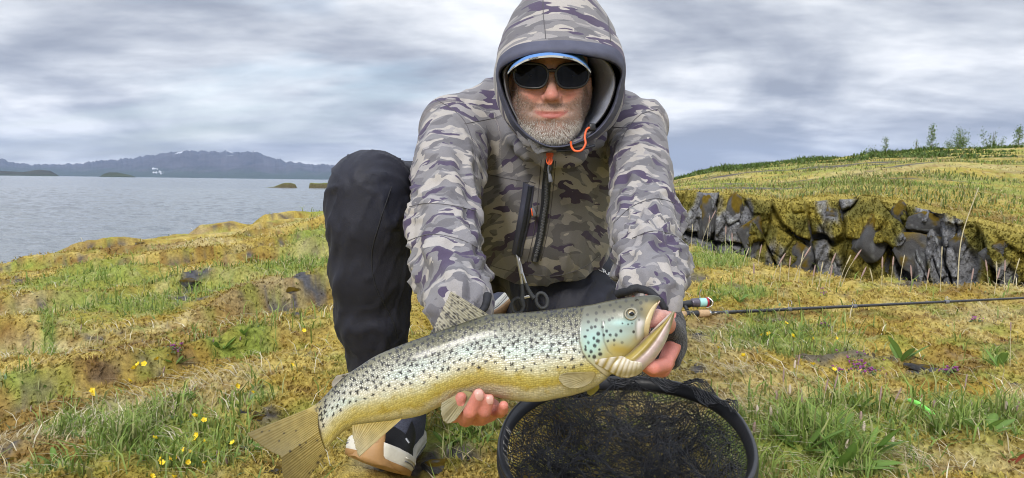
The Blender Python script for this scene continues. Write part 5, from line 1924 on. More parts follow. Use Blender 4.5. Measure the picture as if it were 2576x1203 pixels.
for (cu, cv, r0, s_) in [(1505, 840, 5, 1), (1472, 847, 4.5, 1), (1504, 858, 5.5, 1), (1496, 870, 5, 1), (1473, 880, 3.5, 1), (1487, 885, 4.2, 1), (1510, 891, 5.5, 1), (1495, 898, 5, 1), (1480, 862, 3.6, .8), (1494, 851, 3.6, .9),
                         (1508, 880, 3.2, .9), (1482, 896, 3.2, .9), (1473, 872, 3.0, .9), (1497, 822, 4, .9), (1488, 824, 4, .8), (1478, 831, 3.5, .8), (1516, 823, 3.6, .9), (1526, 833, 3.6, .9), (1519, 843, 3.2, .9), (1535, 843, 4, .9),
                         (1550, 843, 4, .8), (1562, 833, 4, .9), (1529, 858, 3.6, .9), (1545, 856, 3.6, .8), (1594, 835, 3.4, .9), (1566, 814, 2.4, .9), (1580, 816, 2.2, .9), (1590, 814, 2.2, .8), (1533, 805, 4, .8), (1541, 800, 3.6, .8), (1518, 811, 4, .7),
                         (1500, 805, 4, .7), (1480, 810, 4, .7), (1545, 782, 4, .6), (1520, 785, 4, .6), (1500, 788, 4, .6), (1478, 792, 4, .6), (1560, 772, 4, .6), (1535, 768, 4, .65), (1508, 772, 4, .65), (1590, 768, 4, .6), (1612, 762, 4.5, .6),
                         (1626, 756, 4, .5), (1600, 754, 4, .6), (1575, 757, 4, .6), (1550, 760, 3.5, .6), (1614, 778, 3.6, .5), (1565, 862, 4, .5), (1545, 868, 3, .4), (1608, 805, 3, .5)]:
    m = np.exp(-(((uu - cu) ** 2 + ((vv_ - cv) * (1 + .15 * math.sin(cu))) ** 2) / (r0 * 1.05) ** 2) ** 4) * min(s_ * 1.1, 1) * near
    spot = np.maximum(spot, m)
fc = fc * (1 - spot[..., None] * .95) + np.array([.017, .017, .022]) * spot[..., None] * .95
M_FISH, fn_, fb_ = material('trout_skin')
uvA = fn_.attr('fuv', 'Vector')
scl = fn_.attr('scl', 'Fac')
vd = fn_.voro(fn_.scale(uvA, (1.0, 1.12, 1.0)), 1 / 6.2, 'F1', .6)
edge_ = fn_.ramp(vd, [(.25, 1.06), (.55, .98), (.75, .78)])
em_ = fn_.mix(scl, (1, 1, 1), edge_)
cellc = fn_.voro(fn_.scale(uvA, (1.0, 1.12, 1.0)), 1 / 6.2, 'F1', .6, 'Color')
cv1 = fn_.ramp(fn_.xyz(cellc)[0], [(0, .88), (1, 1.14)])
em_ = fn_.mix(1.0, em_, fn_.mix(scl, (1, 1, 1), cv1), 'MULTIPLY')
fn_.put(fb_.inputs['Base Color'], fn_.mix(1.0, fn_.attr('Col'), em_, 'MULTIPLY'))
fb_.inputs['Roughness'].default_value = .34
fb_.inputs['Specular IOR Level'].default_value = .6
fb_.inputs['Metallic'].default_value = .12
fb_.inputs['Coat Weight'].default_value = .25
fb_.inputs['Coat Roughness'].default_value = .15
hgt_n = fn_.math('MULTIPLY', fn_.math('SUBTRACT', 1.0, vd), scl)
fine_ = fn_.noise(fn_.obj(), 420.0, 3.0)
fn_.put(fb_.inputs['Normal'], fn_.bump(hgt_n, .55, .0016, fn_.bump(fine_, .15, .001)))
arcw = np.concatenate([[0], np.cumsum(np.hypot(np.diff(pw), np.diff(st * .55)))])
fuv = np.stack([np.broadcast_to(al[:, None], (NS, NTH)), arcw[None] * hlen[:, None], np.zeros((NS, NTH))], -1)
sclm = (1 - hd_[..., 0]) * sstep(785, 825, uu) * (1 - .5 * sstep(.85, 1.0, np.abs(hgt)))
Ff = grid_faces(NS, NTH, True)
Vf = FW.reshape(-1, 3)
nf = len(Vf)
Vf = np.concatenate([Vf, FW[0].mean(0)[None], FW[-1].mean(0)[None]])
jj = np.arange(NTH); j2 = (jj + 1) % NTH
capf = np.concatenate([np.stack([j2, jj, np.full(NTH, nf)], 1), np.stack([(NS - 1) * NTH + jj, (NS - 1) * NTH + j2, np.full(NTH, nf + 1)], 1)])
pad = lambda a: np.concatenate([a.reshape(nf, -1), a.reshape(NS, NTH, -1)[0].mean(0)[None], a.reshape(NS, NTH, -1)[-1].mean(0)[None]])
fbody = link('fish_body', mesh_np('fish_body', Vf, [Ff, capf], True, np.clip(pad(fc), .01, 1), {'fuv': pad(fuv), 'scl': pad(sclm)[:, 0]}), M_FISH, trout)
FBV = BVHTree.FromPolygons(Vf.tolist(), Ff[::1].tolist())
M_FSKIN = vcol_mat('trout_bare_skin', .35, bump=.25, bscale=500, bdist=.001, var=.08, vscale=200, spec=.55)

# lower jaw and throat
JT = np.array([(1465, 880, 1490, 925, .85), (1525, 900, 1552, 944, .80), (1570, 890, 1602, 940, .74), (1600, 868, 1638, 914, .68), (1622, 848, 1663, 882, .66), (1638, 834, 1678, 853, .68), (1658, 817, 1688, 823, .78), (1675, 801, 1694, 802, .9), (1687, 787, 1697, 789, 1.0), (1691, 781, 1697, 784, .8)], float)
js = spline(JT, 160)
jm, jh = (js[:, :2] + js[:, 2:4]) / 2, (js[:, :2] - js[:, 2:4]) / 2
jl = np.linalg.norm(jh, axis=1)
tj = np.linspace(0, 2 * np.pi, 72, endpoint=False)
cj, sj = np.cos(tj), np.sin(tj)
JU = jm[:, None] + jh[:, None] * (np.sign(cj) * np.abs(cj) ** .8)[None, :, None]
hwid = np.interp(np.arange(160), [0, 40, 80, 110, 135, 150, 159], [34, 54, 52, 42, 29, 19, 9])
JD = DF - sj[None] * (hwid[:, None]) * DF / FPX * np.abs(sj)[None] ** .1
crs = np.exp(-((cj - .02) / .10) ** 2) * (sj > 0)
JD = JD + crs[None] * np.interp(np.arange(160), [30, 60, 130, 159], [0, 4.5, 2.5, 0])[:, None] * DF / FPX
bonej = np.exp(-((cj - .45) / .28) ** 2) * (sj > 0)
JD = JD - bonej[None] * np.interp(np.arange(160), [40, 80, 140, 159], [0, 4, 3, 0])[:, None] * DF / FPX
trough = np.exp(-(sj / .55) ** 2) * (cj > 0)
JUv = JU.copy()
JUv[..., 1] += (trough[None] * np.interp(np.arange(160), [80, 110, 150, 159], [0, 9, 6, 0])[:, None])
JW = CAM + JD[..., None] * (CF + ((JUv[..., 0] - CU) / FPX)[..., None] * CR - ((JUv[..., 1] - CV) / FPX)[..., None] * CUP)
ju, jv = JUv[..., 0], JUv[..., 1]
hj = np.broadcast_to(cj, ju.shape)
jc = ramp_np(hj, [(-1, (.56, .54, .48)), (-.7, (.60, .55, .53)), (-.35, (.62, .49, .52)), (-.05, (.55, .43, .40)), (.02, (.22, .17, .09)), (.12, (.34, .26, .07)), (.5, (.40, .31, .08)), (.75, (.30, .25, .11)), (.9, (.50, .38, .35)), (1, (.50, .30, .30))])
tipc = sstep(1678, 1692, ju)[..., None]
jc = jc * (1 - tipc) + np.array([.30, .27, .16]) * tipc
jc *= (1 + .12 * fbm(np.stack([ju / 14, jv / 10, 0 * ju], -1), 3))[..., None]
Vj = JW.reshape(-1, 3)
Vj = np.concatenate([Vj, JW[-1].mean(0)[None]])
k2 = np.arange(72)
jcap = np.stack([159 * 72 + k2, 159 * 72 + (k2 + 1) % 72, np.full(72, len(Vj) - 1)], 1)
jaw = link('lower_jaw', mesh_np('lower_jaw', Vj, [grid_faces(160, 72, True), jcap], True, np.clip(np.concatenate([jc.reshape(-1, 3), jc[-1].mean(0)[None]]), .01, 1)), M_FSKIN, trout)
JBV = BVHTree.FromPolygons(Vj.tolist(), grid_faces(160, 72, True).tolist())

# bony plate along the upper jaw
def fish_d(u, v, bvh=FBV):
    p, _ = onto(bvh, u, v)
    return float((p - CAM) @ CF) if p is not None else DF


def flat_bar(name, pts, wpx, tpx, col, parent, mat, lift=1.5, ds=None, n=30, seg=14):
    q = spline([(a, b, 0) for a, b in pts], n)[:, :2]
    d0 = np.array([fish_d(a, b) for a, b in q]) if ds is None else spline([(d, 0, 0) for d in ds], n)[:, 0]
    d0 = np.convolve(np.pad(d0, 3, 'edge'), np.ones(7) / 7, 'valid') - PX(lift, DF)
    tg = np.gradient(q, axis=0); tg /= np.linalg.norm(tg, axis=1, keepdims=True)
    nr = np.stack([-tg[:, 1], tg[:, 0]], 1)
    w = np.interp(np.linspace(0, 1, n), np.linspace(0, 1, len(wpx)), wpx)
    t = np.linspace(0, 2 * np.pi, seg, endpoint=False)
    V_ = np.array([[P(*(q[i] + nr[i] * w[i] * math.cos(a)), d0[i] - PX(tpx, DF) * math.sin(a)) for a in t] for i in range(n)])
    return link(name, mesh_np(name, V_.reshape(-1, 3), grid_faces(n, seg, True), True, np.tile(np.array(col), (n * seg, 1))), mat, parent)


flat_bar('upper_jaw_plate', [(1654, 762), (1643, 776), (1633, 797), (1626, 820), (1622, 842), (1619, 860)], [2, 5.5, 7.5, 9, 9.5, 3], 4.2, (.58, .47, .27), trout, M_FSKIN, 1.5)
flat_bar('mouth_edge', [(1660, 757), (1650, 772), (1642, 794), (1637, 816), (1634, 836)], [1.5, 2.5, 2.8, 2.8, 1.5], 2.5, (.70, .50, .44), trout, M_FSKIN, -1.0)
flat_bar('jaw_lip', [(1637, 838), (1658, 818), (1675, 802), (1689, 787)], [2, 3.4, 3.4, 2], 2.5, (.46, .38, .34), trout, M_FSKIN, 0.0, [.945, .940, .945, .952])
# fan of gill rays under the head
inn = spline([(1498, 906, 0), (1530, 900, 0), (1562, 896, 0), (1576, 902, 0), (1590, 908, 0), (1604, 910, 0), (1614, 912, 0)], 120)[:, :2]
outr = spline([(1499, 914, 0), (1520, 927, 0), (1542, 939, 0), (1560, 947, 0), (1578, 949, 0), (1597, 944, 0), (1617, 932, 0)], 120)[:, :2]
gd_ = np.full((14, 120), np.nan)
for k, f in enumerate(np.linspace(0, 1, 14)):
    q = inn * (1 - f) + outr * f
    for i in range(120):
        hs = [float((h_ - CAM) @ CF) for h_ in (onto(JBV, *q[i])[0], onto(FBV, *q[i])[0]) if h_ is not None]
        if hs:
            gd_[k, i] = min(hs)
for i in range(120):
    ok = ~np.isnan(gd_[:, i])
    gd_[:, i] = np.minimum(np.interp(np.arange(14), np.nonzero(ok)[0], gd_[ok, i]), .948) if ok.any() else .935
for _ in range(8):
    gd_ = (np.roll(gd_, 1, 1) + gd_ * 2 + np.roll(gd_, -1, 1)) / 4 if _ % 2 else (np.concatenate([gd_[:1], gd_[:-1]]) + gd_ * 2 + np.concatenate([gd_[1:], gd_[-1:]])) / 4
gw, gcol = [], []
for k, f in enumerate(np.linspace(0, 1, 14)):
    q = inn * (1 - f) + outr * f
    for i in range(120):
        ridge_ = math.cos(i / 120 * 2 * math.pi * 9 + 1.8 * f)
        d_ = gd_[k, i] - PX(2.0, DF) * math.sin(min(f * 1.05, 1) * math.pi) - PX(.8, DF) * ridge_ - PX(.8, DF)
        gw.append(P(q[i, 0], q[i, 1], d_))
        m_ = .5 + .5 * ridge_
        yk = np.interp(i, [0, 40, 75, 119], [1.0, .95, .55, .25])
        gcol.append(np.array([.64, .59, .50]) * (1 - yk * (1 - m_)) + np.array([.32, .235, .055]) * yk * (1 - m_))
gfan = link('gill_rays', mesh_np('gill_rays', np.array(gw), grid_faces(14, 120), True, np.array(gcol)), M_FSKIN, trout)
sm = gfan.modifiers.new('thick', 'SOLIDIFY'); sm.thickness = .0015

# eye
ec = P(1587, 790, fish_d(1587, 790) + .0035)
eye_v, eye_c = [], []
for i, a in enumerate(np.linspace(0, math.pi / 2 * 1.15, 26)):
    for t in np.linspace(0, 2 * math.pi, 48, endpoint=False):
        r_ = math.sin(a) * PX(13.0, .91)
        eye_v.append(ec + CR * (r_ * math.cos(t)) + CUP * (r_ * math.sin(t)) - CF * (math.cos(a) * PX(9.5, .91)))
        rr = math.sin(a) * 13 if a < math.pi / 2 else 14
        off = math.hypot(rr * math.cos(t) - 1.0, rr * math.sin(t))
        c = (.006, .007, .010) if off < 7.0 else ((.55, .47, .30) if off < 8.0 else ((.36, .28, .15) if off < 10.5 else ((.16, .135, .09) if off < 12.2 else (.09, .085, .07))))
        eye_c.append(c)
M_EYE = vcol_mat('fish_eye', .06, var=.12, vscale=700, spec=.8)
link('eye', mesh_np('eye', np.array(eye_v), grid_faces(26, 48, True), True, np.array(eye_c)), M_EYE, trout)
er = [P(1587 + 14.2 * math.cos(t), 790 + 13.6 * math.sin(t), fish_d(1587 + 17 * math.cos(t), 790 + 16 * math.sin(t)) - .0008) for t in np.linspace(0, 2 * math.pi, 40, endpoint=False)]
V_, F_ = tube(np.array(er), .0011, 8, True)
link('eye_rim', mesh_np('eye_rim', V_, F_, True, np.tile([.30, .28, .21], (len(V_), 1))), M_FSKIN, trout)
npos = [P(1602 + 3.6 * math.cos(t), 755 + 2.4 * math.sin(t), fish_d(1602, 755) - .0004) for t in np.linspace(0, 2 * math.pi, 16, endpoint=False)]
V_, F_ = tube(np.array(npos), .0007, 6, True)
link('nostril', mesh_np('nostril', V_, F_, True, np.tile([.07, .07, .06], (len(V_), 1))), M_FSKIN, trout)

# fins: ribbed fans
M_FIN, ff_, fb2 = material('fin_membrane')
ff_.put(fb2.inputs['Base Color'], ff_.attr('Col'))
fb2.inputs['Roughness'].default_value = .4
tr_ = ff_.new('ShaderNodeBsdfTranslucent')
ff_.put(tr_.inputs[0], ff_.attr('Col'))
mx = ff_.new('ShaderNodeMixShader')
mx.inputs[0].default_value = .35
ff_.l.new(fb2.outputs[0], mx.inputs[1]); ff_.l.new(tr_.outputs[0], mx.inputs[2])
ff_.l.new(mx.outputs[0], ff_.n['Material Output'].inputs[0])


def fin(name, base, edge, db, de, rays, cb, ce, spots=0, thick=.0012, nb=150, nl=40, seed=0, label=None, rag=1.0):
    b = spline([(x, y, 0) for x, y in base], nb)[:, :2]
    e = spline([(x, y, 0) for x, y in edge], nb)[:, :2]
    r = np.random.default_rng(seed + 50)
    ragv = rag * (fbm(np.stack([np.linspace(0, rays * 1.0, nb), np.full(nb, seed), np.zeros(nb)], 1), 2) * 4 + 1.2 * np.abs(np.sin(np.linspace(0, rays * np.pi, nb))))
    dirn = (e - b) / np.maximum(np.linalg.norm(e - b, axis=1, keepdims=True), 1)
    e = e - dirn * np.clip(ragv, -1, 6)[:, None]
    f = np.linspace(0, 1, nl)
    dbv = np.interp(np.linspace(0, 1, nb), np.linspace(0, 1, len(db)), db) if hasattr(db, '__len__') else np.full(nb, db)
    dev = np.interp(np.linspace(0, 1, nb), np.linspace(0, 1, len(de)), de) if hasattr(de, '__len__') else np.full(nb, de)
    G = b[:, None] * (1 - f)[None, :, None] + e[:, None] * f[None, :, None]
    tw = np.linspace(0, 1, nb); tw = tw + .035 * fbm(np.stack([tw * 9, 0 * tw + seed, 0 * tw], 1), 2)
    rip = np.cos(tw * rays * 1.5 * 2 * np.pi)[:, None] * (1 - .55 * f)[None]
    D_ = dbv[:, None] * (1 - f)[None] + dev[:, None] * f[None] - PX(.8, DF) * rip
    W_ = CAM + D_[..., None] * (CF + ((G[..., 0] - CU) / FPX)[..., None] * CR - ((G[..., 1] - CV) / FPX)[..., None] * CUP)
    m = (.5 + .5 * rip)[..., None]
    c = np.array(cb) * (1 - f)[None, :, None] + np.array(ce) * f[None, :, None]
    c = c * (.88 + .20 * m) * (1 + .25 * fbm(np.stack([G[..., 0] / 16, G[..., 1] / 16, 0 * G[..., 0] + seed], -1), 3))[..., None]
    for _ in range(spots):
        i, j = r.integers(6, nb - 4), r.uniform(.08, .95)
        c0 = b[i] * (1 - j) + e[i] * j
        rr = r.uniform(1.8, 3.2)
        q = G - c0
        ax = dirn[i]
        al_, pe_ = q @ ax, q @ np.array([-ax[1], ax[0]])
        s_ = np.exp(-((al_ / (rr * 1.5)) ** 2 + (pe_ / rr) ** 2) ** 2)[..., None]
        c = c * (1 - .85 * s_) + np.array([.03, .028, .03]) * .85 * s_
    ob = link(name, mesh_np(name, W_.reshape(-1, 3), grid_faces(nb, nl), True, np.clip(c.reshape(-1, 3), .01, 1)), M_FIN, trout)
    so = ob.modifiers.new('thick', 'SOLIDIFY'); so.thickness = thick; so.offset = 0
    if label: ob['label'] = label
    return ob


fin('dorsal_fin', [(1231, 793), (1200, 804), (1170, 815), (1140, 825), (1110, 836), (1083, 845)], [(1135, 733), (1128, 746), (1117, 768), (1107, 790), (1095, 816), (1082, 838)], DF, [DF + .012, DF + .01, DF], 14, (.33, .31, .21), (.45, .42, .33), 95, seed=1)
fin('tail_fin', [(803, 1018), (800, 1040), (800, 1070), (806, 1100), (816, 1128), (822, 1138)], [(620, 1091), (652, 1117), (684, 1138), (707, 1151), (710, 1186), (722, 1215), (756, 1232)], [DF, DF - .006, DF - .010, DF - .006, DF], [DF + .015, DF + .004, DF - .012, DF - .004, DF + .004], 20, (.46, .36, .12), (.27, .22, .095), 14, seed=2, nb=200, nl=60, rag=.5)
fin('anal_fin', [(1012, 1052), (985, 1058), (950, 1062), (915, 1066), (886, 1070)], [(903, 1149), (899, 1141), (896, 1130), (892, 1116), (888, 1098)], DF - .010, [DF - .022, DF - .016], 12, (.50, .38, .10), (.52, .45, .26), 0, seed=3, rag=1.3)
fin('pelvic_fin', [(1166, 984), (1172, 984), (1178, 985), (1184, 987), (1188, 989)], [(1111, 1014), (1109, 1034), (1118, 1063), (1144, 1057), (1186, 998)], DF - .022, [DF - .040, DF - .050, DF - .046, DF - .04], 9, (.42, .36, .16), (.40, .36, .22), 0, seed=4, nb=110)
pd_ = fish_d(1494, 941) - .001
fin('pectoral_fin', [(1494, 936), (1497, 939), (1498, 942), (1498, 945), (1495, 948)], [(1424, 938), (1406, 946), (1409, 962), (1432, 977), (1462, 975), (1484, 964)], pd_, [pd_ - .012, pd_ - .016, pd_ - .010], 11, (.36, .28, .10), (.42, .36, .19), 0, seed=5, nb=120)
fin('pectoral_fin', [(1500, 960), (1503, 962), (1506, 965)], [(1474, 984), (1486, 996), (1507, 978)], DF + .03, DF + .035, 6, (.42, .36, .08), (.45, .42, .14), 0, seed=6, nb=60, nl=20)
ad = fin('adipose_fin', [(890, 936), (882, 940), (876, 944), (868, 950)], [(846, 946), (836, 962), (839, 973), (862, 958)], DF, DF, 1, (.42, .39, .30), (.46, .42, .36), 2, .004, 60, 20, 7, rag=0)

# ================================================================== forceps hanging from the jacket
fp_d = float((onto(JB, 1300, 650)[0] - CAM) @ CF) - .012
fo_ = empty('forceps', P(1310, 700, fp_d))
tag(fo_, 'steel fishing forceps with grey rubber handles hanging from the jacket', 'forceps')
M_STEEL = simple('brushed_steel', (.62, .62, .63), .28, metal=.9, var=.08)
M_RUB = simple('dark_grey_rubber', (.065, .07, .08), .6, var=.15)
Q = lambda u, v, o=0.0: P(u, v, fp_d + o)


def bar(name, pts, r, mat, parent, sq=.7, n=40):
    return tube_obj(name, spline(pts, n), np.interp(np.linspace(0, 1, n), np.linspace(0, 1, len(r)), r), mat, parent, 10)


bar('jaw', [Q(1297, 628, .004), Q(1301, 645), Q(1306, 668), Q(1311, 690)], [.0011, .0026, .0034, .0040], M_STEEL, fo_)
bar('jaw', [Q(1304.5, 641, .003), Q(1307, 655, -.001), Q(1311, 672, -.001), Q(1314, 690, -.002)], [.0011, .0022, .0030, .0036], M_STEEL, fo_)
bar('shank', [Q(1310, 688), Q(1312, 702), Q(1313.5, 716)], [.0036, .0030, .0028], M_STEEL, fo_)
bar('shank', [Q(1314, 688, -.002), Q(1319, 702, -.002), Q(1323.5, 714, -.002)], [.0036, .0030, .0028], M_STEEL, fo_)
bar('handle', [Q(1313.5, 714), Q(1314.5, 730), Q(1315, 744), Q(1313, 756), Q(1316.5, 770)], [.0036, .0042, .0046, .0060, .0042], M_RUB, fo_)
bar('handle', [Q(1323, 712, -.002), Q(1329, 728, -.002), Q(1337, 742, -.002), Q(1344, 750, -.002)], [.0036, .0042, .0048, .0056], M_RUB, fo_)
for (cu, cv, ru, rv, tl, o_) in ((1302, 769, 15, 19, .1, 0), (1363, 756, 14, 19.5, -.25, -.002)):
    t = np.linspace(0, 2 * np.pi, 48, endpoint=False)
    ring = np.array([Q(cu + ru * math.cos(a) * math.cos(tl) - rv * math.sin(a) * math.sin(tl), cv + ru * math.cos(a) * math.sin(tl) + rv * math.sin(a) * math.cos(tl), o_) for a in t])
    tube_obj('finger_ring', ring, .0038, M_RUB, fo_, 10, True)
link('lock_bar', box_mesh(Q(1326, 747, -.001), np.stack([CR * .97 + CUP * .24, CF, CUP * .97 - CR * .24]), (.0065, .002, .003), .0008, 'lock_bar'), M_STEEL, fo_)

# ================================================================== landing net
NC = P(1574, 1102, 1.46)
NX = np.array([1.0, -.02, .012]); NX /= np.linalg.norm(NX)
NY = np.array([.03, .30, .036]); NY /= np.linalg.norm(NY)
NZ = np.cross(NX, NY)
NA, NB_ = .222, .285
netr = empty('landing_net', NC - NZ * .05)
tag(netr, 'black landing net with an oval frame and hexagonal rubber mesh', 'landing net')
M_NETF = simple('black_net_frame', (.022, .023, .027), .38, var=.25, vscale=30, bump=.15, bscale=120)
M_NETM = simple('black_rubber_mesh', (.020, .021, .026), .32, var=.3, vscale=60)


def net_pt(r, a, z=0.0):
    ca, sa = np.cos(a), np.sin(a)
    e = 2 / 2.25
    x = np.sign(ca) * np.abs(ca) ** e * NA * r
    y = np.sign(sa) * np.abs(sa) ** e * NB_ * r
    return NC + x[..., None] * NX + y[..., None] * NY + np.asarray(z)[..., None] * NZ


ta = np.linspace(0, 2 * np.pi, 180, endpoint=False)
prof = [(-.001, .0100), (.002, .0115), (.006, .0105), (.0085, .007), (.0085, .002), (.007, .000), (.007, -.003), (.0095, -.005), (.0095, -.016), (.007, -.022), (.002, -.022), (-.008, -.016), (-.012, -.008)]
Vn = np.stack([net_pt(1.0 + dx / .26, ta, np.full(180, dz)) for dx, dz in prof], 1)
link('frame', mesh_np('frame', Vn.reshape(-1, 3), np.concatenate([grid_faces(180, 13, True), np.stack([179 * 13 + np.arange(13), 179 * 13 + (np.arange(13) + 1) % 13, (np.arange(13) + 1) % 13, np.arange(13)], 1)])), M_NETF, netr)


def hexnet(seed, cell, cover, sag, amp, zamp, zoff, squeeze=1.0):
    """strands of a hexagonal mesh laid over the hoop and crumpled"""
    r_ = np.random.default_rng(seed)
    nodes, edges, idx = [], [], {}
    R = cover
    nx_, ny_ = int(R / cell) + 2, int(R / cell) + 2
    s3 = math.sqrt(3)
    def nid(p):
        k = (round(p[0] / cell * 20), round(p[1] / cell * 20))
        if k not in idx:
            idx[k] = len(nodes); nodes.append(p)
        return idx[k]
    for i in range(-nx_, nx_ + 1):
        for j in range(-ny_, ny_ + 1):
            cx_, cy_ = cell * s3 * (i + .5 * (j % 2)), cell * 1.5 * j
            if math.hypot(cx_, cy_) > R:
                continue
            vs = [nid((cx_ + cell * math.sin(k * math.pi / 3), cy_ + cell * math.cos(k * math.pi / 3))) for k in range(6)]
            for k in range(6):
                e = tuple(sorted((vs[k], vs[(k + 1) % 6])))
                edges.append(e)
    E = np.array(sorted(set(edges)))
    N = np.array(nodes)
    rr = np.hypot(*N.T) / R
    an = np.arctan2(N[:, 1], N[:, 0])
    q = np.stack([N[:, 0] * 8 + seed, N[:, 1] * 8, np.full(len(N), seed * 1.7)], 1)
    w1, w2 = fbm(q, 2), fbm(q + 31, 2)
    inner = sstep(1.0, .8, rr)
    x = rr * np.cos(an) * squeeze + amp * w1 * inner * 1.3
    y = rr * np.sin(an) * squeeze + amp * w2 * inner * 1.3
    r2 = np.minimum(np.hypot(x, y), .985); a2 = np.arctan2(y, x)
    z = -.012 - sag * (1 - r2 ** 2.2) + zamp * fbm(q * 1.6 + 7, 3) * inner + zoff * inner
    return net_pt(r2, a2, z), E


def strands(N, E, r):
    a, b = N[E[:, 0]], N[E[:, 1]]
    d = b - a; d /= np.maximum(np.linalg.norm(d, axis=1, keepdims=True), 1e-9)
    u = np.cross(d, np.array([.31, .52, .79])); u /= np.linalg.norm(u, axis=1, keepdims=True)
    w = np.cross(d, u)
    k = 4
    vs = []
    for base in (a, b):
        for i in range(k):
            t = 2 * math.pi * i / k
            vs.append(base + r * (math.cos(t) * u + math.sin(t) * w))
    Vs = np.stack(vs, 1)
    o_ = np.arange(len(E))[:, None, None] * 8
    F = np.array([[i, (i + 1) % 4, 4 + (i + 1) % 4, 4 + i] for i in range(4)])[None] + o_
    return Vs.reshape(-1, 3), F.reshape(-1, 4)


for k, (sd, cell, cover, sag, amp, za, zo, sq_, rs) in enumerate([(3, .0068, .30, .050, .20, .05, .0, 1.0, .00068), (8, .0068, .29, .07, .26, .04, -.004, .98, .00068), (15, .0068, .24, .03, .34, .07, .008, .82, .00068), (27, .0068, .26, .06, .32, .05, .0, .9, .00068), (33, .0068, .20, .045, .40, .06, .0, .72, .00068)]):
    N_, E_ = hexnet(sd, cell, cover, sag, amp, za, zo, sq_)
    N_[:, 2] = np.maximum(N_[:, 2], ground_z(N_[:, 0], N_[:, 1]) + .006)
    V_, F_ = strands(N_, E_, rs)
    link('netting', mesh_np('netting', V_, F_, True), M_NETM, netr)['kind'] = 'stuff'
# loose mesh that spills over the far right rim
N_, E_ = hexnet(21, .0068, .13, 0, .10, .0, 0)
lo_ = (N_ - NC)
a_, b_ = lo_ @ NX / NA, lo_ @ NY / NB_
aa = .95 - a_ * .75
rr = .93 + b_ * .13
N2 = net_pt(rr, aa, .020 + .012 * np.sin(a_ * 9) + .010 * fbm(lo_ * 30, 2) - .03 * np.clip(rr - 1.0, 0, 1) * 4)
V_, F_ = strands(N2, E_, .00072)
link('netting', mesh_np('netting', V_, F_, True), M_NETM, netr)['kind'] = 'stuff'
# name on the inside of the frame, read upwards
M_NPRINT = simple('grey_print', (.34, .32, .28), .5)
for k, ch in enumerate('WESTIN'):
    a = 3.50 - k * .082
    o_ = net_pt(np.array(1.0 - .0072 / .26), np.array(a), np.array(.0022))
    rdv = net_pt(np.array(1.1), np.array(a), np.array(0.)) - net_pt(np.array(1.0), np.array(a), np.array(0.)); rdv /= np.linalg.norm(rdv)
    eyl = rdv * .57 + NZ * .82; eyl /= np.linalg.norm(eyl)
    t1 = net_pt(np.array(1.0), np.array(a - .02), np.array(0.)) - net_pt(np.array(1.0), np.array(a + .02), np.array(0.)); t1 /= np.linalg.norm(t1)
    link('frame_letter', place_text(text_mesh(ch, .021, 'frame_letter', bold=.0004), o_ + (NZ * .57 - rdv * .82) * .0012, t1, eyl), M_NPRINT, netr)

# ================================================================== rod and reel
r0, r1 = P(1640, 795, 2.98), P(2576, 750, 3.32)
rd = (r1 - r0) / np.linalg.norm(r1 - r0)
rod = empty('fishing_rod', (r0 + r1) / 2)
tag(rod, 'black spinning rod with cork grip lying across the moss', 'fishing rod')
M_BLANK = simple('black_rod_blank', (.020, .021, .024), .22, var=.15, coat=.4)
M_CORK = simple('cork', (.50, .335, .19), .8, var=.22, vscale=220, bump=.3, bscale=300)
M_SEAT = simple('reel_seat_black', (.018, .019, .022), .4)
M_TURQ = simple('turquoise_line', (.36, .66, .62), .6, var=.06)
M_RED = simple('red_anodised', (.45, .03, .05), .3, metal=.4)
M_PURP = simple('grey_violet_rotor', (.13, .115, .145), .32, metal=.5)
M_WIRE = simple('bail_wire', (.6, .6, .6), .25, metal=.8)
X2 = lambda u: r0 + rd * ((u - 1640) / (2576 - 1640)) * np.linalg.norm(r1 - r0)
mm = PX(1, 3.0)


def rcyl(name, ua, ub, ra, rb, mat, parent=rod, n=12, off=(0, 0, 0), round_=.0):
    t = np.linspace(0, 1, n)
    pts = np.array([X2(ua + (ub - ua) * q) for q in t]) + np.array(off)
    rad = ra + (rb - ra) * t
    if round_:
        rad = rad * np.minimum(1, (.75 + np.minimum(t, 1 - t) * round_))
    return tube_obj(name, pts, rad * mm, mat, parent, 16)


rcyl('blank', 1774, 2900, 4.6, 2.6, M_BLANK, n=40)
rcyl('cork_grip', 1600, 1717, 8.0, 8.4, M_CORK)
rcyl('reel_seat', 1716, 1747, 8.6, 8.8, M_SEAT, round_=4)
rcyl('cork_grip', 1746.5, 1772, 10.4, 9.2, M_CORK, round_=5)
rcyl('trim_ring', 1772, 1776, 8.6, 5.5, M_WIRE, n=4)
for u_ in (1806, 1958, 2120, 2360):
    rcyl('winding', u_, u_ + 9, 5.4, 5.4, M_GREYTAB, n=4)
gd = empty('x') if False else None
for u_, s_ in ((1966, 15), (2124, 11), (2366, 9)):
    c_ = X2(u_) - np.array([0, 0, 1.0]) * mm * 0 + np.array([0, .5, .86]) * s_ * mm
    t = np.linspace(0, 2 * np.pi, 28, endpoint=False)
    e1 = np.array([0, .5, .86]); e2 = np.cross(rd, e1)
    tube_obj('line_guide', np.array([c_ + s_ * .62 * mm * (math.cos(a) * e1 + math.sin(a) * e2) for a in t]), .0009, M_WIRE, rod, 6, True)
    tube_obj('guide_foot', np.array([X2(u_ - 8) + e1 * 4 * mm, X2(u_ - 3) + e1 * 5 * mm, c_ - e1 * s_ * .6 * mm]), .0012, M_SEAT, rod, 6)
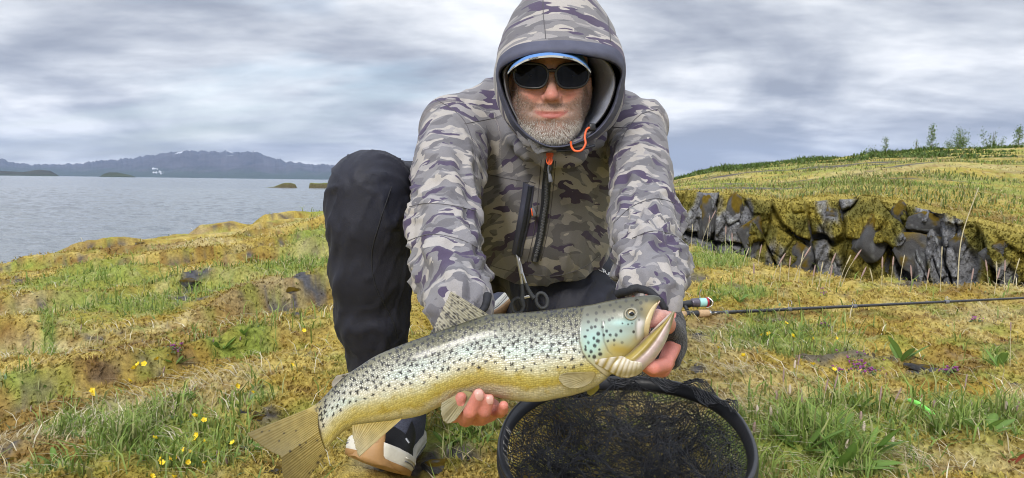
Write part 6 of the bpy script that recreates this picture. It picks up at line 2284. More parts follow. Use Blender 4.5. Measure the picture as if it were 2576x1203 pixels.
# reel behind the seat: its axis runs along the rod
ro = np.array([0, .035, .0]) + np.array([0, 0, 1.0]) * 24.5 * mm
reel = rcyl('reel', 1733, 1752, 11, 12.5, M_PURP, off=ro, round_=3)
reel.name = 'reel'
reel['label'] = 'spinning reel with turquoise line'
rcyl('line_spool', 1752.5, 1768, 11.5, 11.5, M_TURQ, reel, off=ro, n=8)
rcyl('spool_rim', 1768, 1772, 12.6, 12.6, M_RED, reel, off=ro, n=4)
rcyl('spool_cap', 1772, 1779, 11.8, 7.5, M_SEAT, reel, off=ro, n=8)
rcyl('reel_body', 1704, 1733, 6.5, 10.5, M_SEAT, reel, off=ro * .92, round_=2)
tube_obj('reel_foot', spline([X2(1722) + ro * .35, X2(1720) + ro * .6, X2(1716) + ro * .9], 10), 5 * mm, M_SEAT, reel)
tube_obj('bail_wire', spline([X2(1754) + ro + np.array([0, 0, 12]) * mm, X2(1752) + ro + np.array([0, -5 * mm, 24 * mm]), X2(1755) + ro + np.array([0, -8 * mm, 34 * mm])], 14), .0022, M_WIRE, reel)
tube_obj('bail_wire', spline([X2(1772) + ro + np.array([0, 0, 13]) * mm, X2(1782) + ro + np.array([0, -10 * mm, 3 * mm]), X2(1779) + ro + np.array([0, -11 * mm, -8 * mm]), X2(1768) + ro + np.array([0, -10 * mm, -13 * mm])], 20), .0018, M_WIRE, reel)
tube_obj('crank', spline([X2(1716) + ro, X2(1712) + ro + np.array([0, .02, .012]), X2(1704) + ro + np.array([0, .03, .02])], 10), 2.6 * mm, M_WIRE, reel)

# ================================================================== green lure
lr0, lr1 = ground_hit(2283, 1036), ground_hit(2352, 1062)
lr0 = lr0 + np.array([0, 0, .030]); lr1 = lr1 + np.array([0, 0, .016])
M_LIME = simple('lime_green_plastic', (.22, .72, .10), .35, var=.1)
lpts = spline([lr0, lr0 * .6 + lr1 * .4 + np.array([0, 0, .004]), lr1], 24)
lure = tube_obj('fishing_lure', lpts, np.interp(np.linspace(0, 1, 24), [0, .1, .5, .9, 1], [.002, .0052, .0062, .0045, .0015]), M_LIME)
tag(lure, 'bright lime green lure lying in the grass', 'lure')
tube_obj('lure_eyelet', np.array([lr0, lr0 + (lr0 - lr1) * .1]), .0014, M_WIRE, lure, 6)
# ================================================================== vegetation
vr = np.random.default_rng(77)
M_LEAF, lf_n, lf_b = material('plant_blades')
lf_n.put(lf_b.inputs['Base Color'], lf_n.attr('Col'))
lf_b.inputs['Roughness'].default_value = .55
lf_b.inputs['Specular IOR Level'].default_value = .3
_tr = lf_n.new('ShaderNodeBsdfTranslucent')
lf_n.put(_tr.inputs[0], lf_n.attr('Col'))
_mx = lf_n.new('ShaderNodeMixShader'); _mx.inputs[0].default_value = .3
lf_n.l.new(lf_b.outputs[0], _mx.inputs[1]); lf_n.l.new(_tr.outputs[0], _mx.inputs[2])
lf_n.l.new(_mx.outputs[0], lf_n.n['Material Output'].inputs[0])


def scatter(n, r0, r1, a0=-45, a1=45):
    r = np.exp(vr.uniform(math.log(r0), math.log(r1), n))
    a = np.radians(vr.uniform(a0, a1, n))
    x, y = r * np.sin(a), r * np.cos(a)
    return x, y, r


def dry_land(x, y):
    """outside the trench, the lake, the shoe and the hoop"""
    q = x / y
    s = (x + 4.9) * -.871 + (y - 7.7) * .49
    tr = (q > .06) & (y > ip(QN, q) - .05) & (y < ip(QF, q) + .40)
    hoop = (np.hypot((x - NC[0]) / .225, (y - NC[1]) / .28) < 1.0)
    sh_ = (np.abs(x - (heel[0] + toe[0]) / 2) < .10) & (y > toe[1] - .04) & (y < heel[1] + .05)
    return (s < .35) & ~tr & ~hoop & ~sh_


def blades(name, x, y, h, w, az, lean, c0, c1, label, cat, bend=.5, mat=None, z=None):
    """curved tapering blades, five corners each"""
    n = len(x)
    z = (ground_z(x, y) - .004) if z is None else z
    root = np.stack([x, y, z], 1)
    d = np.stack([np.cos(az), np.sin(az), np.zeros(n)], 1)
    sd = np.stack([-np.sin(az + vr.normal(size=n) * .5), np.cos(az), np.zeros(n)], 1)
    up = np.array([0, 0, 1.0])
    l1 = lean[:, None]
    mid = root + (d * l1 * .42 + up * np.sqrt(np.clip(1 - l1 ** 2, .02, 1)) * .58) * h[:, None]
    l2 = np.clip(lean + bend, 0, 1.5)[:, None]
    tip = mid + (d * l2 * .55 + up * (np.cos(np.clip(l2, 0, 1.5))) * .42) * h[:, None]
    ww = w[:, None] * .5
    V_ = np.stack([root - sd * ww * .8, root + sd * ww * .8, mid + sd * ww, mid - sd * ww, tip], 1).reshape(-1, 3)
    b = np.arange(n)[:, None] * 5
    cm_ = (c0 + c1) / 2
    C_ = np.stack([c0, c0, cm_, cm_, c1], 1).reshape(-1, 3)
    ob = link(name, mesh_np(name, V_, [b + np.array([[0, 1, 2, 3]]), b + np.array([[3, 2, 4]])], True, np.clip(C_, .005, 1)), mat or M_LEAF)
    return tag(ob, label, cat, kind='stuff')


pickc = lambda n, *cs: np.array(cs)[vr.integers(0, len(cs), n)] * vr.uniform(.75, 1.2, (n, 1))

# moss: short golden tufts over the cushions
x, y, r = scatter(240000, 1.2, 9)
g_, ro_, b_, s_ = ground_cover(x, y)
k = dry_land(x, y) & (vr.random(len(x)) < np.clip(1 - ro_ * .95 - .55 * g_, .02, 1))
x, y, r, b_, s_ = x[k], y[k], r[k], b_[k], s_[k]
n = len(x)
gc_ = ground_col(x, y)
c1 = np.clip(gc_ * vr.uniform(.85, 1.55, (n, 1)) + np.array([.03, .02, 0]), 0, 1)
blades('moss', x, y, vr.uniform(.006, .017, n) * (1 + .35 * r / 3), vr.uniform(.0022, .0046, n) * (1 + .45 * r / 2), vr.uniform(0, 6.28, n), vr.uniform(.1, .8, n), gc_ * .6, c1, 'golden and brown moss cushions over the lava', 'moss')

# green grass
x, y, r = scatter(200000, 1.2, 13)
g_, ro_, b_, s_ = ground_cover(x, y)
clump = sstep(-.15, .35, n2(x, y, 6, 7, 3, 51.0))
k = dry_land(x, y) & (vr.random(len(x)) < np.clip(g_ * (.35 + .65 * clump) * (1 - .25 * sstep(3, 8, r)) + .03 * sstep(.0, .4, n2(x, y, 2.2, 3, 3, 52.0)) + .007, 0, 1))
x, y, r, clump = x[k], y[k], r[k], clump[k]
n = len(x)
hh = vr.uniform(.025, .075, n) * (.7 + .7 * clump) * np.where(vr.random(n) < .1, 1.5, 1)
hh *= (1 + .10 * sstep(3, 9, r))
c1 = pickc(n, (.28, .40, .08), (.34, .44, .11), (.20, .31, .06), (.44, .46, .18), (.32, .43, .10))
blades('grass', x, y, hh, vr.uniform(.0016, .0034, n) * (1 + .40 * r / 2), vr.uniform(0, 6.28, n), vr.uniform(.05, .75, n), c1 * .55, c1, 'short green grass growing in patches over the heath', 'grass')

# small broad leaves between the grass
x, y, r = scatter(70000, 1.2, 6)
g_, ro_, b_, s_ = ground_cover(x, y)
k = dry_land(x, y) & (vr.random(len(x)) < np.clip(g_ * .55 * sstep(-.1, .25, n2(x, y, 7, 8, 2, 66.0)) + .02, 0, 1))
x, y, r = x[k], y[k], r[k]
n = len(x)
c1 = pickc(n, (.20, .32, .08), (.26, .38, .10), (.24, .34, .16), (.16, .26, .06), (.34, .30, .12))
blades('ground_leaves', x, y, vr.uniform(.012, .030, n), vr.uniform(.005, .010, n), vr.uniform(0, 6.28, n), vr.uniform(.4, .9, n), c1 * .8, c1, 'small broad leaves of herbs in the turf', 'leaves')

# dead grass lying in swept wisps
x, y, r = scatter(105000, 1.2, 12)
g_, ro_, b_, s_ = ground_cover(x, y)
wis = sstep(.0, .4, n2(x, y, 5, 9, 3, 53.0))
k = dry_land(x, y) & (vr.random(len(x)) < np.clip(s_ * .75 * (.25 + .75 * wis) + .10 * g_ + .03, 0, 1))
x, y, r = x[k], y[k], r[k]
n = len(x)
sw = n2(x, y, 1.3, 1.3, 2, 55.0) * 3.5 + 2.6
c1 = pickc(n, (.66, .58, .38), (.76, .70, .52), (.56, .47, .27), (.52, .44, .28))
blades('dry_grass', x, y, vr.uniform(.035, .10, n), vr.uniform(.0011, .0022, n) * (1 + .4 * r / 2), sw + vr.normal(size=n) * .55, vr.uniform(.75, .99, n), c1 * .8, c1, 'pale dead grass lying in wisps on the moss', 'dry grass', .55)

# grass and low scrub of the far side and hill
x, y, r = scatter(85000, 5.0, 41, 3, 42)
q = x / y
k = (q > .06) & (y > ip(QF, q) + .35) & (r < 40)
x, y, r, q = x[k], y[k], r[k], q[k]
g_, ro_, b_, s_ = ground_cover(x, y)
k = vr.random(len(x)) < np.clip(.22 + .8 * g_ + .4 * s_ - 1.3 * ro_, .0, .95) * (.35 + .65 * sstep(-.25, .15, n2(x, y, .8, .8, 3, 58.0)))
x, y, r, g_, s_ = x[k], y[k], r[k], g_[k], s_[k]
n = len(x)
tp = n2(x, y, .26, .55, 4, 57.0)
keep = vr.random(len(x)) < np.where(tp < -.08, .12, 1.0)
x, y, r, g_, s_, tp = x[keep], y[keep], r[keep], g_[keep], s_[keep], tp[keep]
n = len(x)
patch_ = sstep(-.02, .14, tp)[:, None]
cg = pickc(n, (.20, .27, .065), (.26, .31, .085), (.15, .21, .05), (.33, .32, .13))
cs = pickc(n, (.42, .34, .15), (.50, .43, .24), (.36, .25, .07))
mxs = (vr.random((n, 1)) < np.clip(.85 - .75 * patch_, .08, .9))
c1 = np.where(mxs, cs, cg)
hh = vr.uniform(.025, .085, n) * (1 + .3 * sstep(10, 30, r)) * (.5 + .7 * patch_[:, 0])
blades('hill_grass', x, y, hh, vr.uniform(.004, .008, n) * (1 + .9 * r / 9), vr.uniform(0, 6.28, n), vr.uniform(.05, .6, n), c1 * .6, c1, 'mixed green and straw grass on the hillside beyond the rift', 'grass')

# moss fringe hanging on the wall's lip and cushions on its face
sel = vr.choice(len(xx.ravel()), 60000)
ms_ = moss.ravel()[sel]; Ts = T.shape and np.broadcast_to(ts[:, None], Q.shape).ravel() if False else np.broadcast_to(ts[:, None], (len(ts), nq)).ravel()[sel]
wallV = np.stack([xx.ravel(), yw.ravel(), zz_.ravel()], 1)[sel]
k = (vr.random(len(sel)) < ms_ * .9) & (wallV[:, 2] > -.55) & (Ts < 1.9)
wv3 = wallV[k]; n = len(wv3)
cw = cc.reshape(-1, 3)[sel][k]
jit = vr.normal(size=(n, 2)) * .008
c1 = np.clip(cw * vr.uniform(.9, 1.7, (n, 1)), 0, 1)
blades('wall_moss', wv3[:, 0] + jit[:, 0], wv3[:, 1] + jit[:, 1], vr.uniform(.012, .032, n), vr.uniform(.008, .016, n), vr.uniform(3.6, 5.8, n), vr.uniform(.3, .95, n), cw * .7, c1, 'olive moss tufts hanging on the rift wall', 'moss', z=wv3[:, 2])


# ---- leafy plants, each leaf a piece of its own
def leaf_mesh(name, seed, wide=.22, n=9):
    r = np.random.default_rng(seed)
    t = np.linspace(0, 1, n)
    w = wide * .5 * np.sin(np.pi * t ** .8) ** .9 + .004
    bend = .25 + .25 * r.random()
    ax = np.stack([t * np.cos(bend * t * 2), 0 * t, t * .9 - bend * t * t * .9], 1)
    L_ = ax + np.stack([0 * t, -w, w * .35], 1); R_ = ax + np.stack([0 * t, w, w * .35], 1)
    V_ = np.stack([L_, ax, R_], 1).reshape(-1, 3)
    c = np.tile(np.array([.14, .235, .05]) * r.uniform(.75, 1.25), (n * 3, 1))
    c[1::3] *= 1.35
    return mesh_np(name, V_, grid_faces(n, 3), True, c)


LEAVES = [leaf_mesh('leaf', 400 + k, .20 + .05 * (k % 3)) for k in range(6)]
RLEAF = leaf_mesh('leaf', 450, .4)
_rc = np.tile(np.array([.40, .10, .06]), (27, 1))
RLEAF.attributes['Col'].data.foreach_set('color', np.concatenate([_rc, np.ones((27, 1))], 1).astype(np.float32).ravel())


def plant(u, v, size, nl, label, seed, spread=1.0, red=0):
    c = ground_hit(u, v)
    r = np.random.default_rng(seed)
    e = empty('leafy_plant', (c[0], c[1], float(ground_z(c[0], c[1]))))
    tag(e, label, 'plant', 'broad leaved plants in the turf')
    for k in range(nl):
        o = bpy.data.objects.new('leaf', RLEAF if k < red else LEAVES[r.integers(0, 6)])
        if not o.data.materials: o.data.materials.append(M_LEAF)
        COL.objects.link(o)
        o.parent = e
        s = size * r.uniform(.6, 1.1)
        o.scale = (s * spread, s, s * r.uniform(.6, 1.1))
        o.rotation_euler = (0, r.uniform(-.3, .3), k * 2.4 + r.uniform(-.4, .4))
        o.location = (r.normal() * size * .1, r.normal() * size * .1, -.004)


for a in [(2120, 1175, .11, 8, 'big lance leaved plant at the bottom edge right of the net', 1), (2010, 1150, .10, 7, 'lance leaved plant close beside the right net rim', 2), (2190, 1130, .10, 7, 'lance leaved plant below the lime green lure', 3),
          (2075, 1090, .09, 7, 'lance leaved plant up the slope from the net, in tall grass', 4), (2270, 905, .10, 7, 'rosette of long leaves above the bare lava stone', 5), (2510, 925, .09, 5, 'long leaved plant near the right edge in dry grass', 6),
          (2380, 1085, .07, 7, 'leafy plant just right of the lime green lure', 7), (2480, 1110, .08, 6, 'leafy plant near the right edge at lure height', 8), (2170, 1030, .06, 8, 'small round leaved plant between purple flowers and lure', 9),
          (1930, 860, .07, 8, 'leafy plant in the green patch under the rod', 10), (2010, 845, .07, 7, 'leafy plant under the rod, right of the yellow flowers', 11), (1860, 760, .06, 9, 'low leafy plant behind the reel', 12),
          (1800, 765, .05, 8, 'low leafy plant directly above the turquoise reel spool', 13), (560, 875, .07, 9, 'bright leafy plant left of the dark trouser leg', 14), (610, 860, .06, 8, 'small bright leafy plant nearest the dark trouser leg', 15),
          (440, 905, .06, 6, 'upright pointed plant in the middle of the left slope', 16), (200, 1110, .06, 8, 'dark leafy plant in the lower left turf', 17), (130, 1165, .05, 7, 'small leafy plant near the lower left corner', 18),
          (480, 1010, .05, 7, 'leafy plant above the yellow flowers of the left turf', 19), (1120, 1120, .05, 8, 'grassy leaf tuft right of the shoe', 20), (1190, 1110, .05, 8, 'leafy tuft below the holding fingers', 21), (640, 1130, .05, 7, 'leafy tuft left of the tail fin lobe', 22)]:
    plant(*a)
plant(2540, 1165, .05, 6, 'plant with red and green leaves in the lower right corner', 23, red=3)
plant(2300, 1000, .05, 4, 'plant with one red leaf just above the lime green lure', 24, red=1)

# ---- yellow flowers
ORD = ['leftmost', 'second from left', 'third from left', 'fourth from left', 'fifth from left', 'sixth from left', 'seventh from left', 'eighth from left', 'ninth from left', 'tenth from left', 'eleventh from left', 'twelfth from left', 'thirteenth from left',
       'fourteenth from left', 'fifteenth from left', 'sixteenth from left', 'seventeenth from left', 'eighteenth from left', 'nineteenth from left', 'twentieth from left']


def ordered(items, key):
    """items with how they are counted: from the left in the first half, from the right in the second"""
    o = sorted(items, key=key)
    n = len(o)
    for i, it in enumerate(o):
        yield i, it, (ORD[i] if i < (n + 1) // 2 else ORD[n - 1 - i].replace('leftmost', 'rightmost').replace('left', 'right'))


M_PETAL = simple('yellow_petal', (.85, .62, .02), .5, var=.08)
M_STEM = simple('green_stem', (.16, .22, .06), .6)
M_CENTRE = simple('flower_centre', (.75, .50, .02), .7)


def petal_mesh():
    vs, fs = [], []
    for k in range(5):
        a = k * 2 * math.pi / 5
        d = np.array([math.cos(a), math.sin(a), 0]); s = np.array([-math.sin(a), math.cos(a), 0]); up = np.array([0, 0, 1.0])
        b = len(vs)
        for t, w, z in ((.05, .1, 0), (.45, .36, .12), (.8, .42, .34), (1.0, .22, .46)):
            vs += [d * t - s * w + up * z, d * t + up * (z - .05), d * t + s * w + up * z]
        fs += (grid_faces(4, 3) + b).tolist()
    return mesh_np('petals', np.array(vs), np.array(fs))


PETALS = petal_mesh()
CENTRE = bpy.data.meshes.new('flower_centre')
bm = bmesh.new(); bmesh.ops.create_icosphere(bm, subdivisions=1, radius=.3); bm.to_mesh(CENTRE); bm.free()
PETALS.materials.append(M_PETAL); CENTRE.materials.append(M_CENTRE)


def flower(u, v, rpx, label, group, k):
    g = ground_hit(u, v + 13)
    gz0 = float(ground_z(g[0], g[1]))
    d = float((np.array([g[0], g[1], gz0]) - CAM) @ CF) - .05
    top = P(u, v, d)
    e = empty('yellow_flower', (g[0], g[1], gz0))
    tag(e, label, 'flower', group)
    tube_obj('stem', spline([np.array([g[0], g[1], gz0]), (np.array([g[0], g[1], gz0]) + top) / 2 + np.array([.004, 0, 0]), top], 6), .0008, M_STEM, e, 5)
    R_ = max(PX(rpx, d), .006)
    for nm, me in (('petals', PETALS), ('flower_centre', CENTRE)):
        o = bpy.data.objects.new(nm, me); COL.objects.link(o); o.parent = e
        o.location = Vector(top) - e.location
        o.scale = (R_,) * 3
        o.rotation_euler = (.85 + .35 * math.sin(k * 3.1), .35 * math.cos(k * 1.7), k * 1.3)


zl = [(1015, 400), (970, 405), (945, 430), (912, 518), (650, 588), (652, 612), (1668, 556), (1783, 602), (1370, 765), (1435, 797), (1383, 902), (1374, 935), (1437, 942), (1637, 955), (1295, 1005), (1337, 1020), (1540, 1032),
      (1240, 1062), (1131, 1070), (1142, 1095), (1440, 1097), (1090, 922), (1320, 1092), (1195, 1068), (1070, 1190), (1225, 1195), (1108, 365)]
for k, (a, b), od in ordered(zl, lambda q: q[0]):
    flower(a * .35758, 772.8 + b * .3576, 7.4, 'yellow flower in the turf left of the trout tail, ' + od, 'yellow flowers in the left turf', k)
for k, (a, b) in enumerate([(765, 832), (735, 918)]):
    flower(a, b, 5.5, ('single yellow flower close beside the dark trouser leg', 'single yellow flower above the adipose fin, left of the trousers')[k], 'single yellow flowers', k)
for k, (a, b), od in ordered([(342, 258), (292, 267), (455, 190), (497, 272), (635, 292), (783, 290), (632, 458), (770, 492), (10, 350), (175, 400)], lambda q: q[0]):
    flower(1803 + a * .3843, 740.6 + b * .3843, 6.0, 'yellow flower in the green patch under the fishing rod, ' + od, 'yellow flowers under the rod', k + 40)

# ---- purple thyme
M_PURPLE = simple('purple_blossom', (.26, .06, .22), .6, var=.35, vscale=400)
M_TLEAF = simple('thyme_leaf', (.12, .17, .06), .6, var=.3, vscale=300)


def thyme(u, v, ru, rv, n, label, seed):
    r = np.random.default_rng(seed)
    c = ground_hit(u, v)
    d = float((c - CAM) @ CF)
    e = empty('thyme_clump', (c[0], c[1], float(ground_z(c[0], c[1]))))
    tag(e, label, 'flowers', 'purple thyme clumps')
    for nm, mt, cnt, hz, sz in (('blossoms', M_PURPLE, n, .014, .0042), ('leaves', M_TLEAF, n * 2, .006, .004)):
        bm = bmesh.new()
        for _ in range(cnt):
            px, py = r.normal(0, .5, 2)
            x0, y0 = c[0] + px * PX(ru, d), c[1] + py * PX(rv, d) * 2.6
            m = Matrix.Translation((x0, y0, float(ground_z(x0, y0)) + hz * r.uniform(.5, 1.3))) @ Matrix.Rotation(r.uniform(0, 6), 4, 'Z') @ Matrix.Rotation(r.uniform(0, 2), 4, 'X') @ Matrix.Diagonal((1, .7, .55, 1))
            bmesh.ops.create_icosphere(bm, subdivisions=1, radius=sz * r.uniform(.6, 1.25), matrix=m)
        me = bpy.data.meshes.new(nm); bm.to_mesh(me); bm.free()
        link(nm, me, mt, e)['kind'] = 'stuff'


for a in [(2176, 928, 38, 16, 70, 'largest patch of purple thyme on the golden moss', 1), (2389, 946, 22, 9, 34, 'purple thyme patch right of the bare lava stone', 2), (2076, 834, 12, 5, 14, 'tiny purple thyme tuft below the rod', 3),
          (2452, 820, 18, 5, 16, 'purple thyme tuft in dry grass near the right edge', 4), (2110, 936, 16, 8, 16, 'thin purple thyme beside the largest thyme patch', 5), (440, 878, 18, 8, 18, 'dull purple thyme on the left slope', 6), (2075, 742, 16, 6, 14, 'purple thyme tuft just above the rod', 7)]:
    thyme(*a)

# ---- flower spikes and seed stalks
M_SPIKE = simple('pale_flower_spike', (.62, .52, .42), .7, var=.3, vscale=500)
M_SEED = simple('purplish_seed_head', (.34, .235, .21), .8, var=.3, vscale=300)
M_STRAWM = simple('straw_stalk', (.50, .44, .28), .7, var=.2, vscale=100)


def stalk(name, cat, base_uv, top_uv, label, group, head_len, head_r, mat_s, mat_h, r0=.0011, via=None, dmin=None):
    g = ground_hit(*base_uv)
    gz0 = float(ground_z(g[0], g[1]))
    b = np.array([g[0], g[1], gz0 - .005])
    d = float((b - CAM) @ CF)
    t = P(top_uv[0], top_uv[1], d)
    mid = P(*via, d) if via else (b + t) / 2 + np.array([(t - b)[0] * -.12, 0, 0])
    e = empty(name, b)
    tag(e, label, cat, group)
    c = spline([b, mid, t], 14)
    tube_obj('stem', c, np.linspace(r0 * 1.2, r0 * .7, 14), mat_s, e, 5)
    if head_len:
        L_ = np.linalg.norm(np.diff(c, axis=0), axis=1).sum()
        f = max(1 - head_len / max(L_, .01), .3)
        hp = np.array([c[0] + 0]) if False else spline([c[int(f * 13)], c[min(int(f * 13) + 1, 13)] * .5 + c[13] * .5, c[13]], 22)
        tt_ = np.linspace(0, 1, 22)
        rad_ = head_r * (np.sin(np.pi * np.clip(tt_ * .92 + .06, 0, 1)) ** .5) * (1 + .35 * (np.arange(22) % 2)) * (1 - .35 * tt_)
        tube_obj('seed_head', hp, np.maximum(rad_, .0004), mat_h, e, 6)


Z6 = lambda a, b: (1610 + a * .4282, 289.8 + b * .4282)
Z7 = lambda a, b: (1803 + a * .3843, 740.6 + b * .3843)
for k, (a, b, c, d), od in ordered([(350, 800, 445, 560), (390, 800, 410, 590), (500, 830, 505, 650), (455, 790, 458, 650), (690, 900, 715, 760), (775, 980, 855, 810), (900, 1000, 1005, 770), (930, 1000, 960, 800), (1050, 1010, 1075, 860),
                                  (1085, 1010, 1150, 810), (1165, 1010, 1240, 820), (1180, 1010, 1300, 790), (1420, 1010, 1425, 830), (1475, 1010, 1490, 830), (1525, 1000, 1555, 820), (1765, 1030, 1775, 770), (2080, 1060, 2115, 900),
                                  (2140, 1040, 2145, 850), (2095, 1010, 2095, 860), (2050, 1010, 2030, 850), (2190, 1010, 2230, 840), (670, 990, 668, 870), (300, 800, 310, 640), (545, 860, 540, 690), (1110, 1010, 1130, 880), (870, 980, 885, 830),
                                  (1600, 1020, 1590, 880), (1680, 1020, 1700, 900), (1940, 1030, 1960, 900), (1010, 1000, 1030, 880), (820, 980, 830, 860), (1290, 1010, 1330, 890), (600, 900, 640, 780), (1370, 1010, 1350, 900)], lambda q: q[2]):
    stalk('grass_stalk', 'grass stalk', Z6(a, b), Z6(c, d), 'thin seed stalk on the near rim before the rock wall, ' + od, 'seed stalks along the rift rim', .05, .0042 if k % 3 else .003, M_STRAWM, M_SEED if k % 3 else M_STRAWM, .0014)
stalk('grass_stalk', 'grass stalk', Z6(1865, 1020), Z6(1990, 425), 'single long pale bent stalk rising far above the rift wall', None, .0, 0, M_STRAWM, M_STRAWM, .0028, Z6(1890, 720))
for k, (a, b, c, d), od in ordered([(515, 600, 545, 390), (690, 790, 730, 550), (740, 760, 795, 520), (1055, 850, 1080, 600), (1600, 800, 1640, 520), (1920, 480, 1925, 180), (430, 720, 440, 480), (1140, 760, 1210, 610), (560, 830, 555, 610), (1950, 800, 1985, 690)], lambda q: q[2]):
    stalk('grass_stalk', 'grass stalk', Z7(a, b), Z7(c, d), 'thin brown seed stalk in the right turf below the rod, ' + od, 'seed stalks in the right turf', .03, .0022, M_STRAWM, M_SEED, .0009)
for k, (a, b, c, d), od in ordered([(270, 880, 265, 725), (360, 860, 353, 735), (505, 980, 500, 870), (830, 1080, 862, 950), (940, 900, 945, 765), (478, 720, 480, 590), (505, 560, 515, 430), (388, 760, 390, 630), (1150, 1010, 1155, 915), (720, 900, 725, 770),
                                  (240, 950, 250, 830), (395, 880, 405, 745), (960, 940, 965, 830), (575, 930, 578, 810), (1420, 800, 1425, 690), (1660, 800, 1665, 690), (1735, 800, 1740, 690), (1900, 830, 1895, 700), (1560, 800, 1560, 730), (645, 1000, 650, 900)], lambda q: q[2]):
    stalk('flower_spike', 'flower', Z7(a, b), Z7(c, d), 'small pale flower spike right of the net, ' + od, 'pale flower spikes in the right turf', .020, .0036, M_STEM, M_SPIKE if k % 3 else M_SEED, .0009)
for k, (a, b, c, d), od in ordered([(1540, 1090, 1525, 1010), (1600, 1120, 1590, 1060), (1170, 760, 1165, 650), (1225, 800, 1220, 690), (1330, 790, 1350, 705), (1140, 500, 1160, 415), (215, 770, 220, 690), (1690, 270, 1692, 205), (560, 190, 575, 120), (1500, 300, 1502, 220)], lambda q: q[2]):
    stalk('grass_stalk', 'grass stalk', (a * .35758, 772.8 + b * .3576), (c * .35758, 772.8 + d * .3576), 'thin brown seed stalk in the left turf, ' + od, 'seed stalks in the left turf', .022, .0024, M_STRAWM, M_SEED, .0009)

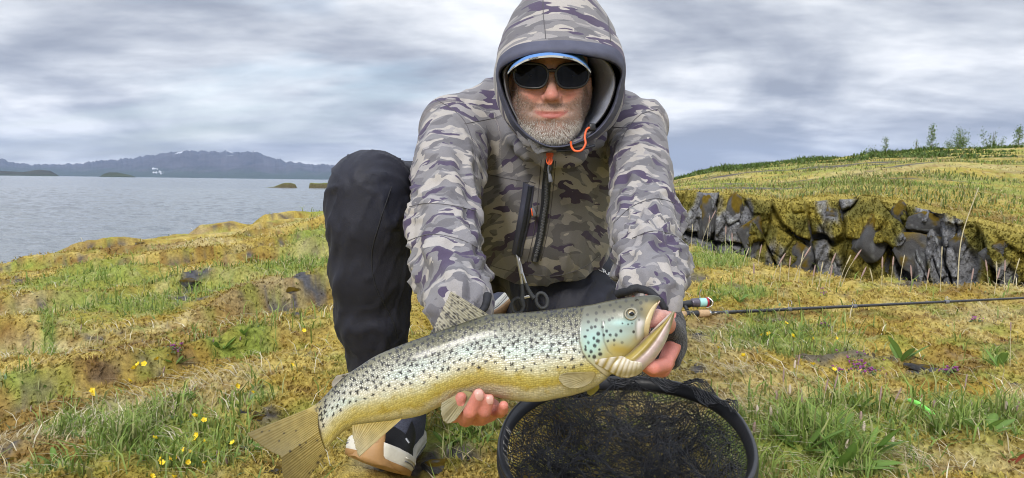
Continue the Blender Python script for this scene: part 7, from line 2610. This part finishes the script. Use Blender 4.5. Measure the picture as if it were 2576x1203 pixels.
# ---- small trees on the ridge
M_BARK = simple('grey_bark', (.16, .14, .11), .9)
for k, (u, v0, v1, hw_, shape, dens, lab) in enumerate([(2343, 372, 314, 15, 'spire', 900, 'slim pale green young tree on the ridge, leftmost of the tall ones'), (2413, 366, 318, 42, 'bush', 1900, 'widest bushy green tree on the ridge'),
                                                       (2497, 362, 328, 34, 'multi', 800, 'thin tree with several upright tops between two fuller trees'), (2562, 362, 316, 16, 'spire', 900, 'tree cut by the right picture edge on the ridge'),
                                                       (2228, 378, 346, 10, 'spire', 350, 'small lone sapling left of the ridge trees'), (2305, 374, 352, 5, 'spire', 120, 'tiny dark conifer seedling beside the slim pale tree'), (2190, 382, 368, 26, 'bush', 420, 'low green bush under the small lone sapling')]):
    d = 37.0
    base = P(u, v0, d)
    base[2] = float(ground_z(base[0], base[1])) - .05
    topz = P(u, v1, d)[2]
    H_ = topz - base[2]
    W_ = PX(hw_, d)
    e = empty('ridge_tree', base)
    tag(e, lab, 'tree', 'young trees on the ridge')
    r = np.random.default_rng(900 + k)
    limbs = [tube(spline([base, base + np.array([.02, 0, H_ * .5]), base + np.array([0, 0, H_ * .95])], 8), np.linspace(.022, .004, 8), 6)]
    pos = []
    nb = 16
    for j in range(nb):
        f = .12 + .8 * j / nb
        a = j * 2.4
        if shape == 'spire':
            wl = W_ * (1.05 - f) * 1.0 * (.7 + .5 * r.random()) + .03
            zt_ = base[2] + H_ * f
            st_ = base + np.array([0, 0, H_ * f])
            en = st_ + np.array([math.cos(a) * wl, math.sin(a) * wl, .10 * H_ * r.random() + .06])
        elif shape == 'bush':
            st_ = base + np.array([0, 0, H_ * .15])
            wl = W_ * (.25 + .75 * r.random()) * (1 if j % 3 else .4)
            en = base + np.array([math.cos(a) * wl, math.sin(a) * wl * .8, H_ * (1.0 - .62 * (wl / W_) ** 1.2) * r.uniform(.75, 1.0)])
        else:
            st_ = base + np.array([0, 0, H_ * .05])
            off = (-.85, -.25, .15, .9)[j % 4] * W_
            en = base + np.array([off + r.normal() * .03, r.normal() * .1, H_ * (1.0, .8, .95, .75)[j % 4] * (.55 + .45 * (j // 4) / 3)])
        limbs.append(tube(spline([st_, (st_ + en) / 2 + np.array([0, 0, .03]), en], 6), np.linspace(.010, .003, 6), 5))
        for q in range(dens // nb):
            f2 = r.uniform(.35, 1.05)
            pos.append(st_ + (en - st_) * f2 + r.normal(size=3) * np.array([.05, .05, .055]) * (1 + (shape == 'bush') * .6))
    V_, F_ = join(limbs)
    link('trunk', mesh_np('trunk', V_, clean_quads(F_)), M_BARK, e)
    p_ = np.array(pos); n = len(p_)
    dirs = r.normal(size=(n, 3)); dirs /= np.linalg.norm(dirs, axis=1, keepdims=True)
    sd = np.cross(dirs, r.normal(size=(n, 3))); sd /= np.linalg.norm(sd, axis=1, keepdims=True)
    s = r.uniform(.018, .042, (n, 1))
    V_ = np.stack([p_ - sd * s * .5, p_ + dirs * s, p_ + sd * s * .5, p_ - dirs * s], 1).reshape(-1, 3)
    c = np.array([(.14, .21, .06), (.10, .18, .035), (.20, .27, .09)])[r.integers(0, 3, n)] * r.uniform(.7, 1.25, (n, 1))
    link('crown', mesh_np('crown', V_, np.arange(n)[:, None] * 4 + np.array([[0, 1, 2, 3]]), False, np.repeat(c, 4, 0)), M_LEAF, e)
# low scrub along the skyline
x, y, r = scatter(26000, 26, 39, 10, 36)
k = n2(x, y, .35, .35, 3, 59.0) > .02
x, y, r = x[k], y[k], r[k]
n = len(x)
c1 = pickc(n, (.10, .17, .035), (.14, .22, .05), (.08, .12, .03))
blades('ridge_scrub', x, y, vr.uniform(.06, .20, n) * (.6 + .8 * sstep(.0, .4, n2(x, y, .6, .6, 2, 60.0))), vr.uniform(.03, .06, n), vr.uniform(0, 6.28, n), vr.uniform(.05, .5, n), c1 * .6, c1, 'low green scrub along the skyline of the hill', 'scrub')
# ================================================================== the air between here and the mountains
hm = bpy.data.materials.new('haze')
hm.use_nodes = True
hn = NT(hm.node_tree)
hm.node_tree.nodes.remove(hm.node_tree.nodes['Principled BSDF'])
pv = hn.new('ShaderNodeVolumePrincipled')
pv.inputs['Color'].default_value = (.56, .71, 1.0, 1)
pv.inputs['Density'].default_value = 3.8e-5
pv.inputs['Anisotropy'].default_value = 0.2
hm.node_tree.links.new(pv.outputs[0], hm.node_tree.nodes['Material Output'].inputs['Volume'])
hb = 16400
hv = [(x, y, z) for x in (-hb, hb) for y in (-hb, hb) for z in (LAKE - 30, 700)]
hf = np.array([[0, 1, 3, 2], [4, 6, 7, 5], [0, 4, 5, 1], [2, 3, 7, 6], [0, 2, 6, 4], [1, 5, 7, 3]])
tag(link('haze', mesh_np('haze', hv, hf, False), hm), 'pale blue haze over the lake and mountains', 'haze', kind='stuff')
